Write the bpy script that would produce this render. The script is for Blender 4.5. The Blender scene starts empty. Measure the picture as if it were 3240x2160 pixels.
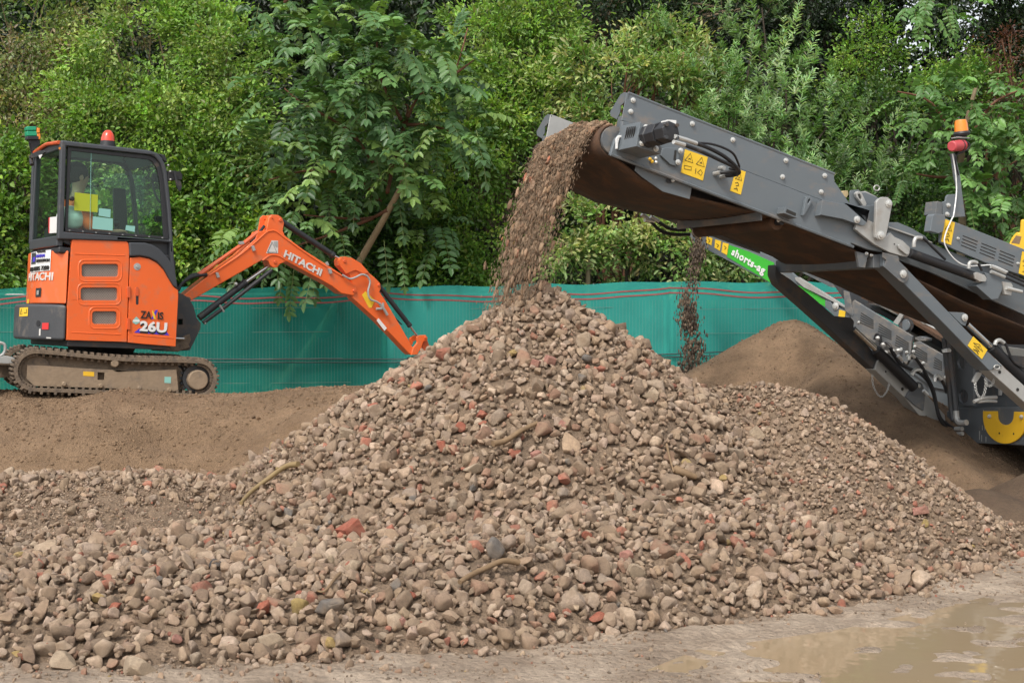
import bpy, bmesh, math, random
import numpy as np
from mathutils import Matrix, Vector, noise
from mathutils.geometry import tessellate_polygon
R = math.radians
rnd = random.Random(7)
C = bpy.context.scene.collection
sc = bpy.context.scene

# ------------------------------------------------------------------ camera, world, sun, exposure
FP, CX, HY, CZ = 4500.0, 1620.0, 1000.0, 1.6
cd = bpy.data.cameras.new('camera'); cam = bpy.data.objects.new('camera', cd); C.objects.link(cam)
cam.location = (0, 0, CZ); cam.rotation_euler = (R(90), 0, 0)
cd.sensor_width = 36; cd.lens = 50; cd.shift_y = -(1080 - HY) / 3240.0
cd.clip_start = 0.1; cd.clip_end = 3000
cd.dof.use_dof = False
sc.camera = cam
world = bpy.data.worlds.new("World"); sc.world = world; world.use_nodes = True
nt = world.node_tree; bg = nt.nodes['Background']
sky = nt.nodes.new('ShaderNodeTexSky'); sky.sky_type = 'NISHITA'; sky.sun_disc = False
SUN_EL, SUN_AZ = 52.0, 205.0          # sun behind the camera and to its left
sky.sun_elevation = R(SUN_EL); sky.sun_rotation = R(SUN_AZ); sky.air_density = 1.0; sky.dust_density = 3.0
hs = nt.nodes.new('ShaderNodeHueSaturation'); hs.inputs['Saturation'].default_value = 0.22; hs.inputs['Value'].default_value = 1.25
nt.links.new(sky.outputs[0], hs.inputs['Color']); nt.links.new(hs.outputs[0], bg.inputs['Color'])
bg.inputs['Strength'].default_value = 0.12
ld = bpy.data.lights.new('sun', 'SUN'); ld.energy = 1.5; ld.angle = R(10); ld.color = (1.0, 0.94, 0.86)
sun = bpy.data.objects.new('sun', ld); C.objects.link(sun)
_a = R(SUN_AZ); _e = R(SUN_EL)
sd = Vector((math.sin(_a) * math.cos(_e), math.cos(_a) * math.cos(_e), math.sin(_e)))
sun.rotation_euler = sd.to_track_quat('Z', 'Y').to_euler(); sun.location = sd * 30
sc.view_settings.view_transform = 'Standard'; sc.view_settings.look = 'None'
sc.view_settings.exposure = 0.60; sc.view_settings.gamma = 1.0
sc.cycles.max_bounces = 7; sc.cycles.transparent_max_bounces = 16; sc.cycles.transmission_bounces = 6

# ------------------------------------------------------------------ helpers
def at(px, py, Y):
    return Vector(((px - CX) / FP * Y, Y, CZ - (py - HY) / FP * Y))

class Fr:
    """a local frame of a machine: survey points of the photo are laid onto its own planes"""
    def __init__(s, M): s.M = M; s.I = M.inverted()
    def _ray(s, p):
        o = s.I @ Vector((0, 0, CZ)); q = s.I @ at(p[0], p[1], 10.0)
        return o, q - o
    def on(s, ax, c, p):
        o, d = s._ray(p); t = (c - o[ax]) / d[ax]
        return o + d * t
    def W(s, v): return s.M @ Vector(v)
    def w(s, ax, c, p): return s.M @ s.on(ax, c, p)

def fr(loc, yaw, pitch=0):
    return Fr(Matrix.Translation(loc) @ Matrix.Rotation(R(yaw), 4, 'Z') @ Matrix.Rotation(R(pitch), 4, 'Y'))
def conv(ox, oy, s):
    return lambda *xy: [(ox + x / s, oy + y / s) for x, y in xy] if not isinstance(xy[0], (int, float)) else (ox + xy[0] / s, oy + xy[1] / s)
g1 = conv(0, 350, 3.2667); g2 = conv(0, 780, 3.2667); g3 = conv(540, 640, 2.6133); g4 = conv(1560, 250, 2.94)
g5 = conv(2040, 500, 3.5636); g6 = conv(2580, 330, 3.5636); g7 = conv(2440, 700, 2.94); g8 = conv(2640, 1100, 3.92)

MW = {}
def thing(name, label, cat, M=None, group=None):
    o = bpy.data.objects.new(name, None); C.objects.link(o)
    o.empty_display_size = 0.2
    if M is not None: o.matrix_world = M
    MW[o.name] = M if M is not None else Matrix.Identity(4)
    tag(o, label, cat, group)
    return o
def tag(o, label=None, cat=None, group=None, kind=None):
    if label: o['label'] = label
    if cat: o['category'] = cat
    if group: o['group'] = group
    if kind: o['kind'] = kind
    return o
def link_mesh(name, me, mat, parent=None, loc=None):
    o = bpy.data.objects.new(name, me)
    if mat is not None:
        if isinstance(mat, (list, tuple)):
            for m in mat: me.materials.append(m)
        else: me.materials.append(mat)
    M = MW[parent.name] if parent is not None else (Matrix.Translation(loc) if loc is not None else Matrix.Identity(4))
    if parent is not None or loc is not None: me.transform(M.inverted())
    C.objects.link(o)
    if parent is not None: o.parent = parent
    elif loc is not None: o.location = loc
    MW[o.name] = M
    return o

class MB:
    def __init__(s): s.v = []; s.f = []; s.mi = []; s.cur = 0; s.grp = []
    def add(s, vs, fs):
        b = len(s.v); s.v += [Vector(v) for v in vs]
        fb = len(s.f)
        for f in fs: s.f.append([b + i for i in f]); s.mi.append(s.cur)
        s.grp.append((b, len(s.v), fb, len(s.f)))
        return s
    def loft(s, A, B, holes=()):
        """prism between polygon A and polygon B (world points); holes are (A, B) pairs"""
        loops = [(A, B)] + list(holes)
        tri = tessellate_polygon([[Vector(p) for p in L[0]] for L in loops])
        a = [p for L in loops for p in L[0]]; b = [p for L in loops for p in L[1]]; n = len(a)
        fs = [list(t) for t in tri] + [[n + t[2], n + t[1], n + t[0]] for t in tri]
        if len(loops) == 1: fs = [list(range(n)), list(range(2 * n - 1, n - 1, -1))]
        k = 0
        for L in loops:
            m = len(L[0])
            for i in range(m): j = (i + 1) % m; fs.append([k + j, k + i, n + k + i, n + k + j])
            k += m
        return s.add(a + b, fs)
    def prism(s, F, ax, c, pts, th, holes=()):
        e = Vector((0, 0, 0)); e[ax] = th
        def mk(ps):
            A = [F.on(ax, c, p) for p in ps]; return [F.W(p) for p in A], [F.W(p + e) for p in A]
        A, B = mk(pts)
        return s.loft(A, B, [mk(h) for h in holes])
    def box(s, F, lo, hi):
        x0, y0, z0 = lo; x1, y1, z1 = hi
        P = [(x0, y0, z0), (x1, y0, z0), (x1, y1, z0), (x0, y1, z0), (x0, y0, z1), (x1, y0, z1), (x1, y1, z1), (x0, y1, z1)]
        return s.add([F.W(p) for p in P], [[0, 3, 2, 1], [4, 5, 6, 7], [0, 1, 5, 4], [1, 2, 6, 5], [2, 3, 7, 6], [3, 0, 4, 7]])
    def lathe(s, o, ax, prof, n=16):
        o = Vector(o); ax = Vector(ax).normalized(); t = ax.orthogonal().normalized(); b = ax.cross(t)
        vs = []; fs = []
        for (h, r) in prof:
            for i in range(n):
                a = 2 * math.pi * i / n; vs.append(o + ax * h + (t * math.cos(a) + b * math.sin(a)) * r)
        m = len(prof)
        for k in range(m - 1):
            for i in range(n): j = (i + 1) % n; fs.append([k * n + i, k * n + j, (k + 1) * n + j, (k + 1) * n + i])
        fs.append(list(range(n - 1, -1, -1))); fs.append([(m - 1) * n + i for i in range(n)])
        return s.add(vs, fs)
    def cyl(s, p0, p1, r, r1=None, n=16):
        p0 = Vector(p0); p1 = Vector(p1); L = (p1 - p0).length
        return s.lathe(p0, p1 - p0, [(0, r), (L, r if r1 is None else r1)], n)
    def tube(s, pts, r, n=8, smooth=True, taper=None, flat=None):
        P = [Vector(p) for p in pts]
        if smooth and len(P) > 2: P = catmull(P, 5)
        m = len(P); vs = []; fs = []; prev = None
        for k in range(m):
            d = (P[min(k + 1, m - 1)] - P[max(k - 1, 0)]).normalized()
            t = d.orthogonal().normalized() if prev is None else (prev - d * prev.dot(d)).normalized()
            prev = t; b = d.cross(t); rr = r if taper is None else r + (taper - r) * k / (m - 1)
            for i in range(n):
                a = 2 * math.pi * i / n; vs.append(P[k] + (t * math.cos(a) + b * math.sin(a)) * rr)
        for k in range(m - 1):
            for i in range(n): j = (i + 1) % n; fs.append([k * n + i, k * n + j, (k + 1) * n + j, (k + 1) * n + i])
        fs.append(list(range(n - 1, -1, -1))); fs.append([(m - 1) * n + i for i in range(n)])
        return s.add(vs, fs)
    def sphere(s, c, r, n=12, sc3=(1, 1, 1), M=None):
        vs = []; fs = []; c = Vector(c)
        for k in range(n // 2 + 1):
            ph = math.pi * k / (n // 2)
            for i in range(n):
                a = 2 * math.pi * i / n
                v = Vector((math.sin(ph) * math.cos(a) * sc3[0], math.sin(ph) * math.sin(a) * sc3[1], math.cos(ph) * sc3[2])) * r
                vs.append(c + (M @ v if M is not None else v))
        for k in range(n // 2):
            for i in range(n): j = (i + 1) % n; fs.append([k * n + i, (k + 1) * n + i, (k + 1) * n + j, k * n + j])
        return s.add(vs, fs)
    def split(s, name, mat, parent=None, bevel=0, smooth=True, ang=32):
        """one object per separately added piece"""
        k = 0; out = []
        for (v0, v1, f0, f1) in s.grp:
            m = MB(); m.v = s.v[v0:v1]; m.f = [[i - v0 for i in f] for f in s.f[f0:f1]]; m.mi = [0] * len(m.f); out.append(m.build(name, mat, parent, bevel, smooth, None, ang))
        return out
    def build(s, name, mat, parent=None, bevel=0, smooth=True, loc=None, ang=32):
        me = bpy.data.meshes.new(name); me.from_pydata(s.v, [], s.f); me.validate()
        if len(me.polygons) == len(s.mi) and any(s.mi): me.polygons.foreach_set('material_index', s.mi)
        bm = bmesh.new(); bm.from_mesh(me); bmesh.ops.recalc_face_normals(bm, faces=bm.faces); bm.to_mesh(me); bm.free()
        if smooth:
            me.polygons.foreach_set('use_smooth', [True] * len(me.polygons)); me.set_sharp_from_angle(angle=R(ang))
        o = link_mesh(name, me, mat, parent, loc)
        if bevel:
            b = o.modifiers.new('bevel', 'BEVEL'); b.width = bevel; b.segments = 2; b.limit_method = 'ANGLE'; b.angle_limit = R(35)
            b.harden_normals = True
        return o

def catmull(P, k):
    out = []
    for i in range(len(P) - 1):
        p0 = P[max(i - 1, 0)]; p1 = P[i]; p2 = P[i + 1]; p3 = P[min(i + 2, len(P) - 1)]
        for j in range(k):
            t = j / k
            out.append(0.5 * ((2 * p1) + (p2 - p0) * t + (2 * p0 - 5 * p1 + 4 * p2 - p3) * t * t + (3 * p1 - p0 - 3 * p2 + p3) * t ** 3))
    out.append(P[-1]); return out
def rrect(x0, y0, x1, y1, r, n=4):
    out = []
    for cx, cy, a0 in ((x1 - r, y0 + r, -90), (x1 - r, y1 - r, 0), (x0 + r, y1 - r, 90), (x0 + r, y0 + r, 180)):
        for i in range(n + 1):
            a = R(a0 + 90 * i / n); out.append((cx + r * math.cos(a), cy + r * math.sin(a)))
    return out
def glist(g, pts): return [g(*p) for p in pts]

def lettering(s, A, B, Ctop, mat, parent, name='lettering', fat=0.0, shear=0.0, ext=0.006, warp=None, label=None, spacing=1.0):
    cu = bpy.data.curves.new('t', 'FONT'); cu.body = s; cu.offset = fat; cu.extrude = 0.01; cu.shear = shear; cu.resolution_u = 3
    cu.space_character = spacing
    to = bpy.data.objects.new('t', cu); C.objects.link(to)
    dg = bpy.context.evaluated_depsgraph_get(); me = bpy.data.meshes.new_from_object(to.evaluated_get(dg))
    bpy.data.objects.remove(to); me.name = name
    n = len(me.vertices); co = np.empty(n * 3); me.vertices.foreach_get('co', co); co = co.reshape(-1, 3)
    lo = co.min(0); hi = co.max(0); u = (co[:, 0] - lo[0]) / (hi[0] - lo[0]); v = (co[:, 1] - lo[1]) / (hi[1] - lo[1]); z = (co[:, 2] / 0.01 + 1) / 2
    if warp is None:
        A, B, Ct = (np.array(q) for q in (A, B, Ctop)); e1 = B - A; e2 = Ct - A; nn = np.cross(e1, e2); nn /= np.linalg.norm(nn)
        if np.dot(nn, np.array((0, 0, CZ)) - A) < 0: nn = -nn
        W = A + u[:, None] * e1 + v[:, None] * e2 + nn * (0.0015 + z[:, None] * ext)
    else: W = np.array([warp(u[i], v[i], 0.002 + z[i] * ext) for i in range(n)])
    me.vertices.foreach_set('co', W.ravel()); me.update()
    o = link_mesh(name, me, mat, parent)
    if label: o['label'] = label
    return o

# ------------------------------------------------------------------ materials
def new_mat(name):
    m = bpy.data.materials.new(name); m.use_nodes = True
    return m, m.node_tree, m.node_tree.nodes['Principled BSDF']
def pm(name, col, rough=0.5, metal=0.0, var=0.12, nscale=6.0, dirt=None, dirt_amt=0.0, dirt_scale=4.0, bump=0.0, bscale=60.0, spec=0.5, emit=None, coat=0.0, streak=1.0):
    m, t, b = new_mat(name); N = t.nodes; L = t.links
    tc = N.new('ShaderNodeTexCoord'); mp = N.new('ShaderNodeMapping'); L.new(tc.outputs['Object'], mp.inputs[0])
    mp.inputs['Scale'].default_value = (1, 1, streak)
    nz = N.new('ShaderNodeTexNoise'); nz.inputs['Scale'].default_value = nscale; nz.inputs['Detail'].default_value = 6
    L.new(mp.outputs[0], nz.inputs['Vector'])
    mx = N.new('ShaderNodeMix'); mx.data_type = 'RGBA'
    c0 = tuple(c * (1 - var) for c in col) + (1,); c1 = tuple(min(1, c * (1 + var)) for c in col) + (1,)
    mx.inputs[6].default_value = c0; mx.inputs[7].default_value = c1
    L.new(nz.outputs['Fac'], mx.inputs[0]); out = mx.outputs[2]
    if dirt is not None:
        n2 = N.new('ShaderNodeTexNoise'); n2.inputs['Scale'].default_value = dirt_scale; n2.inputs['Detail'].default_value = 9; n2.inputs['Roughness'].default_value = 0.68
        L.new(mp.outputs[0], n2.inputs['Vector'])
        cr = N.new('ShaderNodeMapRange'); cr.inputs['From Min'].default_value = 0.62 - 0.35 * dirt_amt; cr.inputs['From Max'].default_value = 0.80 - 0.3 * dirt_amt
        cr.inputs['To Max'].default_value = min(1, 0.35 + dirt_amt)
        L.new(n2.outputs['Fac'], cr.inputs['Value'])
        m2 = N.new('ShaderNodeMix'); m2.data_type = 'RGBA'; m2.inputs[7].default_value = tuple(dirt) + (1,)
        L.new(cr.outputs[0], m2.inputs[0]); L.new(out, m2.inputs[6]); out = m2.outputs[2]
        rr = N.new('ShaderNodeMapRange'); rr.inputs['To Min'].default_value = rough; rr.inputs['To Max'].default_value = 0.9
        L.new(cr.outputs[0], rr.inputs['Value']); L.new(rr.outputs[0], b.inputs['Roughness'])
    else: b.inputs['Roughness'].default_value = rough
    L.new(out, b.inputs['Base Color']); b.inputs['Metallic'].default_value = metal; b.inputs['Specular IOR Level'].default_value = spec
    b.inputs['Coat Weight'].default_value = coat
    if bump:
        bn = N.new('ShaderNodeTexNoise'); bn.inputs['Scale'].default_value = bscale; bn.inputs['Detail'].default_value = 5
        L.new(tc.outputs['Object'], bn.inputs['Vector']); bp = N.new('ShaderNodeBump'); bp.inputs['Strength'].default_value = bump; bp.inputs['Distance'].default_value = 0.01
        L.new(bn.outputs['Fac'], bp.inputs['Height']); L.new(bp.outputs[0], b.inputs['Normal'])
    return m
DUST = (0.25, 0.18, 0.12)
M = dict(
    orange=pm('orange_paint', (0.80, 0.135, 0.025), 0.38, var=0.08, nscale=3, dirt=(0.40, 0.19, 0.11), dirt_amt=0.27, dirt_scale=7, coat=0.15),
    orange_deep=pm('orange_paint_worn', (0.62, 0.10, 0.025), 0.45, var=0.1, dirt=(0.3, 0.14, 0.08), dirt_amt=0.25),
    cabgrey=pm('cab_grey', (0.050, 0.055, 0.062), 0.4, var=0.15, dirt=DUST, dirt_amt=0.08),
    dark=pm('dark_plastic', (0.022, 0.023, 0.026), 0.5, var=0.2, dirt=DUST, dirt_amt=0.12),
    black=pm('black_rubber', (0.014, 0.014, 0.016), 0.55, var=0.2, dirt=DUST, dirt_amt=0.1),
    weight=pm('counterweight_grey', (0.055, 0.058, 0.063), 0.5, var=0.15, dirt=(0.3, 0.24, 0.18), dirt_amt=0.16, bump=0.15),
    steel=pm('chrome_rod', (0.6, 0.6, 0.58), 0.25, metal=1.0, var=0.1),
    galv=pm('galvanised', (0.42, 0.42, 0.40), 0.45, metal=0.35, var=0.15, nscale=12, dirt=DUST, dirt_amt=0.22),
    bolt=pm('zinc_bolt', (0.6, 0.6, 0.57), 0.35, metal=0.5, var=0.1),
    cgrey=pm('machine_grey', (0.128, 0.148, 0.162), 0.42, var=0.1, nscale=3, dirt=(0.24, 0.19, 0.15), dirt_amt=0.24, dirt_scale=5, coat=0.1, streak=2.0),
    cgrey2=pm('machine_grey_dusty', (0.118, 0.128, 0.135), 0.5, var=0.12, nscale=3, dirt=(0.30, 0.24, 0.18), dirt_amt=0.42, dirt_scale=4, streak=2.0),
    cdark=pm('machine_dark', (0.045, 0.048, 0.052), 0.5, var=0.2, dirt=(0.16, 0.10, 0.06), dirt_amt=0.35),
    chassis=pm('chassis_grey', (0.095, 0.106, 0.115), 0.45, var=0.15, dirt=(0.26, 0.21, 0.16), dirt_amt=0.22, dirt_scale=7, streak=0.4),
    belt=pm('belt_rubber', (0.062, 0.035, 0.021), 0.8, var=0.3, nscale=5, dirt=(0.14, 0.066, 0.03), dirt_amt=0.45, dirt_scale=5, bump=0.2),
    muddy=pm('dried_mud', (0.26, 0.19, 0.125), 0.85, var=0.2, nscale=12, dirt=(0.12, 0.10, 0.085), dirt_amt=0.3, dirt_scale=9, bump=0.5, bscale=30),
    mudrub=pm('muddy_rubber', (0.17, 0.125, 0.085), 0.85, var=0.25, nscale=14, dirt=(0.06, 0.05, 0.045), dirt_amt=0.4, dirt_scale=12, bump=0.6, bscale=40),
    yellow=pm('yellow_sticker', (0.80, 0.52, 0.03), 0.5, var=0.05),
    ypaint=pm('yellow_paint', (0.75, 0.44, 0.02), 0.45, var=0.06, dirt=(0.12, 0.09, 0.05), dirt_amt=0.12, dirt_scale=12, streak=0.3),
    ink=pm('black_ink', (0.02, 0.018, 0.015), 0.6, var=0.1),
    white=pm('white_vinyl', (0.74, 0.74, 0.72), 0.5, var=0.05),
    pale=pm('pale_letter', (0.62, 0.60, 0.56), 0.5, var=0.08),
    green=pm('green_banner', (0.045, 0.42, 0.035), 0.5, var=0.06),
    blue=pm('blue_vinyl', (0.06, 0.04, 0.5), 0.5, var=0.05),
    red=pm('red_plastic', (0.62, 0.03, 0.03), 0.4, var=0.05),
    siren=pm('siren_red', (0.50, 0.07, 0.08), 0.5, var=0.08),
    amber=pm('amber_lens', (0.85, 0.24, 0.01), 0.25, var=0.08, coat=0.6),
    rlens=pm('orange_red_lens', (0.75, 0.06, 0.02), 0.2, var=0.08, coat=0.7),
    glens=pm('green_lens', (0.0, 0.30, 0.14), 0.3, var=0.08, coat=0.5),
    skin=pm('skin', (0.42, 0.24, 0.16), 0.6, var=0.06), hair=pm('hair', (0.018, 0.012, 0.008), 0.8, var=0.3, nscale=40, bump=0.4),
    hivis=pm('orange_jacket', (0.95, 0.17, 0.03), 0.7, var=0.12, nscale=15, bump=0.3, bscale=20),
    palebag=pm('pale_plastic', (0.72, 0.80, 0.76), 0.5, var=0.06),
    teal=pm('pale_teal_label', (0.24, 0.50, 0.44), 0.5, var=0.04), lime=pm('lime_label', (0.36, 0.42, 0.02), 0.5, var=0.04),
    wood=pm('old_wood', (0.20, 0.13, 0.07), 0.8, var=0.3, nscale=20, bump=0.4), palewood=pm('pale_wood', (0.46, 0.36, 0.20), 0.8, var=0.2, nscale=20),
    bark=pm('bark', (0.20, 0.15, 0.09), 0.9, var=0.3, nscale=14, bump=0.6, bscale=30), redbark=pm('red_bark', (0.15, 0.065, 0.035), 0.8, var=0.25, nscale=14),
    tanbark=pm('tan_bark', (0.34, 0.25, 0.15), 0.85, var=0.2, nscale=10, bump=0.5, bscale=30), darkbark=pm('dark_bark', (0.06, 0.045, 0.032), 0.9, var=0.3, nscale=14),
)
def glass_mat(name, tint, refl=1.0):
    m, t, b = new_mat(name); N = t.nodes; L = t.links; N.remove(b)
    tr = N.new('ShaderNodeBsdfTransparent'); tr.inputs[0].default_value = tint + (1,)
    gl = N.new('ShaderNodeBsdfGlossy'); gl.inputs['Roughness'].default_value = 0.03
    lw = N.new('ShaderNodeLayerWeight'); pw = N.new('ShaderNodeMath'); pw.operation = 'POWER'; pw.inputs[1].default_value = 3.0; L.new(lw.outputs['Facing'], pw.inputs[0])
    fz = N.new('ShaderNodeMath'); fz.operation = 'MULTIPLY_ADD'; fz.inputs[1].default_value = 0.35 * refl; fz.inputs[2].default_value = 0.045; L.new(pw.outputs[0], fz.inputs[0])
    mx = N.new('ShaderNodeMixShader'); L.new(fz.outputs[0], mx.inputs[0]); L.new(tr.outputs[0], mx.inputs[1]); L.new(gl.outputs[0], mx.inputs[2])
    L.new(mx.outputs[0], N['Material Output'].inputs[0]); return m
M['glass'] = glass_mat('tinted_glass', (0.80, 0.92, 0.87))
M['glass_dark'] = glass_mat('dark_tinted_glass', (0.66, 0.82, 0.76))
# ------------------------------------------------------------------ terrain height functions (metres)
rs = np.random.RandomState(11)
def fbm(x, y, s, seed=0, oct=4):
    """cheap smooth value noise on a lattice"""
    out = np.zeros_like(x, dtype=float); amp = 1.0; tot = 0
    for o in range(oct):
        r = np.random.RandomState(seed * 17 + o); G = r.rand(257, 257)
        xs = (x / s * 2 ** o + 300) % 256; ys = (y / s * 2 ** o + 300) % 256
        xi = xs.astype(int); yi = ys.astype(int); fx = xs - xi; fy = ys - yi
        fx = fx * fx * (3 - 2 * fx); fy = fy * fy * (3 - 2 * fy)
        v = (G[xi, yi] * (1 - fx) + G[xi + 1, yi] * fx) * (1 - fy) + (G[xi, yi + 1] * (1 - fx) + G[xi + 1, yi + 1] * fx) * fy
        out += (v - 0.5) * amp; tot += amp; amp *= 0.5
    return out / tot
def ridge(x, y, pts, k, e=0.12):
    W = [at(*p) for p in pts]; H = np.full(x.shape, -9.0)
    segs = list(zip(W[:-1], W[1:])) if len(W) > 1 else [(W[0], W[0])]
    for a, b in segs:
        dx, dy = b.x - a.x, b.y - a.y; L2 = dx * dx + dy * dy
        t = np.clip(((x - a.x) * dx + (y - a.y) * dy) / L2, 0, 1) if L2 > 0 else np.zeros_like(x)
        d = np.hypot(x - a.x - t * dx, y - a.y - t * dy); z = a.z + t * (b.z - a.z)
        H = np.maximum(H, z + e - np.sqrt((k * d) ** 2 + e * e))
    return H
FX = [-5, -2.34, -1.33, -0.18, 0.62, 1.51, 2.6, 3.24, 4.2, 6]; FY = [6.6, 6.42, 6.45, 6.75, 7.25, 7.7, 8.4, 8.95, 10.2, 12]
def H_main(x, y):
    n = fbm(x, y, 0.9, 1)
    cone = ridge(x + 0.25 * fbm(x, y, 0.8, 2), y, [(1708, 914, 10.9)], 0.655, 0.07)
    cone2 = ridge(x, y, [(1000, 1560, 9.5), (1500, 1480, 9.4), (1950, 1500, 9.4)], 0.5, 0.3)
    yf = np.interp(x, FX, FY) + 0.35 * fbm(x, y * 0, 0.9, 5)
    cap = 0.27 + 0.10 * np.clip(x + 1.0, 0, 1.5) - 0.16 * np.clip((y - 8.6) / 1.2, 0, 1) * np.clip((-0.8 - x) / 0.8, 0, 1)
    cap = np.maximum(cap - 0.36 * np.clip((x - 1.5) / 1.1, 0, 1), 0.05)
    u = np.clip(y - yf, -1, 9) * 0.42
    ap = cap - np.log1p(np.exp(-(u - cap) * 14)) / 14 + 0.0
    ap = np.where(u < -0.1, -0.2, np.minimum(ap, u + 0.02))
    ap = np.where((x > 3.2) & (y > 10.6), -0.1, ap)
    berm = ridge(x, y, [(-700, 1530, 11.4), (0, 1512, 11.2), (400, 1508, 11.0), (760, 1530, 10.7)], 0.33, 0.15)
    h = np.maximum.reduce([cone, cone2, ap, berm])
    return np.where(y > 14, -0.5, h + 0.10 * n * np.clip(h * 4 + 0.3, 0, 1) + 0.03 * fbm(x, y, 0.25, 3))
def H_ridge2(x, y):
    h = ridge(x + 0.12 * fbm(x, y, 0.7, 8), y, [(2230, 1240, 11.4), (2400, 1222, 11.0), (2530, 1228, 10.5), (2690, 1335, 10.3), (2800, 1425, 10.1), (2907, 1515, 9.9), (3030, 1590, 9.8), (3240, 1680, 9.7), (3600, 1800, 9.8)], 0.74, 0.08)
    g_ = ridge(x, y, [(2400, 1260, 10.9), (2530, 1400, 10.0), (2650, 1560, 9.3)], 0.66, 0.10)
    return np.maximum(h, g_) + 0.06 * fbm(x, y, 0.8, 9) + 0.025 * fbm(x, y, 0.2, 10)
def H_sandr(x, y):
    w = fbm(x, y, 1.1, 12)
    h = ridge(x + 0.35 * w, y + 0.35 * w, [(2465, 1012, 15.3)], 0.62, 0.06)
    h2 = ridge(x + 0.1 * w, y, [(2500, 1010, 15.2), (2640, 1115, 14.3), (2760, 1222, 13.8), (2900, 1345, 13.1), (3010, 1450, 12.5), (3080, 1530, 12.1)], 0.60, 0.10)
    h3 = ridge(x, y, [(2235, 1172, 16.0)], 0.6, 0.08)
    h = np.maximum.reduce([h, h2, h3])
    # slumped face below the peak with a sharp lip
    f = fbm(x * 1.5, y * 0.6, 0.8, 14); return h + 0.10 * f - 0.16 * np.exp(-(((x - 2.65) / 0.5) ** 2 + ((y - 14.2) / 0.4) ** 2)) + 0.015 * fbm(x, y, 0.12, 15)
def H_sandl(x, y):
    edge = np.interp(x, [-9, -4.2, -3.6, -3.0, -2.3, -1.6, -0.8, 0.3], [12.7, 12.75, 12.55, 12.75, 12.7, 12.5, 12.9, 13.8])
    top = np.interp(x, [-9, -4.6, -4.1, -3.65, -3.1, -2.5, -1.9, -1.4, -0.6, 0.2, 1.2], [0.92, 0.90, 0.86, 0.93, 0.855, 0.865, 0.93, 0.935, 0.80, 0.45, -0.3])
    s = (edge + 0.5 * fbm(x, y, 1.2, 21) - y) * 0.62
    h = top - np.log1p(np.exp(s * 7)) / 7 * 1.0
    n = fbm(x, y, 0.7, 22); 
    h = h - 0.068 * np.clip(y - 13.6, 0, 6)
    pit = lambda a, b, r, d: d * np.exp(-(((x - a) ** 2 + (y - b) ** 2) / r ** 2))
    slope = np.clip((y - 13.2) * -2, 0, 1)
    h = h + 0.20 * n * slope + (0.05 * fbm(x, y, 0.3, 23) + 0.02 * fbm(x, y, 0.09, 24)) * (0.3 + slope) - pit(-1.88, 12.0, 0.09, 0.10) - pit(-2.9, 12.3, 0.22, 0.12) + pit(-3.0, 12.0, 0.16, 0.07) - pit(-3.5, 11.75, 0.25, 0.07) + pit(-4.05, 12.1, 0.3, 0.05)
    return h
def H_fines(x, y):
    a = ridge(x, y, [(3330, 1475, 11.6)], 0.6, 0.1); b = ridge(x, y, [(2950, 1575, 11.4), (3090, 1548, 11.3)], 0.45, 0.1)
    return np.maximum(a, b) + 0.04 * fbm(x, y, 0.4, 31)

def ground_z(x, y):
    n = fbm(x, y, 1.3, 41); m = fbm(x, y, 0.22, 42)
    z = 0.045 * n + 0.022 * m + 0.016 * fbm(x, y, 0.09, 43, 2) + 0.016 * np.clip(fbm(x, y * 2.2, 0.35, 44) * 6, 0, 1) + 0.02 * fbm(x, y, 0.16, 45, 2)
    wet = np.exp(-(((x - 3.2) / 1.9) ** 2 + ((y - 6.9) / 0.95) ** 2))
    rut = -0.03 * np.exp(-((y - 6.05 - 0.18 * (x - 1)) / 0.16) ** 2) * (x > 0.6)
    return z - 0.035 * wet + rut * 0.6 - 0.002
def grid_mesh(name, fn, x0, x1, y0, y1, step, mat, cut=-0.03, minus=None):
    xs = np.arange(x0, x1 + step, step); ys = np.arange(y0, y1 + step, step)
    X, Y = np.meshgrid(xs, ys); Z = fn(X, Y); ny, nx = X.shape
    ok = Z > cut
    V = np.stack([X, Y, Z], -1).reshape(-1, 3)
    idx = np.arange(nx * ny).reshape(ny, nx)
    q = np.stack([idx[:-1, :-1], idx[:-1, 1:], idx[1:, 1:], idx[1:, :-1]], -1).reshape(-1, 4)
    o = ok.reshape(-1)[q].any(1); q = q[o]
    used = np.unique(q); mp = np.full(nx * ny, -1); mp[used] = np.arange(len(used)); q = mp[q]; V = V[used]
    me = bpy.data.meshes.new(name); me.vertices.add(len(V)); me.vertices.foreach_set('co', V.ravel())
    me.loops.add(q.size); me.polygons.add(len(q)); me.loops.foreach_set('vertex_index', q.ravel().astype(np.int32))
    me.polygons.foreach_set('loop_start', np.arange(0, q.size, 4, dtype=np.int32)); me.update(); me.validate()
    me.polygons.foreach_set('use_smooth', [True] * len(me.polygons))
    return me

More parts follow.
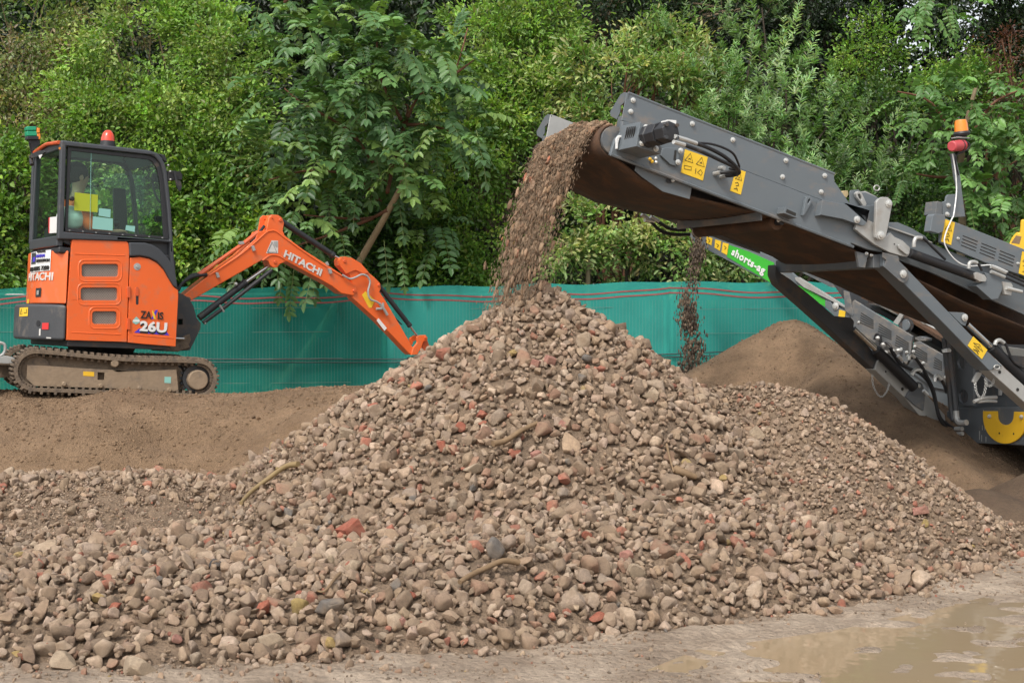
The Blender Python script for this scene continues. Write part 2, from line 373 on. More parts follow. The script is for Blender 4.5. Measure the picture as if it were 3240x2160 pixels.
def earth_mat(name, c1, c2, c3=None, rough=0.95, bump=0.6, s1=2.0, s2=26.0, wetness=0.0):
    m, t, b = new_mat(name); N = t.nodes; L = t.links
    tc = N.new('ShaderNodeTexCoord')
    a = N.new('ShaderNodeTexNoise'); a.inputs['Scale'].default_value = s1; a.inputs['Detail'].default_value = 8; a.inputs['Roughness'].default_value = 0.6
    g = N.new('ShaderNodeTexNoise'); g.inputs['Scale'].default_value = s2; g.inputs['Detail'].default_value = 8; g.inputs['Roughness'].default_value = 0.75
    v = N.new('ShaderNodeTexVoronoi'); v.inputs['Scale'].default_value = s2 * 2.2
    for n in (a, g, v): L.new(tc.outputs['Object'], n.inputs['Vector'])
    r1 = N.new('ShaderNodeValToRGB'); r1.color_ramp.elements[0].position = 0.36; r1.color_ramp.elements[1].position = 0.64
    r1.color_ramp.elements[0].color = c1 + (1,); r1.color_ramp.elements[1].color = c2 + (1,)
    L.new(a.outputs['Fac'], r1.inputs[0])
    mx = N.new('ShaderNodeMix'); mx.data_type = 'RGBA'; mx.blend_type = 'OVERLAY'; mx.inputs[0].default_value = 0.75
    L.new(r1.outputs[0], mx.inputs[6]); L.new(g.outputs['Fac'], mx.inputs[7]); out = mx.outputs[2]
    if c3:
        rm = N.new('ShaderNodeMapRange'); rm.inputs['From Min'].default_value = 0.60; rm.inputs['From Max'].default_value = 0.68
        L.new(g.outputs['Fac'], rm.inputs['Value']); m3 = N.new('ShaderNodeMix'); m3.data_type = 'RGBA'; m3.inputs[7].default_value = c3 + (1,)
        L.new(rm.outputs[0], m3.inputs[0]); L.new(out, m3.inputs[6]); out = m3.outputs[2]
    L.new(out, b.inputs['Base Color']); b.inputs['Roughness'].default_value = rough
    if wetness:
        rr = N.new('ShaderNodeMapRange'); rr.inputs['From Min'].default_value = 0.35; rr.inputs['From Max'].default_value = 0.65
        rr.inputs['To Min'].default_value = rough - wetness; rr.inputs['To Max'].default_value = rough
        L.new(a.outputs['Fac'], rr.inputs['Value']); L.new(rr.outputs[0], b.inputs['Roughness'])
    ad = N.new('ShaderNodeMath'); ad.operation = 'ADD'; L.new(g.outputs['Fac'], ad.inputs[0])
    ml = N.new('ShaderNodeMath'); ml.operation = 'MULTIPLY'; ml.inputs[1].default_value = -0.5; L.new(v.outputs['Distance'], ml.inputs[0]); L.new(ml.outputs[0], ad.inputs[1])
    bp = N.new('ShaderNodeBump'); bp.inputs['Strength'].default_value = bump; bp.inputs['Distance'].default_value = 0.03
    L.new(ad.outputs[0], bp.inputs['Height']); L.new(bp.outputs[0], b.inputs['Normal']); return m
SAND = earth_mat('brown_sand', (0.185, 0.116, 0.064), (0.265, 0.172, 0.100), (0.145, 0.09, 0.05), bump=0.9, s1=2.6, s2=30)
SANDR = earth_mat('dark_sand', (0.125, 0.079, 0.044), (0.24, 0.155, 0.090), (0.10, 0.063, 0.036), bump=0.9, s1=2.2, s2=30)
FINES = earth_mat('damp_fines', (0.075, 0.047, 0.028), (0.11, 0.072, 0.044), None, bump=0.5, s2=30)
DIRT = earth_mat('rubble_dirt', (0.175, 0.122, 0.08), (0.27, 0.19, 0.125), (0.12, 0.083, 0.053), bump=0.9, s1=3)
MUD = earth_mat('wet_mud', (0.26, 0.192, 0.135), (0.43, 0.34, 0.255), (0.15, 0.105, 0.068), rough=0.78, bump=1.0, s1=2.2, s2=14, wetness=0.2)

# ground: one sheet to the horizon, finely modelled near the camera
def ground_mesh():
    me = grid_mesh('ground', ground_z, -7, 9, 4.6, 16, 0.03, MUD, cut=-9)
    bm = bmesh.new(); bm.from_mesh(me)
    def quad(x0, x1, y0, y1):
        vs = [bm.verts.new(p) for p in ((x0, y0, -0.06), (x1, y0, -0.06), (x1, y1, -0.06), (x0, y1, -0.06))]; bm.faces.new(vs)
    quad(-900, 900, -900, 1500)
    bm.to_mesh(me); bm.free(); return me
g = link_mesh('ground', ground_mesh(), MUD); tag(g, kind='structure')

# puddle water lying in the ruts
wm, wt, wb = new_mat('muddy_water'); N = wt.nodes
wb.inputs['Roughness'].default_value = 0.03; wb.inputs['Specular IOR Level'].default_value = 0.8
nz = N.new('ShaderNodeTexNoise'); nz.inputs['Scale'].default_value = 1.2; nz.inputs['Detail'].default_value = 4
tc = N.new('ShaderNodeTexCoord'); wt.links.new(tc.outputs['Object'], nz.inputs['Vector'])
rp = N.new('ShaderNodeValToRGB'); rp.color_ramp.elements[0].color = (0.30, 0.215, 0.125, 1); rp.color_ramp.elements[1].color = (0.33, 0.265, 0.175, 1)
wt.links.new(nz.outputs['Fac'], rp.inputs[0]); wt.links.new(rp.outputs[0], wb.inputs['Base Color'])
n2 = N.new('ShaderNodeTexNoise'); n2.inputs['Scale'].default_value = 9; wt.links.new(tc.outputs['Object'], n2.inputs['Vector'])
bp = N.new('ShaderNodeBump'); bp.inputs['Strength'].default_value = 0.05; bp.inputs['Distance'].default_value = 0.02
wt.links.new(n2.outputs['Fac'], bp.inputs['Height']); wt.links.new(bp.outputs[0], wb.inputs['Normal'])
mb = MB(); ring = [(0.0, 5.4), (0.4, 6.2), (0.9, 6.9), (1.7, 7.35), (2.5, 8.0), (3.2, 8.6), (4.5, 9.6), (6.5, 9.0), (6.5, 5.2), (2, 4.9)]
mb.add([(x, y, -0.016) for x, y in ring], [list(range(len(ring)))])
w = mb.build('puddle', wm); tag(w, kind='structure')

# ------------------------------------------------------------------ piles
def pile(name, fn, ext, step, mat, label, cat, cut=-0.03):
    me = grid_mesh(name, fn, *ext, step, mat, cut=cut); o = link_mesh(name, me, mat); tag(o, label, cat); return o
main_pile = pile('rubble_pile', lambda x, y: H_main(x, y) - 0.022, (-6.5, 5.0, 6.0, 14.2), 0.04, DIRT, 'tall cone of crushed concrete and brick rubble under the falling stream', 'rubble pile')
ridge_pile = pile('rubble_pile', lambda x, y: H_ridge2(x, y) - 0.012, (0.9, 7.0, 7.6, 14.0), 0.04, DIRT, 'lower ridge of small gravel to the right of the tall rubble cone', 'gravel pile')
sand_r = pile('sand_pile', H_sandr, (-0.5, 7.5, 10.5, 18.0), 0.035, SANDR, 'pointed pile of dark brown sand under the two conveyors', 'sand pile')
sand_l = pile('sand_pile', H_sandl, (-9.5, 1.6, 10.8, 17.9), 0.035, SAND, 'long flat-topped bank of brown sand carrying the orange digger', 'sand pile')
fines = pile('sand_pile', H_fines, (2.8, 6.5, 10.0, 13.0), 0.035, FINES, 'low heap of dark damp fines under the screening machine at right edge', 'fines heap')

# ------------------------------------------------------------------ stones
def ico(sub):
    bm = bmesh.new(); bmesh.ops.create_icosphere(bm, subdivisions=sub, radius=1)
    v = np.array([x.co[:] for x in bm.verts]); f = np.array([[q.index for q in p.verts] for p in bm.faces]); bm.free(); return v, f
def protos(sub, K, seed, cuts=(13, 20)):
    r = np.random.RandomState(seed); V0, Fc = ico(sub); out = []
    for _ in range(K):
        V = V0 * (1 + 0.03 * r.randn(len(V0), 1))
        for _c in range(r.randint(*cuts)):
            n = r.randn(3); n /= np.linalg.norm(n); d = r.uniform(0.40, 0.78)
            s = V @ n - d; m = s > 0; V[m] -= np.outer(s[m], n) * 0.97
        V *= r.uniform(0.5, 1.3, 3); V /= np.abs(V).max(); out.append(V)
    return out, Fc
P1 = protos(2, 26, 3); P2 = protos(3, 22, 4)
def rand_rot(n, r):
    q = r.randn(n, 4); q /= np.linalg.norm(q, axis=1)[:, None]; w, x, y, z = q.T
    return np.stack([1 - 2 * (y * y + z * z), 2 * (x * y - z * w), 2 * (x * z + y * w), 2 * (x * y + z * w), 1 - 2 * (x * x + z * z), 2 * (y * z - x * w),
                     2 * (x * z - y * w), 2 * (y * z + x * w), 1 - 2 * (x * x + y * y)], -1).reshape(n, 3, 3)
def stone_mesh(name, pos, rad, col, P, r, stretch=None):
    protoV, Fc = P; n = len(pos); K = len(protoV); nv = len(protoV[0])
    pi = r.randint(0, K, n); PV = np.array(protoV)[pi]                     # n,nv,3
    if stretch is None: PV = PV * rad[:, None, None]
    else: PV = PV * rad[:, None, None]
    Rm = rand_rot(n, r); V = np.einsum('nij,nvj->nvi', Rm, PV)
    if stretch is not None: V = V + (V @ stretch[:, :, None]) * stretch[:, None, :]
    V = V + pos[:, None, :]
    Fa = (Fc[None] + (np.arange(n) * nv)[:, None, None]).reshape(-1)
    me = bpy.data.meshes.new(name); me.vertices.add(n * nv); me.vertices.foreach_set('co', V.astype(np.float32).ravel())
    nf = n * len(Fc); me.loops.add(nf * 3); me.polygons.add(nf); me.loops.foreach_set('vertex_index', Fa.astype(np.int32))
    me.polygons.foreach_set('loop_start', np.arange(0, nf * 3, 3, dtype=np.int32)); me.update()
    ca = me.color_attributes.new('col', 'FLOAT_COLOR', 'POINT'); c = np.ones((n, nv, 4), np.float32); c[:, :, :3] = col[:, None, :]
    ca.data.foreach_set('color', c.ravel()); return me
def stone_cols(n, r, red=0.045, dull=1.0):
    base = np.array([[0.37, 0.263, 0.183], [0.29, 0.203, 0.138], [0.46, 0.342, 0.248], [0.335, 0.252, 0.187], [0.22, 0.154, 0.105], [0.355, 0.243, 0.16]])
    c = base[r.randint(0, len(base), n)] * r.uniform(0.82, 1.14, (n, 1)) * (1 + 0.012 * r.randn(n, 3)) * dull
    u = r.rand(n); m = u < red; c[m] = np.array([0.36, 0.14, 0.09]) * r.uniform(0.7, 1.2, (m.sum(), 1))
    m = (u >= red) & (u < red + 0.04); c[m] = np.array([0.30, 0.175, 0.115]) * r.uniform(0.8, 1.15, (m.sum(), 1))
    m = (u > 0.985) & (u < 0.9875); c[m] = (0.36, 0.26, 0.10)
    m = u > 0.9955; c[m] = np.array([0.15, 0.132, 0.115]); return np.clip(c, 0.02, 0.9)
def stone_mat(name):
    m, t, b = new_mat(name); N = t.nodes; L = t.links
    at_ = N.new('ShaderNodeAttribute'); at_.attribute_name = 'col'; tc = N.new('ShaderNodeTexCoord')
    nz = N.new('ShaderNodeTexNoise'); nz.inputs['Scale'].default_value = 46; nz.inputs['Detail'].default_value = 9; nz.inputs['Roughness'].default_value = 0.82
    L.new(tc.outputs['Object'], nz.inputs['Vector'])
    mr = N.new('ShaderNodeMapRange'); mr.inputs['From Min'].default_value = 0.3; mr.inputs['From Max'].default_value = 0.7; mr.inputs['To Min'].default_value = 0.58; mr.inputs['To Max'].default_value = 1.34
    L.new(nz.outputs['Fac'], mr.inputs['Value'])
    mu = N.new('ShaderNodeVectorMath'); mu.operation = 'SCALE'; L.new(at_.outputs['Color'], mu.inputs[0]); L.new(mr.outputs[0], mu.inputs['Scale'])
    # dried mud smeared on everything
    n2 = N.new('ShaderNodeTexNoise'); n2.inputs['Scale'].default_value = 11; n2.inputs['Detail'].default_value = 5; L.new(tc.outputs['Object'], n2.inputs['Vector'])
    m2 = N.new('ShaderNodeMapRange'); m2.inputs['From Min'].default_value = 0.42; m2.inputs['From Max'].default_value = 0.72; m2.inputs['To Max'].default_value = 0.85
    L.new(n2.outputs['Fac'], m2.inputs['Value']); mx = N.new('ShaderNodeMix'); mx.data_type = 'RGBA'; mx.inputs[7].default_value = (0.30, 0.215, 0.14, 1)
    L.new(m2.outputs[0], mx.inputs[0]); L.new(mu.outputs[0], mx.inputs[6]); L.new(mx.outputs[2], b.inputs['Base Color'])
    b.inputs['Roughness'].default_value = 0.9
    bp = N.new('ShaderNodeBump'); bp.inputs['Strength'].default_value = 0.8; bp.inputs['Distance'].default_value = 0.014
    L.new(nz.outputs['Fac'], bp.inputs['Height']); L.new(bp.outputs[0], b.inputs['Normal']); return m
STONE = stone_mat('rubble_stone')
def topz(x, y): return np.maximum.reduce([H_main(x, y), H_ridge2(x, y), ground_z(x, y)])
def scatter(spacing, ext, r):
    x0, x1, y0, y1 = ext; gx = np.arange(x0, x1, spacing); gy = np.arange(y0, y1, spacing); X, Y = np.meshgrid(gx, gy)
    X = X.ravel() + r.uniform(-.5, .5, X.size) * spacing * 1.3; Y = Y.ravel() + r.uniform(-.5, .5, Y.size) * spacing * 1.3
    px = CX + X / Y * FP; k = (px > -330) & (px < 3560); return X[k], Y[k]
def stones_for(pile_o, own, other, ext, specs, name, seed, red):
    r = np.random.RandomState(seed); A = {}
    for (sp, rmin, rmax, keep, P) in specs:
        x, y = scatter(sp, ext, r); h = own(x, y); ho = other(x, y)
        e = 0.06; gx = (topz(x + e, y) - topz(x - e, y)) / (2 * e); gy = (topz(x, y + e) - topz(x, y - e)) / (2 * e)
        area = np.sqrt(1 + gx * gx + gy * gy)
        back = (gy < -0.45) & (y > 11.2)
        sd_ = np.maximum(H_sandl(x, y), H_sandr(x, y))
        k = (h > ho - 0.01) & (h > ground_z(x, y) + 0.005) & (h > sd_ - 0.02) & (r.rand(len(x)) < keep(x, y) * area / 1.35) & ~back
        x, y, h = x[k], y[k], h[k]; rad = rmin + (rmax - rmin) * r.beta(1.3, 3.0, len(x))
        z = h + rad * r.uniform(-0.15, 0.50, len(x))
        pos = np.stack([x, y, z], -1); A.setdefault(id(P), (P, [], []))
        A[id(P)][1].append(pos); A[id(P)][2].append(rad)
    for P, ps, rr in A.values():
        pos = np.concatenate(ps); rad = np.concatenate(rr)
        me = stone_mesh(name, pos, rad, stone_cols(len(pos), r, red), P, r)
        o = link_mesh(name, me, STONE, pile_o); tag(o, kind='stuff'); print('stones', name, len(pos))
def dirt_patch(x, y):       # hollow at the left where fine dirt shows between the stones
    return 1 - 0.99 * np.clip(1.35 * np.exp(-(((x + 2.9) / 1.15) ** 2 + ((y - 9.6) / 0.95) ** 2)) + 0.8 * fbm(x, y, 0.5, 66), 0, 1) - 0.55 * np.exp(-(((x + 1.75) / 0.4) ** 2 + ((y - 10.9) / 0.5) ** 2))
one = lambda x, y: np.ones_like(x)
big = lambda x, y: np.clip(1.1 - 0.28 * np.clip(x - 0.8, 0, 3) - 0.1 * (y > 11), 0.25, 1)
stones_for(main_pile, H_main, H_ridge2, (-5.2, 4.8, 6.2, 11.9),
           [(0.20, 0.055, 0.092, lambda x, y: 0.8 * big(x, y) * dirt_patch(x, y), P2), (0.056, 0.026, 0.062, lambda x, y: big(x, y) * np.clip(dirt_patch(x, y), 0.03, 1), P2),
            (0.042, 0.013, 0.030, lambda x, y: (0.6 + 0.3 * (x > 1.5)) * np.clip(dirt_patch(x, y), 0.45, 1), P1),
            (0.026, 0.006, 0.014, lambda x, y: 0.9 * (dirt_patch(x, y) < 0.75), P1)], 'stones', 5, 0.028)
stones_for(ridge_pile, H_ridge2, H_main, (1.0, 6.0, 7.8, 12.2),
           [(0.26, 0.035, 0.066, lambda x, y: 0.6 * one(x, y), P2), (0.054, 0.018, 0.042, one, P2), (0.036, 0.010, 0.022, one, P1)], 'stones', 6, 0.035)
# loose grit and pebbles trodden into the mud in front and behind on the right
r = np.random.RandomState(9); x = np.concatenate([r.uniform(-3.2, 4.5, 11000), r.uniform(3.0, 7, 2600)]); y = np.concatenate([r.uniform(5.3, 9.3, 11000), r.uniform(10.5, 16, 2600)])
yf = np.interp(x, FX, FY); dens = np.exp(-np.clip(yf - y, 0, 5) / 0.28) * 0.9 + 0.07; wet = (x > 0.7) & (y > 6.4) & (y < yf - 0.1)
k = ((r.rand(len(x)) < dens) | (y > 10)) & ~((wet) & (r.rand(len(x)) < 0.9)) & (topz(x, y) < ground_z(x, y) + 0.08)
x, y = x[k], y[k]; rad = 0.006 + 0.035 * r.beta(1, 5, len(x))
me = stone_mesh('gravel', np.stack([x, y, ground_z(x, y) + rad * 0.25], -1), rad, stone_cols(len(x), r, 0.06), P1, r)
tag(link_mesh('gravel', me, STONE), 'loose grit and pebbles trodden into the wet mud', 'gravel', kind='stuff')

# crumbs and clods on the sand
r = np.random.RandomState(19)
def clods(parent, fn, ext, n, col, rmax):
    x = r.uniform(ext[0], ext[1], n); y = r.uniform(ext[2], ext[3], n); h = fn(x, y); k = (h > topz(x, y) - 0.01) & (h > 0.0) & (fbm(x, y, 0.8, 77) + 0.25 * r.rand(n) > 0.02); x, y, h = x[k], y[k], h[k]; rad = 0.004 + rmax * r.beta(1, 5, len(x))
    link_mesh('clods', stone_mesh('clods', np.stack([x, y, h + rad * 0.1], -1), rad, np.array(col) * r.uniform(0.7, 1.25, (len(x), 1)), P1, r), STONEM, parent)['kind'] = 'stuff'
STONEM = stone_mat('sand_clod')
for n_ in STONEM.node_tree.nodes:
    if n_.type == 'MAP_RANGE' and abs(n_.inputs['From Min'].default_value - 0.42) < 1e-3: n_.inputs['To Max'].default_value = 0.0
clods(sand_l, H_sandl, (-6, 0.6, 11.0, 13.6), 15000, (0.22, 0.142, 0.082), 0.030)
clods(sand_r, H_sandr, (0.8, 5.6, 11.5, 15.6), 9000, (0.16, 0.102, 0.06), 0.022)

r = np.random.RandomState(23); n = 16000; x = r.uniform(-3.2, 4.6, n); y = r.uniform(5.2, 9.2, n); yf = np.interp(x, FX, FY)
k = (fbm(x, y * 1.8, 0.5, 81) > 0.015) & (y < yf + 0.05) & (ground_z(x, y) > -0.016) & (r.rand(n) < 0.9); x, y = x[k], y[k]; rad = 0.003 + 0.020 * r.beta(1, 5, len(x))
tag(link_mesh('mud_clods', stone_mesh('mud_clods', np.stack([x, y, ground_z(x, y) + rad * 0.05], -1), rad, np.array((0.27, 0.20, 0.14)) * r.uniform(0.6, 1.2, (len(x), 1)), P1, r), STONEM), 'brown clods and crumbs of mud on the wet ground in front', 'mud', kind='stuff')
# ------------------------------------------------------------------ mesh fence with debris netting
FD = 17.7
def net_mat(name, c, alpha):
    m, t, b = new_mat(name); N = t.nodes; L = t.links
    tc = N.new('ShaderNodeTexCoord'); nz = N.new('ShaderNodeTexNoise'); nz.inputs['Scale'].default_value = 1.3; nz.inputs['Detail'].default_value = 5
    L.new(tc.outputs['Object'], nz.inputs['Vector'])
    r1 = N.new('ShaderNodeValToRGB'); r1.color_ramp.elements[0].color = tuple(x * 0.8 for x in c) + (1,); r1.color_ramp.elements[1].color = tuple(x * 1.2 for x in c) + (1,)
    r1.color_ramp.elements[0].position = 0.3; r1.color_ramp.elements[1].position = 0.7
    L.new(nz.outputs['Fac'], r1.inputs[0]); L.new(r1.outputs[0], b.inputs['Base Color']); b.inputs['Roughness'].default_value = 0.6
    wv = N.new('ShaderNodeTexWave'); wv.inputs['Scale'].default_value = 9; wv.inputs['Distortion'].default_value = 1.5; L.new(tc.outputs['Object'], wv.inputs['Vector'])
    bp = N.new('ShaderNodeBump'); bp.inputs['Strength'].default_value = 0.025; L.new(wv.outputs['Fac'], bp.inputs['Height']); L.new(bp.outputs[0], b.inputs['Normal'])
    tl = N.new('ShaderNodeBsdfTranslucent'); L.new(r1.outputs[0], tl.inputs[0]); m1 = N.new('ShaderNodeMixShader'); m1.inputs[0].default_value = 0.35
    L.new(b.outputs[0], m1.inputs[1]); L.new(tl.outputs[0], m1.inputs[2])
    tr = N.new('ShaderNodeBsdfTransparent'); m2 = N.new('ShaderNodeMixShader'); m2.inputs[0].default_value = alpha
    tr.inputs[0].default_value = (0.45, 0.95, 0.8, 1)
    L.new(tr.outputs[0], m2.inputs[1]); L.new(m1.outputs[0], m2.inputs[2]); L.new(m2.outputs[0], N['Material Output'].inputs[0]); return m
NET = net_mat('green_netting', (0.012, 0.31, 0.25), 0.66); NETL = net_mat('green_netting_lit', (0.05, 0.50, 0.43), 0.70)  # brighter light on the right-hand panels painted in as a paler netting colour
STR = pm('red_stripe', (0.28, 0.07, 0.07), 0.7)
XF = lambda px: (px - CX) / FP * FD
joints = [-547, 340, 1227, 2115, 3003, 3890]
tops = [1.94, 1.95, 1.955, 2.025, 2.02, 2.02]
plab = ['green netted fence panel behind the cab of the orange digger', 'green netted fence panel behind the arm of the orange digger', 'green netted fence panel directly behind the tall rubble cone',
        'paler green netted fence panel behind the pointed sand pile', 'green netted fence panel hidden behind the screening machine at far right']
def wob(x, z): return 0.009 * math.sin(x * 3.7 + 2.5 * math.sin(z * 1.9 + x)) + 0.02 * math.sin(x * 2.1 + 1) + 0.012 * math.sin(x * 5.3 + z * 2) + 0.01 * math.sin(z * 4 + x)
for i in range(5):
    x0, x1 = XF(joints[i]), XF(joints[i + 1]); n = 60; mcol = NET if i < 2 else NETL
    root = thing('fence_panel', plab[i], 'fence panel', Matrix.Translation((x0, FD, 0)), 'temporary fence panels with green netting')
    topf = lambda u: tops[i] + (tops[i + 1] - tops[i]) * u + 0.012 * math.sin(u * 19 + i * 2) * (0.3 + abs(math.sin(u * 3.1)))
    mb = MB(); vs = []; fs = []; mz = 26
    for a in range(n + 1):
        for b in range(mz + 1):
            u = a / n; z = topf(u) * b / mz; x = x0 + (x1 - x0) * u; vs.append((x, FD - 0.05 + wob(x, z), z))
    for a in range(n):
        for b in range(mz): k = a * (mz + 1) + b; fs.append([k, k + mz + 1, k + mz + 2, k + 1])
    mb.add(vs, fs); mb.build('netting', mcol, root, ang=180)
    for q, dz in enumerate((0.075, 0.135)):
        mb = MB(); vs = []; fs = []
        for a in range(n + 1):
            u = a / n; x = x0 + (x1 - x0) * u; zc = topf(u) - dz - 0.05 * math.sin(math.pi * u) ** 0.7 + 0.012 * math.sin(x * 3.1 + 0.5)
            y = FD - 0.055 + wob(x, zc); vs += [(x, y, zc - 0.009), (x, y, zc + 0.009)]
        for a in range(n): fs.append([2 * a, 2 * a + 2, 2 * a + 3, 2 * a + 1])
        mb.add(vs, fs); mb.build('stripe', STR, root)
    mb = MB()
    for xx in (x0 + 0.045, x1 - 0.045): mb.tube([(xx, FD, 0), (xx, FD, 1.84)], 0.019, smooth=False)
    mb.tube([(x0 + 0.045, FD, 1.82), (x0 + 0.07, FD, 1.87), (x1 - 0.07, FD, 1.87), (x1 - 0.045, FD, 1.82)], 0.017, smooth=False)
    mb.tube([(x0 + 0.045, FD, 0.15), (x1 - 0.045, FD, 0.15)], 0.017, smooth=False); mb.build('frame', M['galv'], root)
    mb = MB(); nw = 84
    for a in range(1, nw):
        x = x0 + 0.05 + (x1 - x0 - 0.1) * a / nw; mb.tube([(x, FD - 0.075 + wob(x, 1), 0.15), (x, FD - 0.075 + wob(x, 1), 1.80)], 0.0006, n=3, smooth=False)
    for z in (0.35, 0.75, 1.05, 1.38, 1.68): mb.tube([(x0 + 0.045, FD - 0.05, z), ((x0 + x1) / 2, FD - 0.05, z + 0.02), (x1 - 0.045, FD - 0.05, z + 0.035)], 0.002, n=3, smooth=False)
    mb.build('wire_mesh', M['galv'], root)
    mb = MB(); mb.box(fr((x0, FD - 0.05, 0), 0), (-0.1, -0.1, 0), (0.1, 0.15, 0.12)); mb.build('foot', M['cdark'], root)
for dy, nm in ((0, 'upper of the two black cables strung along the green fence'), (10, 'lower of the two black cables strung along the green fence')):
    mb = MB(); mb.tube([at(px, py + dy, FD - 0.10) for px, py in ((-300, 1132), (430, 1135), (1280, 1136), (1700, 1128), (2080, 1121), (2700, 1097), (3400, 1085))], 0.0065, n=5)
    o = mb.build('cable', M['black'], None, loc=at(430, 1135, FD - 0.1)); tag(o, nm, 'cable', 'cables strung along the fence')
mb = MB(); a = at(1860, 895, 18.6); mb.tube([(a.x, a.y, 0), at(1861, 785, 18.6)], 0.032, smooth=False); o = mb.build('timber_stake', M['bark'], None, loc=(a.x, a.y, 0)); tag(o, 'weathered upright timber stake rising behind the middle of the green fence', 'stake')
# ------------------------------------------------------------------ orange mini digger
def proj(v): v = Vector(v); return CX + v.x / v.y * FP, HY - (v.z - CZ) / v.y * FP
EX = fr(at(211, 1078, 13.2), 33, 2.7)
UC = fr(at(360, 1250, 13.32), 24, 2.2)
dig = thing('mini_digger', 'orange mini digger with dark grey cab standing on the sand bank', 'digger', Matrix.Translation(at(360, 1250, 14.0)) @ Matrix.Rotation(R(33), 4, 'Z'))
Y0 = lambda g, *p: EX.on(1, 0, g(*p))
def P_(name, mat, F, ax, c, pts, th, parent, bevel=0, holes=(), label=None):
    o = MB().prism(F, ax, c, pts, th, holes).build(name, mat, parent, bevel)
    if label: o['label'] = label
    return o
# side panels
vents = [rrect(845, 180, 1225, 312, 30), rrect(835, 424, 1215, 556, 30), rrect(955, 668, 1208, 800, 30)]
door = [(745, -65), (760, -72), (1310, -52), (1327, -35), (1337, 40), (1310, 985), (690, 965), (700, 560), (740, -10)]
dr = P_('side_door', M['orange'], EX, 1, 0, glist(g2, door), 0.05, dig, 0.008, [glist(g2, v) for v in vents], 'orange side door with three mesh vents')
def mesh_grill_mat():
    m, t, b = new_mat('vent_mesh'); N = t.nodes; L = t.links
    tc = N.new('ShaderNodeTexCoord'); v = N.new('ShaderNodeTexVoronoi'); v.inputs['Scale'].default_value = 62; v.inputs['Randomness'].default_value = 0.0
    mp = N.new('ShaderNodeMapping'); mp.inputs['Scale'].default_value = (1, 0.02, 1.6); mp.inputs['Rotation'].default_value = (0, R(45), 0)
    L.new(tc.outputs['Object'], mp.inputs[0]); L.new(mp.outputs[0], v.inputs[0])
    cr = N.new('ShaderNodeValToRGB'); cr.color_ramp.elements[0].position = 0.40; cr.color_ramp.elements[1].position = 0.55
    cr.color_ramp.elements[0].color = (0.015, 0.013, 0.012, 1); cr.color_ramp.elements[1].color = (0.30, 0.26, 0.22, 1)
    L.new(v.outputs['Distance'], cr.inputs[0]); L.new(cr.outputs[0], b.inputs['Base Color']); b.inputs['Roughness'].default_value = 0.6; return m
GR = mesh_grill_mat()
for v in vents:
    P_('vent', GR, EX, 1, 0.022, glist(g2, v), 0.01, dr)
    x0, x1 = v[0][0] - 350, v[0][0]
xs = [(845, 180, 1225, 312), (835, 424, 1215, 556), (955, 668, 1208, 800)]
mb = MB()
for (x0, y0, x1, y1) in xs:
    q = rrect(x0 - 32, y0 - 42, x1 + 32, y1 + 46, 60, 5); q.append(q[0]); mb.tube([EX.W(EX.on(1, 0.003, g2(*p))) for p in q], 0.008, n=8, smooth=False)
for (a, b) in (((770, 75), (1290, 92)), ((740, 885), (1245, 908)), ((1378, 912), (1790, 945))):
    mb.tube([EX.W(EX.on(1, 0.003, g2(*p))) for p in (a, b)], 0.007, n=8, smooth=False)
mb.split('pressed_rib', M['orange'], dr)
fd = [(1345, 115), (1450, 108), (1540, 125), (1620, 165), (1690, 240), (1740, 330), (1790, 410), (1842, 450), (1843, 520), (1817, 1033), (1500, 1008), (1322, 990), (1345, 120)]
fdo = P_('side_panel', M['orange'], EX, 1, 0, glist(g2, fd), 0.05, dig, 0.008, label='curved orange front side panel with model lettering')
cov = [(1335, -45), (1500, -42), (1580, -20), (1660, 30), (1730, 105), (1775, 165), (1822, 290), (1842, 440), (1790, 402), (1742, 322), (1692, 232), (1622, 157), (1540, 115), (1450, 98), (1343, 102)]
P_('curved_cover', M['cabgrey'], EX, 1, -0.02, glist(g2, cov), 0.10, dig, 0.015)
P_('handle_recess', M['dark'], EX, 1, -0.001, glist(g2, rrect(1405, 420, 1432, 600, 12)), 0.01, fdo)
P_('door_handle', M['orange_deep'], EX, 1, -0.008, glist(g2, rrect(1402, 425, 1436, 510, 10)), 0.012, fdo, 0.003)
MB().lathe(EX.W(EX.on(1, 0, g2(1418, 208))), EX.M.to_3x3() @ Vector((0, -1, 0)), [(-0.002, 0.035), (0.003, 0.034), (0.004, 0.014), (0.012, 0.012)]).build('lock', M['galv'], fdo)
for y in ((412, 530), (740, 860)): P_('hinge', M['orange_deep'], EX, 1, -0.016, glist(g2, rrect(1318, y[0], 1350, y[1], 8)), 0.02, dr, 0.004)
q = lambda *p: EX.W(EX.on(1, -0.001, g2(*p)))
lettering('ZA', q(1450, 740), q(1562, 748), q(1455, 662), M['ink'], fdo, fat=0.02)
lettering('IS', q(1628, 752), q(1684, 755), q(1632, 675), M['ink'], fdo, fat=0.02)
P_('lettering', M['blue'], EX, 1, -0.003, glist(g2, [(1562, 748), (1590, 748), (1632, 655), (1608, 655)]), 0.002, fdo)
P_('lettering', M['yellow'], EX, 1, -0.005, glist(g2, [(1612, 752), (1600, 700), (1578, 658), (1570, 668), (1582, 715), (1590, 748)]), 0.002, fdo)
P_('blue_flash', M['blue'], EX, 1, -0.002, glist(g2, [(1385, 888), (1440, 845), (1720, 875), (1750, 918), (1600, 905)]), 0.001, fdo)
lettering('26U', q(1445, 893), q(1722, 915), q(1452, 778), M['ink'], fdo, fat=0.045, ext=0.001)
q3 = lambda *p: EX.W(EX.on(1, -0.004, g2(*p)))
lettering('26U', q3(1440, 872), q3(1722, 893), q3(1448, 762), M['white'], fdo, fat=0.04, ext=0.002)
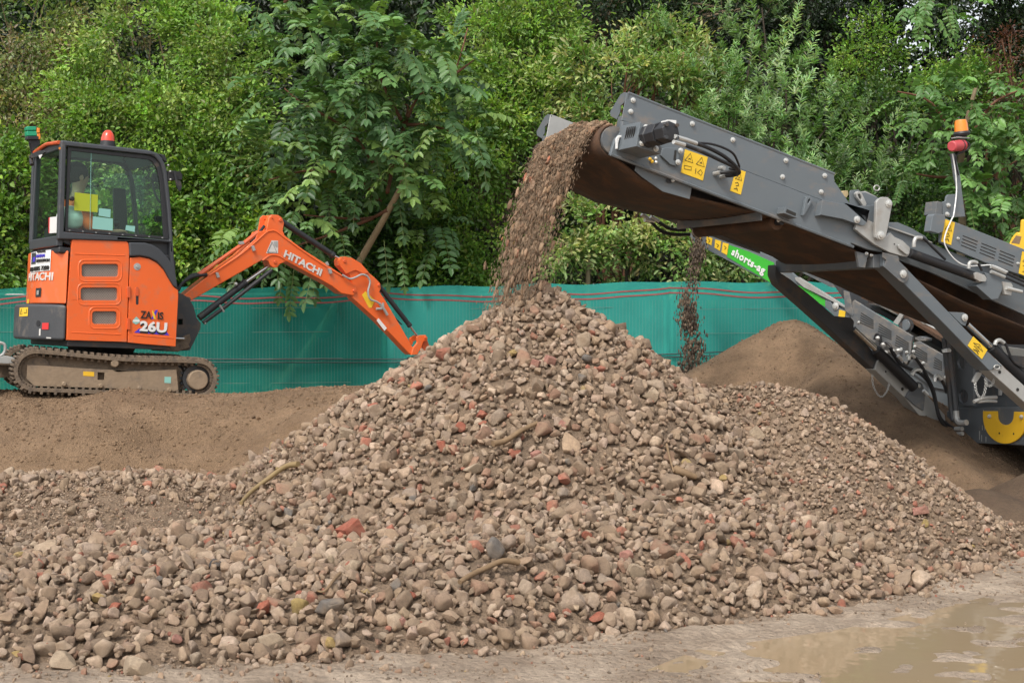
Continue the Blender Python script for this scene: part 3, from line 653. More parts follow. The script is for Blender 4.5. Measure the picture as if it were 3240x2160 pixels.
P_('round_sticker', M['teal'], EX, 1, -0.003, glist(g2, [(1370, 765), (1410, 722), (1447, 760), (1443, 785), (1405, 805), (1372, 785)]), 0.001, fdo)
P_('round_sticker', M['white'], EX, 1, -0.004, glist(g2, rrect(1378, 755, 1442, 778, 4)), 0.001, fdo)
# inner body, floor, slew ring
z0 = Y0(g2, 690, 965).z; z1 = Y0(g2, 690, 40).z; xb = Y0(g2, 1817, 1000).x
MB().box(EX, (0.03, 0.045, z0 + 0.01), (xb - 0.02, 1.38, z1 - 0.02)).build('body', M['dark'], dig, 0.01)
MB().box(EX, (0.02, 0.05, z0 - 0.06), (xb - 0.03, 1.36, z0 + 0.008)).build('floor_plate', M['cdark'], dig, 0.01)
sw = EX.on(1, 0.72, g2(1050, 1040)); MB().lathe(EX.W((sw.x, 0.72, z0 - 0.17)), EX.M.to_3x3() @ Vector((0, 0, 1)), [(0, 0.36), (0.03, 0.38), (0.05, 0.30), (0.12, 0.33), (0.13, 0.24)], 28).build('slew_ring', M['black'], dig)
# curved tail: orange rear panel and counterweight
BW = 1.42
def curve(b, x0):
    w_ = 1.27 if abs(x0 - xo) < 1e-6 else BW
    return [(x0 - b * math.sin(math.pi * t / 40) ** 0.62, w_ * t / 40) for t in range(41)]
xo = Y0(g2, 705, 300).x - 0.005
def solve(target, x0, z):
    lo, hi = 0.0, 0.8
    for _ in range(24):
        m_ = (lo + hi) / 2; mn = min(proj(EX.W((x, y, z)))[0] for x, y in curve(m_, x0))
        if mn > target: lo = m_
        else: hi = m_
    return lo
xo = Y0(g2, 705, 300).x - 0.005
bo = solve(83, xo, (z0 + z1) / 2); bc = solve(43, Y0(g2, 688, 800).x, z0 + 0.1)
zt = Y0(g2, 700, 600).z; zb_ = Y0(g2, 690, 592).z
def curved(name, mat, b, x0, za, zb, th=None, bevel=0.01, t0=0, t1=40, off=0.0):
    c = curve(b, x0)[t0:t1 + 1]
    c = [(x - off, y) for x, y in c]
    if th: inner = [(x + th, y) for x, y in reversed(c)]
    else: inner = []
    poly = c + inner; mb = MB(); mb.loft([EX.W((x, y, za)) for x, y in poly], [EX.W((x, y, zb)) for x, y in poly]); return mb.build(name, mat, dig, bevel)
rp_ = curved('rear_panel', M['orange'], bo, xo, zb_, z1, None, 0.012)
cw = curved('counterweight', M['weight'], bc, Y0(g2, 688, 800).x, z0 - 0.01, zt, None, 0.03)
def hit(b, x0, p):
    o, d = EX._ray(p); c = curve(b, x0)
    for i in range(40):
        (ax, ay), (bx, by) = c[i], c[i + 1]; nx, ny = by - ay, -(bx - ax); den = d.x * nx + d.y * ny
        if abs(den) < 1e-9: continue
        t = ((ax - o.x) * nx + (ay - o.y) * ny) / den; h = o + d * t; s = ((h.x - ax) * (bx - ax) + (h.y - ay) * (by - ay)) / ((bx - ax) ** 2 + (by - ay) ** 2)
        if -0.001 <= s <= 1.001: return i + s, h.z
    return 0, 0
def surf(b, x0, s, z, off):
    c = curve(b, x0); i = min(int(s), 39); f = s - i; x = c[i][0] * (1 - f) + c[i + 1][0] * f; y = c[i][1] * (1 - f) + c[i + 1][1] * f
    tx, ty = c[i + 1][0] - c[i][0], c[i + 1][1] - c[i][1]; l = math.hypot(tx, ty); return EX.W((x - ty / l * off, y + tx / l * off, z))
def wrap(b, x0, A, B, Ct):
    (sa, za), (sb, zb2), (sc_, zc) = hit(b, x0, A), hit(b, x0, B), hit(b, x0, Ct)
    return lambda u, v, o: surf(b, x0, sa + (sb - sa) * u, za + (zb2 - za) * u + (zc - za) * v, o)
def decal(name, mat, b, x0, A, B, Ct, parent, off=0.003, n=8):
    w_ = wrap(b, x0, A, B, Ct); mb = MB(); vs = []; fs = []
    for i in range(n + 1): vs += [w_(i / n, 0, off), w_(i / n, 1, off)]
    for i in range(n): fs.append([2 * i, 2 * i + 2, 2 * i + 3, 2 * i + 1])
    return mb.add(vs, fs).build(name, mat, parent)
lettering('HITACHI', 0, 0, 0, M['pale'], rp_, fat=0.02, warp=wrap(bo, xo, g2(303, 358), g2(552, 348), g2(303, 278)))
brd = decal('company_board', M['white'], bo, xo, g2(318, 275), g2(524, 248), g2(330, 66), rp_, 0.006)
decal('board_logo', M['cabgrey'], bo, xo, g2(332, 186), g2(376, 180), g2(332, 70), rp_, 0.009)
decal('board_logo', M['blue'], bo, xo, g2(350, 160), g2(374, 157), g2(350, 112), rp_, 0.011)
for s_, a, b_, c_, mt in (('GREATER', (396, 66), (482, 58), (396, 46), 'ink'), ('LONDON', (388, 116), (472, 108), (388, 86), 'blue'), ('DEMOLITION', (388, 166), (522, 156), (388, 134), 'ink'), ('020 8805 7200', (324, 262), (516, 240), (324, 218), 'ink')):
    lettering(s_, 0, 0, 0, M[mt], rp_, fat=0.02, warp=(lambda w_: (lambda u, v, o: w_(u, v, o + 0.007)))(wrap(bo, xo, g2(*a), g2(*b_), g2(*c_))))
decal('latch_plate', M['dark'], bo, xo, g2(372, 522), g2(426, 518), g2(374, 430), rp_, 0.006); decal('latch', M['galv'], bo, xo, g2(390, 500), g2(412, 498), g2(390, 455), rp_, 0.012)
decal('sticker', M['yellow'], bo, xo, g2(284, 586), g2(302, 586), g2(284, 545), rp_, 0.004)
decal('warning_sticker', M['yellow'], bc, Y0(g2, 688, 800).x, g2(203, 722), g2(290, 718), g2(206, 632), cw, 0.004)
w_ = wrap(bc, Y0(g2, 688, 800).x, g2(203, 722), g2(290, 718), g2(206, 632))
def ringtube(mb, pts, r): mb.tube(pts, r, n=5, smooth=False)
mb = MB(); ringtube(mb, [w_(u, v, 0.006) for u, v in ((0.15, 0.25), (0.42, 0.25), (0.28, 0.85), (0.15, 0.25))], 0.002); ringtube(mb, [w_(0.62, 0.4, 0.006), w_(0.9, 0.4, 0.006), w_(0.88, 0.8, 0.006)], 0.003); mb.split('pictogram', M['ink'], cw)
decal('reflector', M['red'], bc, Y0(g2, 688, 800).x, g2(438, 856), g2(505, 856), g2(438, 788), cw, 0.006)
s_, z_ = hit(bc, Y0(g2, 688, 800).x, g2(398, 795)); nrm = (surf(bc, Y0(g2, 688, 800).x, s_, z_, 0.1) - surf(bc, Y0(g2, 688, 800).x, s_, z_, 0)); MB().lathe(surf(bc, Y0(g2, 688, 800).x, s_, z_, 0), nrm, [(-0.001, 0.03), (0.004, 0.03)], 16).build('socket_hole', M['black'], cw)
decal('scrape', M['pale'], bc, Y0(g2, 688, 800).x, g2(404, 920), g2(420, 918), g2(408, 850), cw, 0.003); decal('scrape', M['pale'], bc, Y0(g2, 688, 800).x, g2(480, 946), g2(530, 950), g2(480, 935), cw, 0.003)

# ---------------- cab
CWD = 1.04
xr = Y0(g1, 640, 800).x
fo = [(635, 310), (1540, 415), (1630, 445), (1700, 530), (1735, 640), (1770, 1000), (1792, 1360), (1806, 1568), (1838, 1840), (1800, 1800), (1765, 1568), (1757, 1362), (640, 1330), (600, 1330)]
fi = [(690, 365), (1540, 455), (1605, 480), (1660, 545), (1692, 660), (1730, 1000), (1757, 1338), (664, 1252)]
cab = P_('cab_frame', M['cabgrey'], EX, 1, -0.015, glist(g1, fo), 0.075, dig, 0.014, [glist(g1, fi)])
wo = [(700, 375), (1535, 463), (1600, 488), (1652, 550), (1684, 662), (1722, 1000), (1748, 1332), (672, 1248)]
wi = [(738, 415), (1530, 505), (1580, 530), (1622, 600), (1650, 720), (1672, 980), (1692, 1300), (702, 1214)]
P_('window_frame', M['dark'], EX, 1, 0.012, glist(g1, wo), 0.03, cab, 0.004, [glist(g1, wi)])
win = P_('side_window', M['glass'], EX, 1, 0.028, glist(g1, wi), 0.005, cab)
MB().tube([EX.W(EX.on(1, 0.02, g1(*p))) for p in ((942, 440), (930, 1230))], 0.0022, n=6, smooth=False).build('pane_edge', M['teal'], cab)
mb = MB()
for p in ((1180, 470), (1290, 780)): pass
for k in range(8):
    c0 = g1(700 + 137 * k + 12, 1232 + 11 * k); mb.prism(EX, 1, 0.008, [c0, (c0[0] + 5, c0[1] + 0.5), (c0[0] + 5, c0[1] + 3), (c0[0], c0[1] + 2.5)], 0.004)
mb.split('clip', M['galv'], cab)
for nm, mt, rc in (('lime_label', 'lime', (772, 845, 1012, 1045)), ('teal_label', 'teal', (1025, 1008, 1144, 1100)), ('teal_label', 'teal', (960, 1094, 1168, 1235)), ('teal_label', 'teal', (1302, 1184, 1396, 1248))):
    x0, y0, x1, y1 = rc; P_(nm, M[mt], EX, 1, 0.0255, glist(g1, [(x0, y0), (x1, y0 + (x1 - x0) * 0.11), (x1 - 4, y1 + 6), (x0 - 6, y1 - 14)]), 0.0015, win)
MB().lathe(EX.W(EX.on(1, 0.03, g1(738, 912))), EX.M.to_3x3() @ Vector((0, -1, 0)), [(0, 0.02), (0.03, 0.022), (0.035, 0.014)]).build('window_knob', M['black'], cab)
# far side frame, roof, rear face
P_('cab_frame_far', M['cabgrey'], EX, 1, CWD - 0.06, glist(g1, []) or [proj(EX.W(EX.on(1, -0.015, g1(*p)) + Vector((0, CWD - 0.045, 0)))) for p in fo], 0.06, dig, 0.012, [[proj(EX.W(EX.on(1, -0.015, g1(*p)) + Vector((0, CWD - 0.045, 0)))) for p in fi]]).name = 'cab_frame'
P_('roof', M['cabgrey'], EX, 1, 0.045, glist(g1, [(640, 306), (1540, 409), (1628, 438), (1690, 505), (1672, 535), (1608, 472), (1540, 445), (640, 342)]), CWD - 0.1, dig, 0.01)
P_('windscreen', M['glass'], EX, 1, 0.06, glist(g1, [(1697, 560), (1728, 650), (1768, 1000), (1785, 1350), (1778, 1350), (1760, 1000), (1720, 650), (1690, 560)]), CWD - 0.12, cab)
XR = lambda g, *p: EX.on(0, xr, g(*p))
zr0 = XR(g1, 600, 1345).z; zr1 = XR(g1, 640, 330).z
mb = MB(); mb.box(EX, (xr - 0.01, CWD - 0.07, zr0), (xr + 0.05, CWD - 0.005, zr1)); mb.box(EX, (xr - 0.012, 0.05, zr1 - 0.06), (xr + 0.05, CWD - 0.07, zr1 + 0.02)); mb.box(EX, (xr - 0.012, 0.05, zr0 - 0.05), (xr + 0.05, CWD - 0.01, zr0 + 0.05))
mb.build('rear_frame', M['cabgrey'], cab, 0.012)
rw = MB().box(EX, (xr + 0.01, 0.06, zr0 + 0.05), (xr + 0.016, CWD - 0.07, zr1 - 0.06)).build('rear_window', M['glass_dark'], cab)
P_('notice', M['white'], EX, 0, xr - 0.008, glist(g1, [(512, 1103), (594, 1094), (588, 1262), (508, 1268)]), 0.005, rw)
P_('notice_edge', M['red'], EX, 0, xr - 0.0095, glist(g1, [(502, 1106), (513, 1103), (509, 1268), (500, 1262)]), 0.005, rw)
P_('marker_light', M['amber'], EX, 0, xr - 0.03, glist(g1, rrect(606, 378, 624, 402, 6)), 0.02, cab)
fw_ = MB().box(EX, (0.25, CWD - 0.035, zr0 + 0.1), (1.0, CWD - 0.028, zr1 - 0.12)).build('side_window', M['glass'], cab)
zc0 = Y0(g1, 690, 1445).z; MB().box(EX, (xr + 0.0, 0.02, zc0 - 0.03), (xb - 0.08, CWD, zr0 - 0.052)).build('cab_base', M['dark'], dig, 0.02)
P_('cab_sill', M['cabgrey'], EX, 1, 0.062, glist(g1, [(655, 1268), (1756, 1350), (1765, 1568), (1600, 1500), (735, 1400), (650, 1360)]), 0.04, dig, 0.01)
# roof furniture
def zl(o, prof, name, mat, parent, n=16, bevel=0): return MB().lathe(EX.W(o), EX.M.to_3x3() @ Vector((0, 0, 1)), prof, n).build(name, mat, parent, bevel)
b0 = EX.on(1, 0.35, g1(1112, 372)); be = zl(b0, [(0, 0.075), (0.05, 0.068), (0.055, 0.06)], 'beacon_base', M['dark'], dig)
zl(b0 + Vector((0, 0, 0.052)), [(0, 0.067), (0.04, 0.062), (0.075, 0.05), (0.10, 0.03), (0.108, 0.008)], 'beacon_lens', M['rlens'], be)
b1 = EX.on(1, 0.95, g1(340, 300)); lb = P_('lamp_bracket', M['dark'], EX, 1, 0.93, glist(g1, [(300, 288), (412, 292), (420, 350), (360, 400), (330, 450), (310, 330)]), 0.05, dig, 0.006)
P_('green_lamp', M['glens'], EX, 1, 0.90, glist(g1, rrect(277, 164, 378, 205, 8) ), 0.10, lb, 0.01); P_('green_lamp', M['glens'], EX, 1, 0.905, glist(g1, rrect(280, 209, 384, 262, 8)), 0.10, lb, 0.01)
P_('amber_lamp', M['amber'], EX, 1, 0.90, glist(g1, rrect(380, 178, 414, 232, 8)), 0.10, lb, 0.01); P_('amber_lamp', M['amber'], EX, 1, 0.905, glist(g1, rrect(384, 236, 420, 298, 8)), 0.10, lb, 0.01)
P_('lamp_plinth', M['dark'], EX, 1, 0.90, glist(g1, rrect(282, 264, 400, 300, 8)), 0.10, lb, 0.006)
mb = MB(); mb.tube([EX.W(EX.on(1, 0.93, g1(*p))) for p in ((300, 330), (330, 420), (420, 390), (540, 330), (600, 345))], 0.007, n=6); mb.build('cable', M['black'], dig)
mb = MB(); mb.tube([EX.W(EX.on(0, xr - 0.03, g1(*p))) for p in ((350, 440), (470, 355), (540, 340), (610, 328))], 0.018, n=8); mb.build('grab_rail', M['orange_deep'], cab)
P_('rear_mirror', M['dark'], EX, 0, xr - 0.12, glist(g1, [(290, 478), (330, 440), (400, 415), (458, 412), (462, 430), (420, 465), (350, 490), (300, 495)]), 0.02, dig, 0.006)
P_('mirror_tag', M['white'], EX, 0, xr - 0.125, glist(g1, [(398, 462), (438, 452), (412, 500)]), 0.004, cab)
mb = MB(); mb.tube([EX.W(EX.on(0, xr - 0.11, g1(*p))) for p in ((330, 560), (322, 500), (330, 470))], 0.02, n=8); mb.build('mirror_arm', M['dark'], dig)
mb = MB(); mb.box(EX, (xb - 0.10, -0.06, Y0(g1, 1700, 740).z), (xb + 0.10, 0.02, Y0(g1, 1700, 620).z)) if False else None
P_('mirror_bracket', M['black'], EX, 1, -0.04, glist(g1, [(1738, 622), (1800, 620), (1870, 635), (1888, 665), (1885, 715), (1825, 720), (1745, 728)]), 0.05, dig, 0.006)
P_('wing_mirror', M['dark'], EX, 1, -0.06, glist(g1, [(1800, 630), (1822, 640), (1838, 720), (1870, 730), (1884, 790), (1862, 842), (1830, 790), (1808, 700)]), 0.02, dig, 0.005)
mb = MB()
for p in ((1760, 628), (1762, 712), (1740, 565)): mb.sphere(EX.W(EX.on(1, -0.045, g1(*p))), 0.010, 8)
mb.split('bolt', M['bolt'], dig)
P_('work_lamp', M['dark'], EX, 1, 0.1, glist(g1, [(1640, 445), (1700, 455), (1725, 500), (1728, 540), (1695, 520)]), 0.09, dig, 0.01)
mb = MB(); pts = [(1560 + 12 * math.sin(k * 0.9) * (1 if k % 2 else -1) * 0 + 0, 0) for k in range(2)]
cz = [(1242, 385)] + [(1262 + 14 * (1 if k % 2 else -1) + k * 5, 410 + k * 24) for k in range(12)]
mb.tube([EX.W(EX.on(1, 0.35, g1(*p))) for p in cz], 0.006, n=6); mb.build('coiled_cord', M['black'], cab)
# levers, handrail and seat inside
mb = MB(); mb.tube([EX.W(EX.on(1, 0.12, g1(*p))) for p in ((1580, 740), (1600, 850), (1640, 930), (1670, 950))], 0.012, n=8); mb.build('handrail', M['dark'], cab)
P_('monitor', M['dark'], EX, 1, 0.15, glist(g1, rrect(1580, 655, 1650, 735, 10)), 0.05, cab, 0.006); P_('switch_box', M['dark'], EX, 1, 0.15, glist(g1, rrect(1610, 1090, 1672, 1150, 8)), 0.05, cab, 0.006)
P_('column', M['dark'], EX, 1, 0.75, glist(g1, [(1180, 800), (1300, 810), (1330, 1300), (1190, 1290)]), 0.06, cab, 0.01)
mb = MB(); mb.tube([EX.W(EX.on(1, 0.3, g1(*p))) for p in ((1240, 1300), (1225, 1200), (1210, 1175))], 0.012); mb.sphere(EX.W(EX.on(1, 0.3, g1(1208, 1165))), 0.03); mb.build('lever', M['black'], cab)
hc = EX.on(1, 0.34, g1(800, 690))
seat = MB(); zs = hc.z - 0.78
seat.box(EX, (hc.x - 0.16, 0.22, zs - 0.12), (hc.x + 0.34, 0.62, zs)); seat.box(EX, (hc.x - 0.22, 0.22, zs - 0.05), (hc.x - 0.12, 0.62, zs + 0.30)); seat.build('seat', M['dark'], dig, 0.03)
# pleated pale cover over the seat shoulder
mb = MB(); cb = EX.on(1, 0.14, g1(735, 1108))
ns, nr = 28, 12; vs = []; fs = []
for k in range(nr + 1):
    ph = math.pi * k / nr
    for i in range(ns):
        a = 2 * math.pi * i / ns; rr = 1 + 0.07 * abs(math.sin(a * 0.5 * 7)) * math.sin(ph)
        vs.append(EX.W(cb + Vector((math.cos(ph) * 0.135, math.sin(ph) * math.cos(a) * 0.09 * rr, math.sin(ph) * math.sin(a) * 0.11 * rr))))
for k in range(nr):
    for i in range(ns): j = (i + 1) % ns; fs.append([k * ns + i, (k + 1) * ns + i, (k + 1) * ns + j, k * ns + j])
mb.add(vs, fs); o = mb.build('padded_bag', M['palebag'], None, loc=EX.W(cb), ang=180); tag(o, 'pale green pleated bag lying beside the driver in the digger cab', 'bag')

# ---------------- driver
def skin(name, J, E, mat, parent, F, sub=2):
    me = bpy.data.meshes.new(name); me.from_pydata([F.W(j[0]) for j in J], E, []); o = bpy.data.objects.new(name, me); C.objects.link(o)
    sk = o.modifiers.new('s', 'SKIN'); lay = me.skin_vertices[0]
    for i, j in enumerate(J):
        r_ = j[1]; lay.data[i].radius = (r_, r_) if isinstance(r_, float) else r_
    lay.data[0].use_root = True
    sb = o.modifiers.new('u', 'SUBSURF'); sb.levels = sub; sb.render_levels = sub
    dg = bpy.context.evaluated_depsgraph_get(); m2 = bpy.data.meshes.new_from_object(o.evaluated_get(dg)); bpy.data.objects.remove(o)
    m2.name = name; m2.polygons.foreach_set('use_smooth', [True] * len(m2.polygons)); m2.materials.clear()
    return link_mesh(name, m2, mat, parent)
H = Vector((hc.x, hc.y, hc.z)); V3 = lambda x, y, z: H + Vector((x, y, z))
man = thing('person', 'driver in orange high visibility jacket sitting in the digger cab facing the boom', 'person', EX.M @ Matrix.Translation(V3(0, 0, -0.78)))
J = [(V3(-0.02, 0, -0.72), (0.15, 0.11)), (V3(-0.03, 0, -0.50), (0.14, 0.10)), (V3(0, 0, -0.30), (0.16, 0.11)), (V3(0.01, 0, -0.16), (0.06, 0.06)), (V3(0.02, 0, -0.08), (0.06, 0.065)), (V3(0.02, 0, 0.0), (0.085, 0.095)), (V3(0.01, 0, 0.08), (0.075, 0.085)), (V3(0.105, 0, -0.015), 0.014),
     (V3(0.0, -0.17, -0.24), 0.062), (V3(0.06, -0.24, -0.48), 0.048), (V3(0.30, -0.20, -0.52), 0.036), (V3(0.37, -0.19, -0.50), 0.030),
     (V3(0.0, 0.17, -0.24), 0.062), (V3(0.06, 0.24, -0.48), 0.048), (V3(0.30, 0.20, -0.52), 0.036), (V3(0.37, 0.19, -0.50), 0.030),
     (V3(0.12, -0.10, -0.74), 0.088), (V3(0.42, -0.12, -0.70), 0.068), (V3(0.46, -0.12, -0.98), 0.05), (V3(0.58, -0.12, -1.08), 0.04),
     (V3(0.12, 0.10, -0.74), 0.088), (V3(0.42, 0.12, -0.70), 0.068), (V3(0.46, 0.12, -0.98), 0.05), (V3(0.58, 0.12, -1.08), 0.04)]
E = [(0, 1), (1, 2), (2, 3), (3, 4), (4, 5), (5, 6), (5, 7), (2, 8), (8, 9), (9, 10), (10, 11), (2, 12), (12, 13), (13, 14), (14, 15), (0, 16), (16, 17), (17, 18), (18, 19), (0, 20), (20, 21), (21, 22), (22, 23)]
for s_ in (11, 15):                      # curled fingers and thumb closed on the levers
    base = J[s_][0]
    for f_ in range(4):
        yo = (f_ - 1.5) * 0.019; L0 = (0.030, 0.034, 0.032, 0.026)[f_]; k = len(J)
        J += [(base + Vector((0.035, yo, 0.008)), 0.0095), (base + Vector((0.035 + L0, yo, -0.006)), 0.009), (base + Vector((0.03 + L0, yo, -0.032)), 0.008)]; E += [(s_, k), (k, k + 1), (k + 1, k + 2)]
    k = len(J); sg = 1 if s_ == 11 else -1; J += [(base + Vector((0.01, 0.034 * sg, 0.0)), 0.0105), (base + Vector((0.045, 0.036 * sg, -0.018)), 0.0095)]; E += [(s_, k), (k, k + 1)]
skin('body', J, E, M['skin'], man, EX)
Jc = [(a, (tuple(x + 0.03 for x in b) if isinstance(b, tuple) else b + 0.024)) for a, b in J]
def sub(ids, E_):
    mp = {k: i for i, k in enumerate(ids)}; return [Jc[k] for k in ids], [(mp[a], mp[b]) for a, b in E_ if a in mp and b in mp]
a_, b_ = sub([0, 1, 2, 8, 9, 10, 12, 13, 14], E); skin('jacket', a_, b_, M['hivis'], man, EX)
a_, b_ = sub([0, 16, 17, 18, 20, 21, 22], E); skin('trousers', a_, b_, M['hivis'], man, EX)
mb = MB(); mb.sphere(EX.W(V3(-0.015, 0, 0.045)), 0.118, 14, (1.0, 0.86, 0.92), EX.M.to_3x3()); mb.build('hair', M['hair'], man, ang=180)
mb = MB()
for sgn in (-1, 1): mb.sphere(EX.W(V3(0.10, 0.032 * sgn, 0.01)), 0.012, 8)
mb.split('eye', M['ink'], man)
mb = MB()
for sgn in (-1, 1): mb.sphere(EX.W(V3(0.015, 0.088 * sgn, -0.01)), 0.03, 8, (0.7, 0.35, 1.1), EX.M.to_3x3())
mb.split('ear', M['skin'], man)

# ---------------- undercarriage: two crawler tracks, frames, blade
c1 = UC.on(1, 0, g2(372, 1282)); c2 = UC.on(1, 0, g2(2052, 1365)); RR = 0.192; RR2 = 0.180
def track(yo):
    tr = MB(); c1v, c2v = Vector((c1.x, c1.z)), Vector((c2.x, c2.z)); d = (c2v - c1v); L_ = d.length; ang = math.atan2(d.y, d.x)
    path = []
    for k in range(17): a = ang + math.pi / 2 + math.pi * k / 16; path.append((c1v + RR * Vector((math.cos(a), math.sin(a))), a))
    for k in range(1, 24):
        t = k / 24; a = ang - math.pi / 2; path.append((c1v.lerp(c2v, t) + (RR + (RR2 - RR) * t) * Vector((math.cos(a), math.sin(a))), a))
    for k in range(17): a = ang - math.pi / 2 + math.pi * k / 16; path.append((c2v + RR2 * Vector((math.cos(a), math.sin(a))), a))
    for k in range(1, 24):
        t = k / 24; a = ang + math.pi / 2; sag = -0.022 * math.sin(math.pi * t) ** 2; path.append((c2v.lerp(c1v, t) + (RR2 + (RR - RR2) * t + sag) * Vector((math.cos(a), math.sin(a))), a))
    n = len(path); vs = []; fs = []
    for (p, a) in path:
        o = Vector((math.cos(a), math.sin(a)))
        for (rr, yy) in ((0, 0), (0, 0.30), (-0.035, 0.30), (-0.035, 0.0)): q_ = p + o * rr; vs.append(UC.W((q_.x, yy + yo, q_.y)))
    for k in range(n):
        j = (k + 1) % n
        for m_ in range(4): m2 = (m_ + 1) % 4; fs.append([4 * k + m_, 4 * k + m2, 4 * j + m2, 4 * j + m_])
    tr.add(vs, fs)
    for k in range(n):              # tread lugs outside and guide lugs inside
        p, a = path[k]; o = Vector((math.cos(a), math.sin(a))); t_ = Vector((-o.y, o.x)); w_ = 0.014
        for (r0, r1, ya, yb) in ((-0.004, 0.024, 0.0 if k % 2 else 0.02, 0.29), (-0.062, -0.03, 0.035, 0.06)):
            vv = []
            for yy in (ya, yb):
                for (rr, tt) in ((r0, -w_), (r0, w_), (r1, w_ * 0.7), (r1, -w_ * 0.7)): q_ = p + o * rr + t_ * tt; vv.append(UC.W((q_.x, yy + yo, q_.y)))
            tr.add(vv, [[0, 1, 2, 3], [7, 6, 5, 4], [0, 4, 5, 1], [1, 5, 6, 2], [2, 6, 7, 3], [3, 7, 4, 0]])
    tb = tr.build('crawler_track', M['mudrub'], dig, 0.003)
    U = Vector((0, -1, 0)); ax = UC.M.to_3x3() @ U
    off = lambda p: [proj(UC.W(UC.on(1, 0, p_) + Vector((0, yo, 0)))) for p_ in p]
    sf = [(285, 1225), (520, 1235), (900, 1262), (1420, 1288), (1830, 1272), (1850, 1478), (1810, 1498), (1700, 1508), (1420, 1482), (1100, 1462), (640, 1450), (360, 1440), (280, 1370)]
    F2 = Fr(UC.M @ Matrix.Translation((0, yo, 0)))
    def PP(name, mat, c, pts, th, bevel=0, holes=()):
        mb = MB(); e = Vector((0, th, 0))
        mk = lambda ps: ([F2.W(UC.on(1, 0, g2(*p)) + Vector((0, c, 0))) for p in ps], [F2.W(UC.on(1, 0, g2(*p)) + Vector((0, c, 0)) + e) for p in ps])
        A, B = mk(pts); mb.loft(A, B, [mk(h) for h in holes]); return mb.build(name, mat, tb, bevel)
    PP('side_frame', M['muddy'], 0.035, sf, 0.06, 0.006, [[(1015, 1300), (1088, 1302), (1084, 1380), (1014, 1378)]])
    PP('inner_frame', M['mudrub'], 0.10, [(470, 1130), (1860, 1180), (1880, 1480), (420, 1440)], 0.12, 0.01)
    PP('yellow_plate', M['ypaint'], 0.033, [(865, 1290), (978, 1296), (978, 1342), (865, 1336)], 0.002); PP('sticker', M['teal'], 0.033, [(1708, 1345), (1775, 1348), (1772, 1412), (1706, 1408)], 0.002)
    def disc(name, mat, p, r_, y0, y1, n=24, prof=None):
        q_ = UC.on(1, 0, g2(*p)); return MB().lathe(F2.W(q_ + Vector((0, y1, 0))), ax, prof or [(0, r_), (y1 - y0 - 0.008, r_), (y1 - y0, r_ - 0.008)], n).build(name, mat, tb)
    disc('idler_wheel', M['mudrub'], (372, 1282), 0.142, 0.07, 0.13); disc('sprocket_hub', M['muddy'], (2048, 1378), 0.095, -0.01, 0.16)
    mb = MB(); q_ = UC.on(1, 0, g2(2052, 1368)); mb.lathe(F2.W(q_ + Vector((0, 0.14, 0))), ax, [(0, 0.135), (0.05, 0.135)], 24)
    for k in range(18):
        a = 2 * math.pi * k / 18; cc = q_ + Vector((math.cos(a) * 0.145, 0.115, math.sin(a) * 0.145)); mb.sphere(F2.W(cc), 0.016, 6)
    mb.build('sprocket', M['cdark'], tb)
    for p, r_ in (((1190, 1207), 0.036), ((665, 1420), 0.022), ((1045, 1438), 0.022), ((1445, 1462), 0.020), ((1755, 1480), 0.022)): disc('roller', M['muddy'], p, r_, 0.0, 0.10)
    for xx in (640, 1040, 1440): disc('track_roller', M['mudrub'], (xx, 1478), 0.055, 0.08, 0.2)
track(0.0); track(1.22)
MB().box(UC, (c1.x + 0.25, 0.28, c1.z - 0.08), (c2.x - 0.25, 1.24, c1.z + 0.10)).build('undercarriage_frame', M['cdark'], dig, 0.02)
mb = MB()
for yy in (0.36, 1.0): mb.add([UC.W(Vector((x, yy + dy, z))) for dy in (0, 0.08) for (x, z) in ((c1.x + 0.3, c1.z + 0.04), (c1.x + 0.3, c1.z - 0.05), (c1.x - 0.52, c1.z - 0.10), (c1.x - 0.52, c1.z + 0.03))], [[0, 1, 2, 3], [7, 6, 5, 4], [0, 4, 5, 1], [1, 5, 6, 2], [2, 6, 7, 3], [3, 7, 4, 0]])
mb.split('blade_arm', M['mudrub'], dig, 0.006)
mb = MB(); prof = [(-0.50, 0.16), (-0.545, 0.05), (-0.54, -0.10), (-0.49, -0.22), (-0.46, -0.21), (-0.50, -0.10), (-0.505, 0.05), (-0.465, 0.155)]
mb.loft([UC.W((c1.x + a, -0.02, c1.z + b + 0.02)) for a, b in prof], [UC.W((c1.x + a, 1.52, c1.z + b + 0.02)) for a, b in prof]); mb.build('dozer_blade', M['cdark'], dig, 0.004)
mb = MB(); mb.tube([UC.W(UC.on(1, 0.3, g2(*p))) for p in ((-20, 1180), (-10, 1010), (20, 998), (48, 1015), (52, 1070), (30, 1110), (-5, 1130))], 0.014, n=8); mb.build('tie_loop', M['galv'], dig)
MB().prism(UC, 1, 0.25, glist(g2, [(-60, 1150), (60, 1130), (200, 1160), (215, 1205), (60, 1210), (-60, 1200)]), 0.5).build('blade_bracket', M['galv'], dig, 0.005)

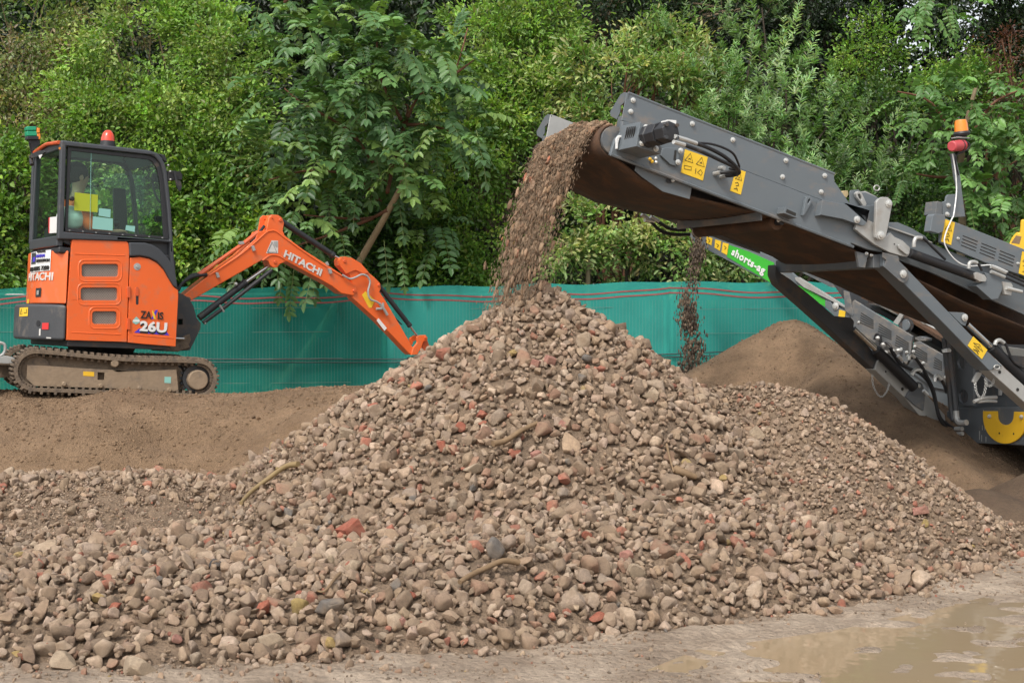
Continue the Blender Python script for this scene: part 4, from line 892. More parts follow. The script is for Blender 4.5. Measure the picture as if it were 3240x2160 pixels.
# ---------------- swing post, boom, arm, rams
yb = 0.60; BT = 0.17
BP = lambda name, mat, pts, y, th, parent=dig, bevel=0.008, holes=(): P_(name, mat, EX, 1, y, glist(g3, pts), th, parent, bevel, [glist(g3, h) for h in holes])
B3 = lambda y, *p: EX.W(EX.on(1, y, g3(*p)))
post = BP('swing_post', M['cdark'], [(48, 735), (110, 765), (150, 790), (190, 860), (215, 955), (250, 1000), (245, 1050), (205, 1130), (160, 1222), (70, 1228), (40, 1190), (20, 1000)], yb - 0.05, 0.28, holes=[[(62, 965), (100, 965), (100, 1012), (62, 1012)]])
BP('mount_bracket', M['mudrub'], [(0, 1165), (160, 1085), (170, 1140), (150, 1180), (165, 1200), (60, 1235), (-60, 1230)], yb - 0.10, 0.4, bevel=0.01)
MB().tube([B3(yb - 0.12, 30, 1125), B3(yb - 0.12, 110, 1128)], 0.014, smooth=False).build('swing_ram', M['steel'], dig)
boom = [(100, 790), (118, 758), (190, 700), (320, 600), (560, 432), (700, 300), (722, 240), (790, 232), (812, 130), (835, 102), (890, 105), (925, 130), (940, 170), (930, 235), (945, 275), (1100, 392), (1290, 512), (1430, 605), (1530, 692), (1546, 742), (1510, 772), (1410, 752), (1330, 690), (1250, 645), (960, 488), (905, 512), (882, 540), (850, 542), (822, 520), (808, 486), (758, 478), (170, 812), (140, 825)]
bm_ = BP('boom', M['orange'], boom, yb, BT, bevel=0.010)
bm_['label'] = 'bent orange boom with white lettering'
BP('lug', M['orange'], [(722, 245), (742, 130), (765, 108), (798, 114), (808, 140), (800, 200), (780, 260)], yb + 0.09, 0.02, bm_, 0.004)
mb = MB()
for L_ in ([(315, 606), (560, 445), (700, 330), (790, 250), (830, 236), (870, 240), (950, 300), (1100, 408), (1280, 528), (1420, 612)], [(760, 482), (810, 445), (850, 436), (900, 446), (950, 478)]): mb.tube([B3(yb - 0.002, *p) for p in L_], 0.008, n=8)
mb.split('flange', M['orange'], bm_)
mb = MB(); mb.tube([B3(yb + 0.02, *p) for p in ((230, 612), (420, 470), (600, 345), (722, 250))], 0.020, n=8); mb.tube([B3(yb + 0.07, *p) for p in ((215, 600), (420, 462), (600, 335), (716, 240))], 0.014, n=8); mb.split('hydraulic_pipe', M['orange_deep'], bm_)
mb = MB()
for k in range(4): mb.tube([B3(yb + 0.03 * k, *p) for p in ((60, 735 - 4 * k), (100, 668), (190, 615 - 6 * k), (300, 598))], 0.016, n=7)
mb.tube([B3(yb + 0.02, *p) for p in ((655, 325), (700, 290), (745, 235), (775, 195))], 0.016, n=7); mb.split('hose', M['black'], bm_)
lettering('HITACHI', B3(yb - 0.001, 930, 450), B3(yb - 0.001, 1236, 612), B3(yb - 0.001, 950, 392), M['pale'], bm_, fat=0.035)
BP('triangle_sticker', M['pale'], [(790, 420), (835, 315), (888, 318), (888, 422)], yb - 0.003, 0.002, bm_, 0)
BP('triangle_sticker', M['galv'], [(852, 325), (884, 322), (884, 375), (858, 360)], yb - 0.005, 0.001, bm_, 0)
mb = MB(); ringtube(mb, [B3(yb - 0.005, *p) for p in ((800, 413), (838, 328), (878, 413), (800, 413))], 0.003); mb.build('pictogram', M['cabgrey'], bm_)
mb = MB()
for p in ((687, 382), (391, 603), (1322, 570)): mb.prism(EX, 1, yb - 0.03, glist(g3, [(p[0] - 18, p[1] - 20), (p[0] + 4, p[1] - 24), (p[0] + 18, p[1] + 16), (p[0] - 4, p[1] + 22)]), 0.03)
mb.prism(EX, 1, yb, glist(g3, [(1282, 500), (1300, 490), (1314, 520), (1290, 522)]), 0.02); mb.prism(EX, 1, yb, glist(g3, [(565, 325), (605, 322), (612, 345), (570, 350)]), 0.03); mb.split('pipe_clamp', M['galv'], bm_, 0.003)
axy = EX.M.to_3x3() @ Vector((0, -1, 0))
def pin(p, r_, y, mat='orange_deep', parent=bm_, d=0.018): MB().lathe(B3(y + 0.005, *p), axy, [(0, r_), (d - 0.004, r_), (d, r_ * 0.8)], 12).build('pin', M[mat], parent)
for p in ((905, 148), (862, 495), (1515, 732)): pin(p, 0.019, yb)
pin((838, 130), 0.009, yb); pin((778, 137), 0.012, yb + 0.09); pin((140, 805), 0.030, yb, 'mudrub')
armp = [(1392, 480), (1408, 458), (1440, 448), (1500, 460), (1575, 505), (1640, 580), (1700, 632), (1736, 672), (1740, 712), (1728, 742), (1770, 800), (1880, 985), (2008, 1205), (2010, 1240), (1990, 1262), (1962, 1240), (1720, 985), (1505, 790), (1490, 740), (1510, 700), (1480, 600), (1435, 560), (1400, 520)]
arm = BP('dipper_arm', M['orange'], armp, yb + 0.015, 0.14, bevel=0.010)
BP('arm_plate', M['orange'], [(1392, 480), (1408, 458), (1440, 448), (1500, 460), (1575, 505), (1640, 580), (1600, 592), (1530, 560), (1450, 590), (1400, 520)], yb - 0.002, 0.016, arm, 0.003)
pin((1437, 487), 0.019, yb - 0.002, parent=arm); pin((1718, 685), 0.016, yb + 0.015, parent=arm)
BP('sticker', M['yellow'], [(1582, 765), (1610, 735), (1690, 810), (1662, 870), (1640, 872)], yb + 0.012, 0.002, arm, 0)
BP('sticker', M['white'], [(1702, 975), (1720, 958), (1788, 1040), (1768, 1062)], yb + 0.012, 0.002, arm, 0)
mb = MB(); mb.tube([B3(yb - 0.03, *p) for p in ((1420, 600), (1480, 632), (1530, 620), (1580, 597), (1625, 612), (1648, 660), (1632, 740), (1650, 800), (1700, 820), (1730, 840))], 0.011, n=8); mb.build('hose', M['galv'], arm)
mb = MB(); mb.tube([B3(yb - 0.02, *p) for p in ((1725, 835), (1765, 885), (1792, 932))], 0.016, smooth=False); mb.tube([B3(yb - 0.02, *p) for p in ((1700, 880), (1745, 880))], 0.014, smooth=False); mb.tube([B3(yb - 0.02, *p) for p in ((1755, 830), (1760, 880))], 0.012, smooth=False); mb.build('coupling', M['galv'], arm)
def ram(p0, p1, p2, rb, rr_, y, name='hydraulic_ram', mat='dark'):
    a, b, c_ = B3(y, *p0), B3(y, *p1), B3(y, *p2); mb = MB(); mb.cyl(a, b, rb); mb.cyl(b - (b - a).normalized() * 0.03, b + (b - a).normalized() * 0.008, rb * 1.12); o = mb.build(name, M[mat], dig, 0.004)
    MB().cyl(b, c_, rr_).build('ram_rod', M['steel'], o); return o
r1 = ram((235, 955), (618, 662), (850, 498), 0.036, 0.020, yb + 0.085)
MB().tube([B3(yb + 0.03, 270, 995), B3(yb + 0.03, 440, 870), B3(yb + 0.03, 835, 560)], 0.022, smooth=False).build('hose_guard', M['dark'], r1)
mb = MB(); mb.cyl(B3(yb + 0.02, 405, 850), B3(yb + 0.02, 440, 905), 0.012); mb.sphere(B3(yb + 0.03, 540, 675), 0.02, 8); mb.sphere(B3(yb + 0.02, 198, 942), 0.013, 8); mb.sphere(B3(yb + 0.02, 285, 1000), 0.013, 8); mb.split('clamp', M['galv'], r1)
ram((905, 150), (1345, 438), (1437, 487), 0.032, 0.014, yb + 0.075); ram((1722, 690), (1978, 1020), (2045, 1112), 0.027, 0.013, yb + 0.08)
mb = MB(); mb.tube([B3(yb + 0.05, *p) for p in ((1770, 860), (1860, 960), (1912, 1010))], 0.008, n=6); mb.build('hose', M['black'], arm)
BP('bucket_link', M['orange'], [(2035, 1110), (2062, 1098), (2110, 1096), (2126, 1118), (2122, 1145), (2090, 1150), (2075, 1200), (2040, 1260), (1990, 1262), (2005, 1205), (2040, 1160)], yb + 0.0, 0.03, dig, 0.006)
BP('bucket_link', M['orange'], [(1976, 1125), (2015, 1098), (2045, 1108), (2030, 1140), (2008, 1150), (2000, 1180), (1985, 1175)], yb + 0.13, 0.03, dig, 0.006)
BP('bucket_link', M['orange_deep'], [(2095, 1130), (2125, 1140), (2145, 1200), (2200, 1290), (2100, 1300), (2085, 1200)], yb + 0.04, 0.08, dig, 0.006)
pin((2104, 1120), 0.016, yb, parent=arm)
# bucket, sunk behind the rubble
mb = MB(); bk = [(2060, 1290), (2130, 1270), (2220, 1340), (2240, 1470), (2190, 1560), (2110, 1590), (2100, 1570), (2160, 1520), (2190, 1450), (2170, 1370), (2120, 1320), (2050, 1330)]
mb.prism(EX, 1, yb - 0.08, glist(g3, bk), 0.30); mb.build('bucket', M['cdark'], dig, 0.006)
# ------------------------------------------------------------------ tracked screening machine with two discharge conveyors
CA = Fr(Matrix.Translation((0.83, 10.5, 0)) @ Matrix.Rotation(R(25), 4, 'Z'))
CB = Fr(Matrix.Translation(at(2995, 1290, 14.2)) @ Matrix.Rotation(R(-51.5), 4, 'Z'))
scr = thing('screening_machine', 'dark grey tracked screening machine with raised discharge conveyors reaching in from the right', 'screener', Matrix.Translation((5.2, 12.4, 0)) @ Matrix.Rotation(R(25), 4, 'Z'))
def SP(name, mat, F, c, off, pts, th, parent, bevel=0, holes=(), label=None, ax=1):
    """outline surveyed on plane c, then moved by off along the plane's axis"""
    def mk(ps):
        a = [F.on(ax, c, p) for p in ps]; e0 = Vector((0, 0, 0)); e0[ax] = off; e1 = Vector((0, 0, 0)); e1[ax] = off + th
        return [F.W(p + e0) for p in a], [F.W(p + e1) for p in a]
    mb = MB(); A, B = mk(pts); mb.loft(A, B, [mk(h) for h in holes]); o = mb.build(name, M[mat] if isinstance(mat, str) else mat, parent, bevel)
    if label: o['label'] = label
    return o
G4 = lambda *p: glist(g4, p); G5 = lambda *p: glist(g5, p); G6 = lambda *p: glist(g6, p); G7 = lambda *p: glist(g7, p); G8 = lambda *p: glist(g8, p)
aW = lambda g, v, *p: CA.W(CA.on(1, v, g(*p))); bW = lambda g, v, *p: CB.W(CB.on(1, v, g(*p)))
nA = CA.M.to_3x3() @ Vector((0, -1, 0)); nB = CB.M.to_3x3() @ Vector((0, -1, 0)); nX = CA.M.to_3x3() @ Vector((-1, 0, 0))
WA = 1.27
def bolt(F, nrm, p, v, r_, parent, ax=1, name='bolt'):
    MB().lathe(F.W(F.on(ax, v, p)), nrm, [(-0.004, r_), (0.005, r_), (0.007, r_ * 0.72), (0.018, r_ * 0.62), (0.02, r_ * 0.4)], 10).build(name, M['bolt'], parent)
def sticker(F, v, pts, parent, kind=1, ax=1):
    st = SP('warning_sticker', 'yellow', F, v, -0.003, pts, 0.002, parent, ax=ax)
    A, B_, D = Vector(pts[0]), Vector(pts[1]), Vector(pts[3]); q_ = lambda u, w: F.W(F.on(ax, v - 0.004, tuple(A + (B_ - A) * u + (D - A) * w)))
    def tri(u0, u1, w0, w1):
        mb = MB(); mb.tube([q_(u0, w1), q_((u0 + u1) / 2, w0), q_(u1, w1), q_(u0, w1)], 0.0026, n=4, smooth=False); mb.build('pictogram', M['ink'], st)
        um = (u0 + u1) / 2; wm = (w0 + w1) / 2; mb = MB(); mb.tube([q_(um - 0.04, wm + 0.10), q_(um + 0.02, wm + 0.02), q_(um + 0.05, wm + 0.09)], 0.003, n=4, smooth=False); mb.build('pictogram', M['ink'], st)
    if kind == 2:
        tri(0.08, 0.44, 0.08, 0.44); tri(0.58, 0.94, 0.08, 0.44)
        mb = MB(); mb.tube([q_(0.1, 0.66), q_(0.4, 0.62), q_(0.42, 0.76), q_(0.12, 0.8), q_(0.1, 0.66)], 0.002, n=4, smooth=False); mb.build('pictogram', M['ink'], st)
        mb = MB(); mb.tube([q_(0.6, 0.62), q_(0.62, 0.84)], 0.003, n=4, smooth=False); mb.build('pictogram', M['ink'], st)
        mb = MB(); mb.tube([q_(0.7, 0.76), q_(0.8, 0.6), q_(0.9, 0.7), q_(0.86, 0.84), q_(0.7, 0.76)], 0.002, n=4, smooth=False); mb.build('pictogram', M['ink'], st)
    else:
        tri(0.2, 0.85, 0.12, 0.42)
        mb = MB(); mb.tube([q_(0.3, 0.60), q_(0.55, 0.55), q_(0.7, 0.66), q_(0.45, 0.72)], 0.003, n=4, smooth=False); mb.build('pictogram', M['ink'], st)
        mb = MB(); mb.tube([q_(0.35, 0.86), q_(0.6, 0.80), q_(0.72, 0.9)], 0.004, n=4, smooth=False); mb.build('pictogram', M['ink'], st)
    return st

# --- upper conveyor, outer section
chan = G4((1205, 392), (1260, 400)) + G5((1080, 125), (2000, 478)) + G6((420, 1165), (470, 1150), (690, 1130), (690, 1400)) + G7((1040, 290), (900, 262), (745, 205)) + G5((2352, 1005), (0, 128)) + G4((1340, 792), (1090, 705), (1135, 560), (1190, 500))
main = SP('conveyor_frame', 'cgrey', CA, 0, 0, chan, 0.035, scr, 0.006, label='near side channel of the upper conveyor with motor and stickers')
far = SP('conveyor_frame', 'cgrey2', CA, 0, WA, chan, 0.03, scr, 0.004)
topp = G4((1250, 132), (1262, 126)) + G5((2140, 178), (2147, 262)) + G6((425, 1163)) + G5((2000, 474), (1080, 121)) + G4((1262, 400), (1203, 386))
tp = SP('side_plate', 'cgrey', CA, 0, 0.008, topp, 0.012, main, 0.003)
SP('side_plate', 'galv', CA, 0, WA, topp, 0.012, far, 0.003, label='worn bare steel inner face of the far side plate')
mb = MB(); mb.tube([aW(g4, -0.004, 1095, 702), aW(g4, -0.004, 2340, 1178), aW(g5, -0.004, 2352, 1003)], 0.012, n=6, smooth=False); mb.build('bottom_flange', M['cgrey'], main)
mb = MB(); mb.tube([aW(g4, 0.012, 1258, 130), aW(g5, 0.012, 2140, 180)], 0.010, n=6, smooth=False); mb.build('top_flange', M['cgrey'], tp)
ux = CA.on(1, 0, g4(1255, 135)).x
for off, par in ((0, main), (WA, far)):
    def EF(name, pts, mat='cgrey', th=0.008, xo=0.0):
        a = [CA.on(0, ux + xo, g4(*p)) for p in pts]; mb = MB(); e = Vector((th, 0, 0)); o_ = Vector((0, off if off == 0 else off - 0.0, 0))
        mb.loft([CA.W(p + o_) for p in a], [CA.W(p + o_ + e) for p in a]); return mb.build(name, M[mat], par, 0.002)
    EF('end_flange', [(1257, 130), (1215, 125), (1182, 148), (1088, 305), (1092, 345), (1150, 378), (1178, 320), (1182, 255), (1205, 235), (1252, 180)])
    EF('end_tab', [(1207, 343), (1165, 350), (1140, 465), (1150, 490), (1188, 498), (1205, 400)], xo=-0.03)
    EF('end_tab', [(1140, 560), (1122, 572), (1083, 705), (1128, 692), (1150, 600)], xo=-0.05)
for k in range(2):
    pass
for p in ((1302, 200), (1280, 305), (1853, 418), (2230, 568)): bolt(CA, nA, g4(*p), 0.006, 0.021, tp)
for p in ((1590, 30), (1552, 213), (2028, 200), (1987, 383)): bolt(CA, nA, g5(*p), 0.006, 0.021, tp)
for p in ((1408, 828), (1768, 962)): bolt(CA, nA, g4(*p), 0.02, 0.012, main)
# belt: head drum, carrying run, sagging return run
dc = CA.on(1, 0.1, g4(1108, 578)); DR = 0.118
dr_ = MB().cyl(CA.W((dc.x, 0.06, dc.z)), CA.W((dc.x, WA - 0.04, dc.z)), DR - 0.012, n=28).build('head_drum', M['cgrey2'], scr)
bl = [CA.on(1, 0.1, p) for p in G4((1215, 802), (1370, 925), (1600, 1040), (1900, 1115), (2340, 1215)) + G5((1230, 592), (1500, 690), (1700, 760), (2352, 1045)) + G7((850, 330), (1300, 520), (1800, 760), (2352, 985), (2700, 1130))]
loop = []
top_end = CA.on(1, 0.1, g7(2700, 700))
for k in range(15): a = math.pi / 2 + math.radians(12) + (math.pi * 0.92) * k / 14; loop.append((dc.x + DR * math.cos(a - 0.0), dc.z + DR * math.sin(a)))
dirt = (top_end - dc).normalized(); tpt = (top_end.x, top_end.z + 0.0)
outer = [tpt] + loop + [(p.x, p.z) for p in bl]
def offs(L_, d):
    o = []
    for i, (x, z) in enumerate(L_):
        a = L_[max(i - 1, 0)]; b = L_[min(i + 1, len(L_) - 1)]; tx, tz = b[0] - a[0], b[1] - a[1]; l = math.hypot(tx, tz); o.append((x - tz / l * d, z + tx / l * d))
    return o
inner = offs(outer, 0.014)
mb = MB(); n = len(outer); v0, v1 = 0.085, WA - 0.06
vs = []; fs = []
NV = 8
for j in range(NV + 1):
    v = v0 + (v1 - v0) * j / NV; s_ = -0.018 * math.sin(math.pi * j / NV)
    for i, (x, z) in enumerate(outer): vs.append(CA.W((x, v, z + (s_ if i > 17 else 0))))
for j in range(NV):
    for i in range(n - 1): fs.append([j * n + i, j * n + i + 1, (j + 1) * n + i + 1, (j + 1) * n + i])
mb.add(vs, fs); be_ = mb.build('belt', M['belt'], scr, ang=50)
be_['label'] = 'rust stained rubber belt sagging under the upper conveyor'
sl = be_.modifiers.new('thick', 'SOLIDIFY'); sl.thickness = 0.014; sl.offset = 0
mb = MB()
for k in range(7):      # scuffed seams along the return run
    v = 0.25 + 0.13 * k; mb.tube([CA.W(Vector((bl[i].x + 0.05, v + 0.01 * math.sin(i), bl[i].z - 0.012 - 0.016 * math.sin(math.pi * (v - v0) / (v1 - v0))))) for i in range(1 + k % 3, 9)], 0.004, n=4)
mb.split('belt_seam', M['dark'], be_)
# gap skirt and angled guard
SP('guard_plate', 'cgrey', CA, 0, 0.03, G4((1350, 800), (1872, 992), (1850, 1115), (1600, 1045), (1400, 905), (1338, 850)), 0.006, main, 0.002)
SP('roller_end', 'dark', CA, 0, 0.02, [g4(1660 + 36 * math.cos(a), 940 + 28 * math.sin(a)) for a in np.linspace(0, 2 * math.pi, 14, endpoint=False)], 0.004, main); bolt(CA, nA, g4(1672, 944), 0.015, 0.014, main)
# motor gearbox housing
SP('inner_plate', 'belt', CA, 0.1, 0.35, G7((700, 60), (1110, 250), (2352, 620), (2720, 800), (2720, 1120), (2352, 975), (1800, 750), (1300, 515), (850, 325)), 0.02, scr)
bx = G4((1370, 395), (1432, 452), (1572, 640), (1560, 702), (1330, 628))
gb = SP('motor_housing', 'cgrey', CA, -0.28, 0, bx, 0.28, main, 0.004)
for k in range(5):
    a = [CA.on(0, CA.on(1, -0.28, g4(1350, 510)).x - 0.004, g4(1215 + 18 * k + x, y)) for x, y in ((28, 452 - 3 * k), (36, 450 - 3 * k), (6, 606), (-2, 606))]
    mb = MB(); mb.loft([CA.W(p) for p in a], [CA.W(p + Vector((0.004, 0, 0))) for p in a]); mb.build('vent_slot', M['ink'], gb)
mo = CA.on(1, -0.28, g4(1445, 535)); P0 = CA.W(mo); ax_ = nA
MB().lathe(P0, ax_, [(0, 0.085), (0.05, 0.085), (0.06, 0.075), (0.13, 0.078), (0.135, 0.085), (0.19, 0.085)], 8).build('hydraulic_motor', M['dark'], gb, 0.006)
MB().lathe(P0 + ax_ * 0.19, ax_, [(0, 0.078), (0.12, 0.078), (0.125, 0.06)], 6).build('hydraulic_motor', M['dark'], gb, 0.01)
for a in range(4):
    t_ = CA.M.to_3x3() @ Vector((math.cos(a * 1.57 + 0.78), 0, math.sin(a * 1.57 + 0.78))); MB().cyl(P0 + ax_ * 0.30 + t_ * 0.062, P0 + ax_ * 0.33 + t_ * 0.062, 0.014, n=8).build('bolt', M['cdark'], gb)
MB().box(Fr(Matrix.Translation(P0 + ax_ * 0.25) @ CA.M.to_3x3().to_4x4()), (-0.02, -0.05, 0.055), (0.05, 0.04, 0.082)).build('rating_plate', M['white'], gb)
for p, v in (((1422, 450), -0.285), ((1385, 598), -0.285), ((1515, 650), -0.285), ((1745, 668), -0.03), ((1720, 775), -0.03)): bolt(CA, nA, g4(*p), v, 0.022, gb)
SP('motor_bracket', 'cgrey', CA, -0.02, 0, G4((1600, 640), (1720, 640), (1735, 700), (1718, 815), (1650, 795), (1560, 710), (1575, 650)), 0.02, main, 0.004)
SP('slot', 'ink', CA, -0.024, 0, G4((1692, 662), (1708, 662), (1700, 755), (1680, 750)), 0.004, main)
for i, p in enumerate(((1460, 745), (1515, 740), (1480, 768), (1518, 775))): MB().sphere(aW(g4, -0.02, *p), 0.014, 8).build('grease_nipple', M['bolt'] if i % 2 else M['ypaint'], main)
SP('seal_ring', 'white', CA, 0.0, -0.03, G4((1128, 560), (1150, 530), (1190, 528), (1196, 545), (1160, 552), (1148, 600), (1145, 655), (1128, 655)), 0.02, main, 0.004)
# hoses from the motor
def hose(pts, r_, parent, mat='black', name='hose'): return MB().tube(pts, r_, n=8).build(name, M[mat], parent)
for L_, z_ in (([(1690, 535, -0.6), (1800, 568, -0.55), (1890, 600, -0.5)], 0), ([(1680, 585, -0.62), (1780, 615, -0.58)], 0)):
    mb = MB(); mb.tube([aW(g4, v, x, y) for x, y, v in L_], 0.016, n=8, smooth=False); mb.build('hose_fitting', M['bolt'], gb)
hose([aW(g4, v, x, y) for x, y, v in ((1890, 600, -0.5), (2010, 645, -0.45), (2150, 720, -0.4), (2255, 810, -0.32), (2290, 870, -0.25), (2240, 895, -0.12), (2160, 902, -0.05))], 0.0145, main)
hose([aW(g4, v, x, y) for x, y, v in ((1780, 615, -0.58), (1950, 680, -0.5), (2110, 755, -0.42), (2235, 815, -0.32), (2285, 855, -0.24), (2210, 865, -0.12), (2110, 872, -0.05))], 0.0145, main)
hose([aW(g4, v, x, y) for x, y, v in ((1890, 595, -0.5), (2010, 602, -0.45), (2130, 635, -0.4), (2230, 690, -0.36), (2275, 770, -0.3), (2285, 830, -0.25), (2200, 835, -0.1))], 0.009, main)
for p0, p1 in (((2055, 882), (2112, 870)), ((2120, 912), (2170, 900)), ((2105, 830), (2150, 828))): MB().tube([aW(g4, 0.0, *p0), aW(g4, -0.06, *p1)], 0.017, smooth=False).build('hose_fitting', M['galv'], main)
sticker(CA, -0.001, G4((1785, 655), (1996, 728), (1950, 946), (1745, 870)), main, 2)
sticker(CA, -0.001, G5((1030, 122), (1137, 155), (1082, 415), (960, 370)), main, 1)
# lifting lug, step bracket, return-roller and its guard
SP('lifting_lug', 'cgrey', CA, 0, -0.03, G5((1800, 438), (1850, 440), (1867, 470), (1860, 500), (1775, 648), (1755, 652), (1765, 600), (1785, 490)), 0.03, main, 0.004, [G5((1822, 470), (1835, 462), (1842, 480), (1815, 525), (1810, 500))])
SP('step_bracket', 'cgrey', CA, 0, -0.10, G5((1500, 560), (1640, 625), (1632, 690), (1485, 632)), 0.10, main, 0.003)
SP('step_bracket', 'ink', CA, 0, -0.102, G5((1515, 585), (1618, 632), (1612, 665), (1505, 622)), 0.004, main)
SP('elbow_bracket', 'cgrey', CA, 0, -0.07, G5((1945, 480), (2200, 530), (2352, 565)) + G6((285, 1128), (455, 1245), (512, 1262), (518, 1340), (480, 1375), (440, 1368), (255, 1302), (0, 1252)) + G5((1912, 655)), 0.07, main, 0.006)
bolt(CA, nA, g6(468, 1300), -0.075, 0.030, main)
rg = CA.on(1, 0.1, g5(1480, 725)); ra = CA.W((rg.x, 0.09, rg.z)); rb_ = CA.W((rg.x, WA - 0.05, rg.z))
MB().cyl(ra, rb_, 0.062, n=16).build('return_roller', M['belt'], scr); MB().cyl(CA.W((rg.x, 0.02, rg.z)), ra, 0.025, n=10).build('roller_shaft', M['dark'], scr)
bolt(CA, nA, g5(1510, 700), 0.03, 0.018, main)
gg = CA.on(1, 0.03, g5(1310, 600)); MB().box(CA, (gg.x, 0.03, gg.z - 0.072), (gg.x + 0.012, WA, gg.z)).build('roller_guard', M['cgrey2'], scr, 0.002)
MB().box(CA, (gg.x, 0.03, gg.z - 0.002), (gg.x + 0.14, WA, gg.z + 0.006)).build('roller_guard', M['cgrey2'], scr, 0.002)
# far-side hoses seen under the belt
for L_ in ([(1400, 1270), (1470, 1330), (1560, 1410), (1680, 1445), (1830, 1445)], [(1480, 1290), (1570, 1350), (1660, 1395), (1790, 1405)]):
    hose([aW(g4, 1.34, *p) for p in L_], 0.015, far)
for L_ in ([(1385, 1255), (1440, 1300)], [(1465, 1280), (1540, 1325)], [(1410, 1310), (1495, 1325)]): MB().tube([aW(g4, 1.34, *p) for p in L_], 0.019, smooth=False).build('hose_fitting', M['bolt'], far)
# fold hinge
SP('hinge_plate', 'cgrey', CA, 0, 0.036, G6((422, 985), (435, 965), (520, 958), (560, 990), (600, 990), (745, 1050), (700, 1345), (420, 1330)), 0.012, main, 0.003)
SP('hinge_lug', 'galv', CA, 0, 0.0, G6((455, 1005), (480, 978), (520, 990), (548, 1050), (580, 1120), (568, 1150), (540, 1145), (500, 1085), (465, 1045)), 0.03, main, 0.004, [G6((480, 1015), (505, 1010), (525, 1055), (520, 1080), (495, 1060))])
mb = MB(); mb.tube([aW(g6, 0.06, 690 + 32 * math.cos(a), 945 + 30 * math.sin(a)) for a in np.linspace(0, 2 * math.pi, 13)], 0.006, n=6, smooth=False); mb.build('lifting_ring', M['galv'], main)
SP('latch', 'galv', CA, 0, 0.08, G6((588, 975), (640, 968), (740, 1020), (765, 1030), (762, 1045), (650, 995), (600, 1000)), 0.05, main, 0.003)
SP('worn_cap', 'palewood', CA, 0, 0.06, G6((338, 1000), (375, 968), (420, 965), (430, 1010), (405, 1050)), 0.2, main, 0.004)
SP('link_arm', 'galv', CA, -0.10, 0, G6((690, 1100), (715, 1065), (760, 1045), (820, 1048), (862, 1085), (868, 1130), (812, 1430), (795, 1500), (760, 1535), (715, 1535), (680, 1500), (675, 1440)), 0.03, main, 0.006)
bolt(CA, nA, g6(828, 1120), -0.105, 0.032, main); bolt(CA, nA, g6(738, 1478), -0.105, 0.036, main)
SP('link_arm', 'galv', CA, -0.05, 0, G7((785, 75), (800, 0), (870, -25), (975, 20), (985, 150), (1060, 150), (1110, 105), (1150, 145), (1225, 180), (1290, 240), (1302, 290), (1272, 330), (1230, 328), (1100, 290), (960, 215), (850, 130)), 0.035, main, 0.005)
SP('link_arm', 'galv', CA, -0.075, 0, G7((1180, 222), (1200, 212), (1285, 280), (1292, 300), (1270, 312), (1255, 308), (1190, 255)), 0.02, main, 0.006)
SP('pin_hole', 'ink', CA, -0.053, 0, [g7(1148 + 6 * math.cos(a), 212 + 7 * math.sin(a)) for a in np.linspace(0, 6.28, 8, endpoint=False)], 0.002, main)

# --- inner section of the upper conveyor
low = G7((1092, 58), (1100, 10), (1180, 10), (1300, 60), (1440, 140), (1480, 200), (1620, 260), (2352, 540), (2720, 690), (2720, 1010), (2352, 868), (2060, 735), (1500, 480), (1110, 330), (1080, 250))
lowf = SP('conveyor_frame', 'cgrey', CA, 0.03, 0, low, 0.03, scr, 0.005, label='near side channel of the inner conveyor section behind the black ram')
SP('conveyor_frame', 'cgrey2', CA, 0.03, WA - 0.05, low, 0.03, scr)
pan = G6((1415, 1280), (1430, 1268)) + G7((2352, 258), (2720, 400), (2720, 640), (2352, 512), (1980, 380), (1700, 262), (1572, 196), (1585, 60))
pn = SP('vented_panel', 'cgrey', CA, -0.02, 0, pan, 0.03, scr, 0.006)
for s0 in ((1785, 130), (1958, 200), (2130, 270), (2410, 380)):
    for k in range(4):
        x, y = s0[0] - 6 * k, s0[1] + 29 * k; SP('vent_slot', 'ink', CA, -0.0225, 0, G7((x, y), (x + 138, y + 55), (x + 138, y + 63), (x, y + 8)), 0.003, pn)
bolt(CA, nA, g7(1735, 160), -0.022, 0.013, pn); bolt(CA, nA, g7(2292, 392), -0.022, 0.013, pn)
sticker(CA, -0.022, G7((1610, -20), (1708, 12), (1672, 222), (1580, 188)), pn, 1); sticker(CA, -0.022, G7((2335, 280), (2430, 315), (2395, 520), (2300, 484)), pn, 1)
SP('panel_bracket', 'cgrey', CA, 0, -0.06, G6((1265, 1262), (1290, 1240), (1405, 1248), (1412, 1290), (1385, 1440), (1335, 1462), (1238, 1435)), 0.08, lowf, 0.005)
SP('panel_bracket', 'cgrey2', CA, 0.03, 0, G6((1372, 1092), (1430, 1102), (1428, 1275), (1352, 1240)), 0.14, lowf, 0.004)
SP('rail_top', 'galv', CA, 0.0, 0.0, G7((1092, 45), (1420, 160), (1500, 195), (1500, 203), (1420, 172), (1092, 60)), 0.03, lowf)
# beacon mast
mast = SP('beacon_mast', 'cgrey', CA, 0.05, 0, G6((1478, 1040), (1500, 1018), (1608, 1010), (1592, 900), (1570, 820), (1535, 560), (1575, 550), (1610, 700), (1638, 825), (1650, 950), (1692, 1268), (1480, 1278), (1432, 1240), (1434, 1102), (1470, 1090)), 0.02, scr, 0.004)
bolt(CA, nA, g6(1497, 1140), 0.045, 0.02, mast); bolt(CA, nA, g6(1483, 1240), 0.045, 0.02, mast)
bp0 = CA.on(1, 0.05, g6(1652, 372)); up = CA.M.to_3x3() @ Vector((-0.10, 0, 1)).normalized()
bb = MB().lathe(CA.W(bp0), up, [(0, 0.03), (0.012, 0.062), (0.03, 0.072), (0.048, 0.062)], 18).build('beacon_base', M['dark'], scr); MB().lathe(CA.W(bp0) + up * 0.047, up, [(0, 0.058), (0.07, 0.053), (0.095, 0.046), (0.10, 0.03)], 18).build('beacon_lens', M['amber'], bb)
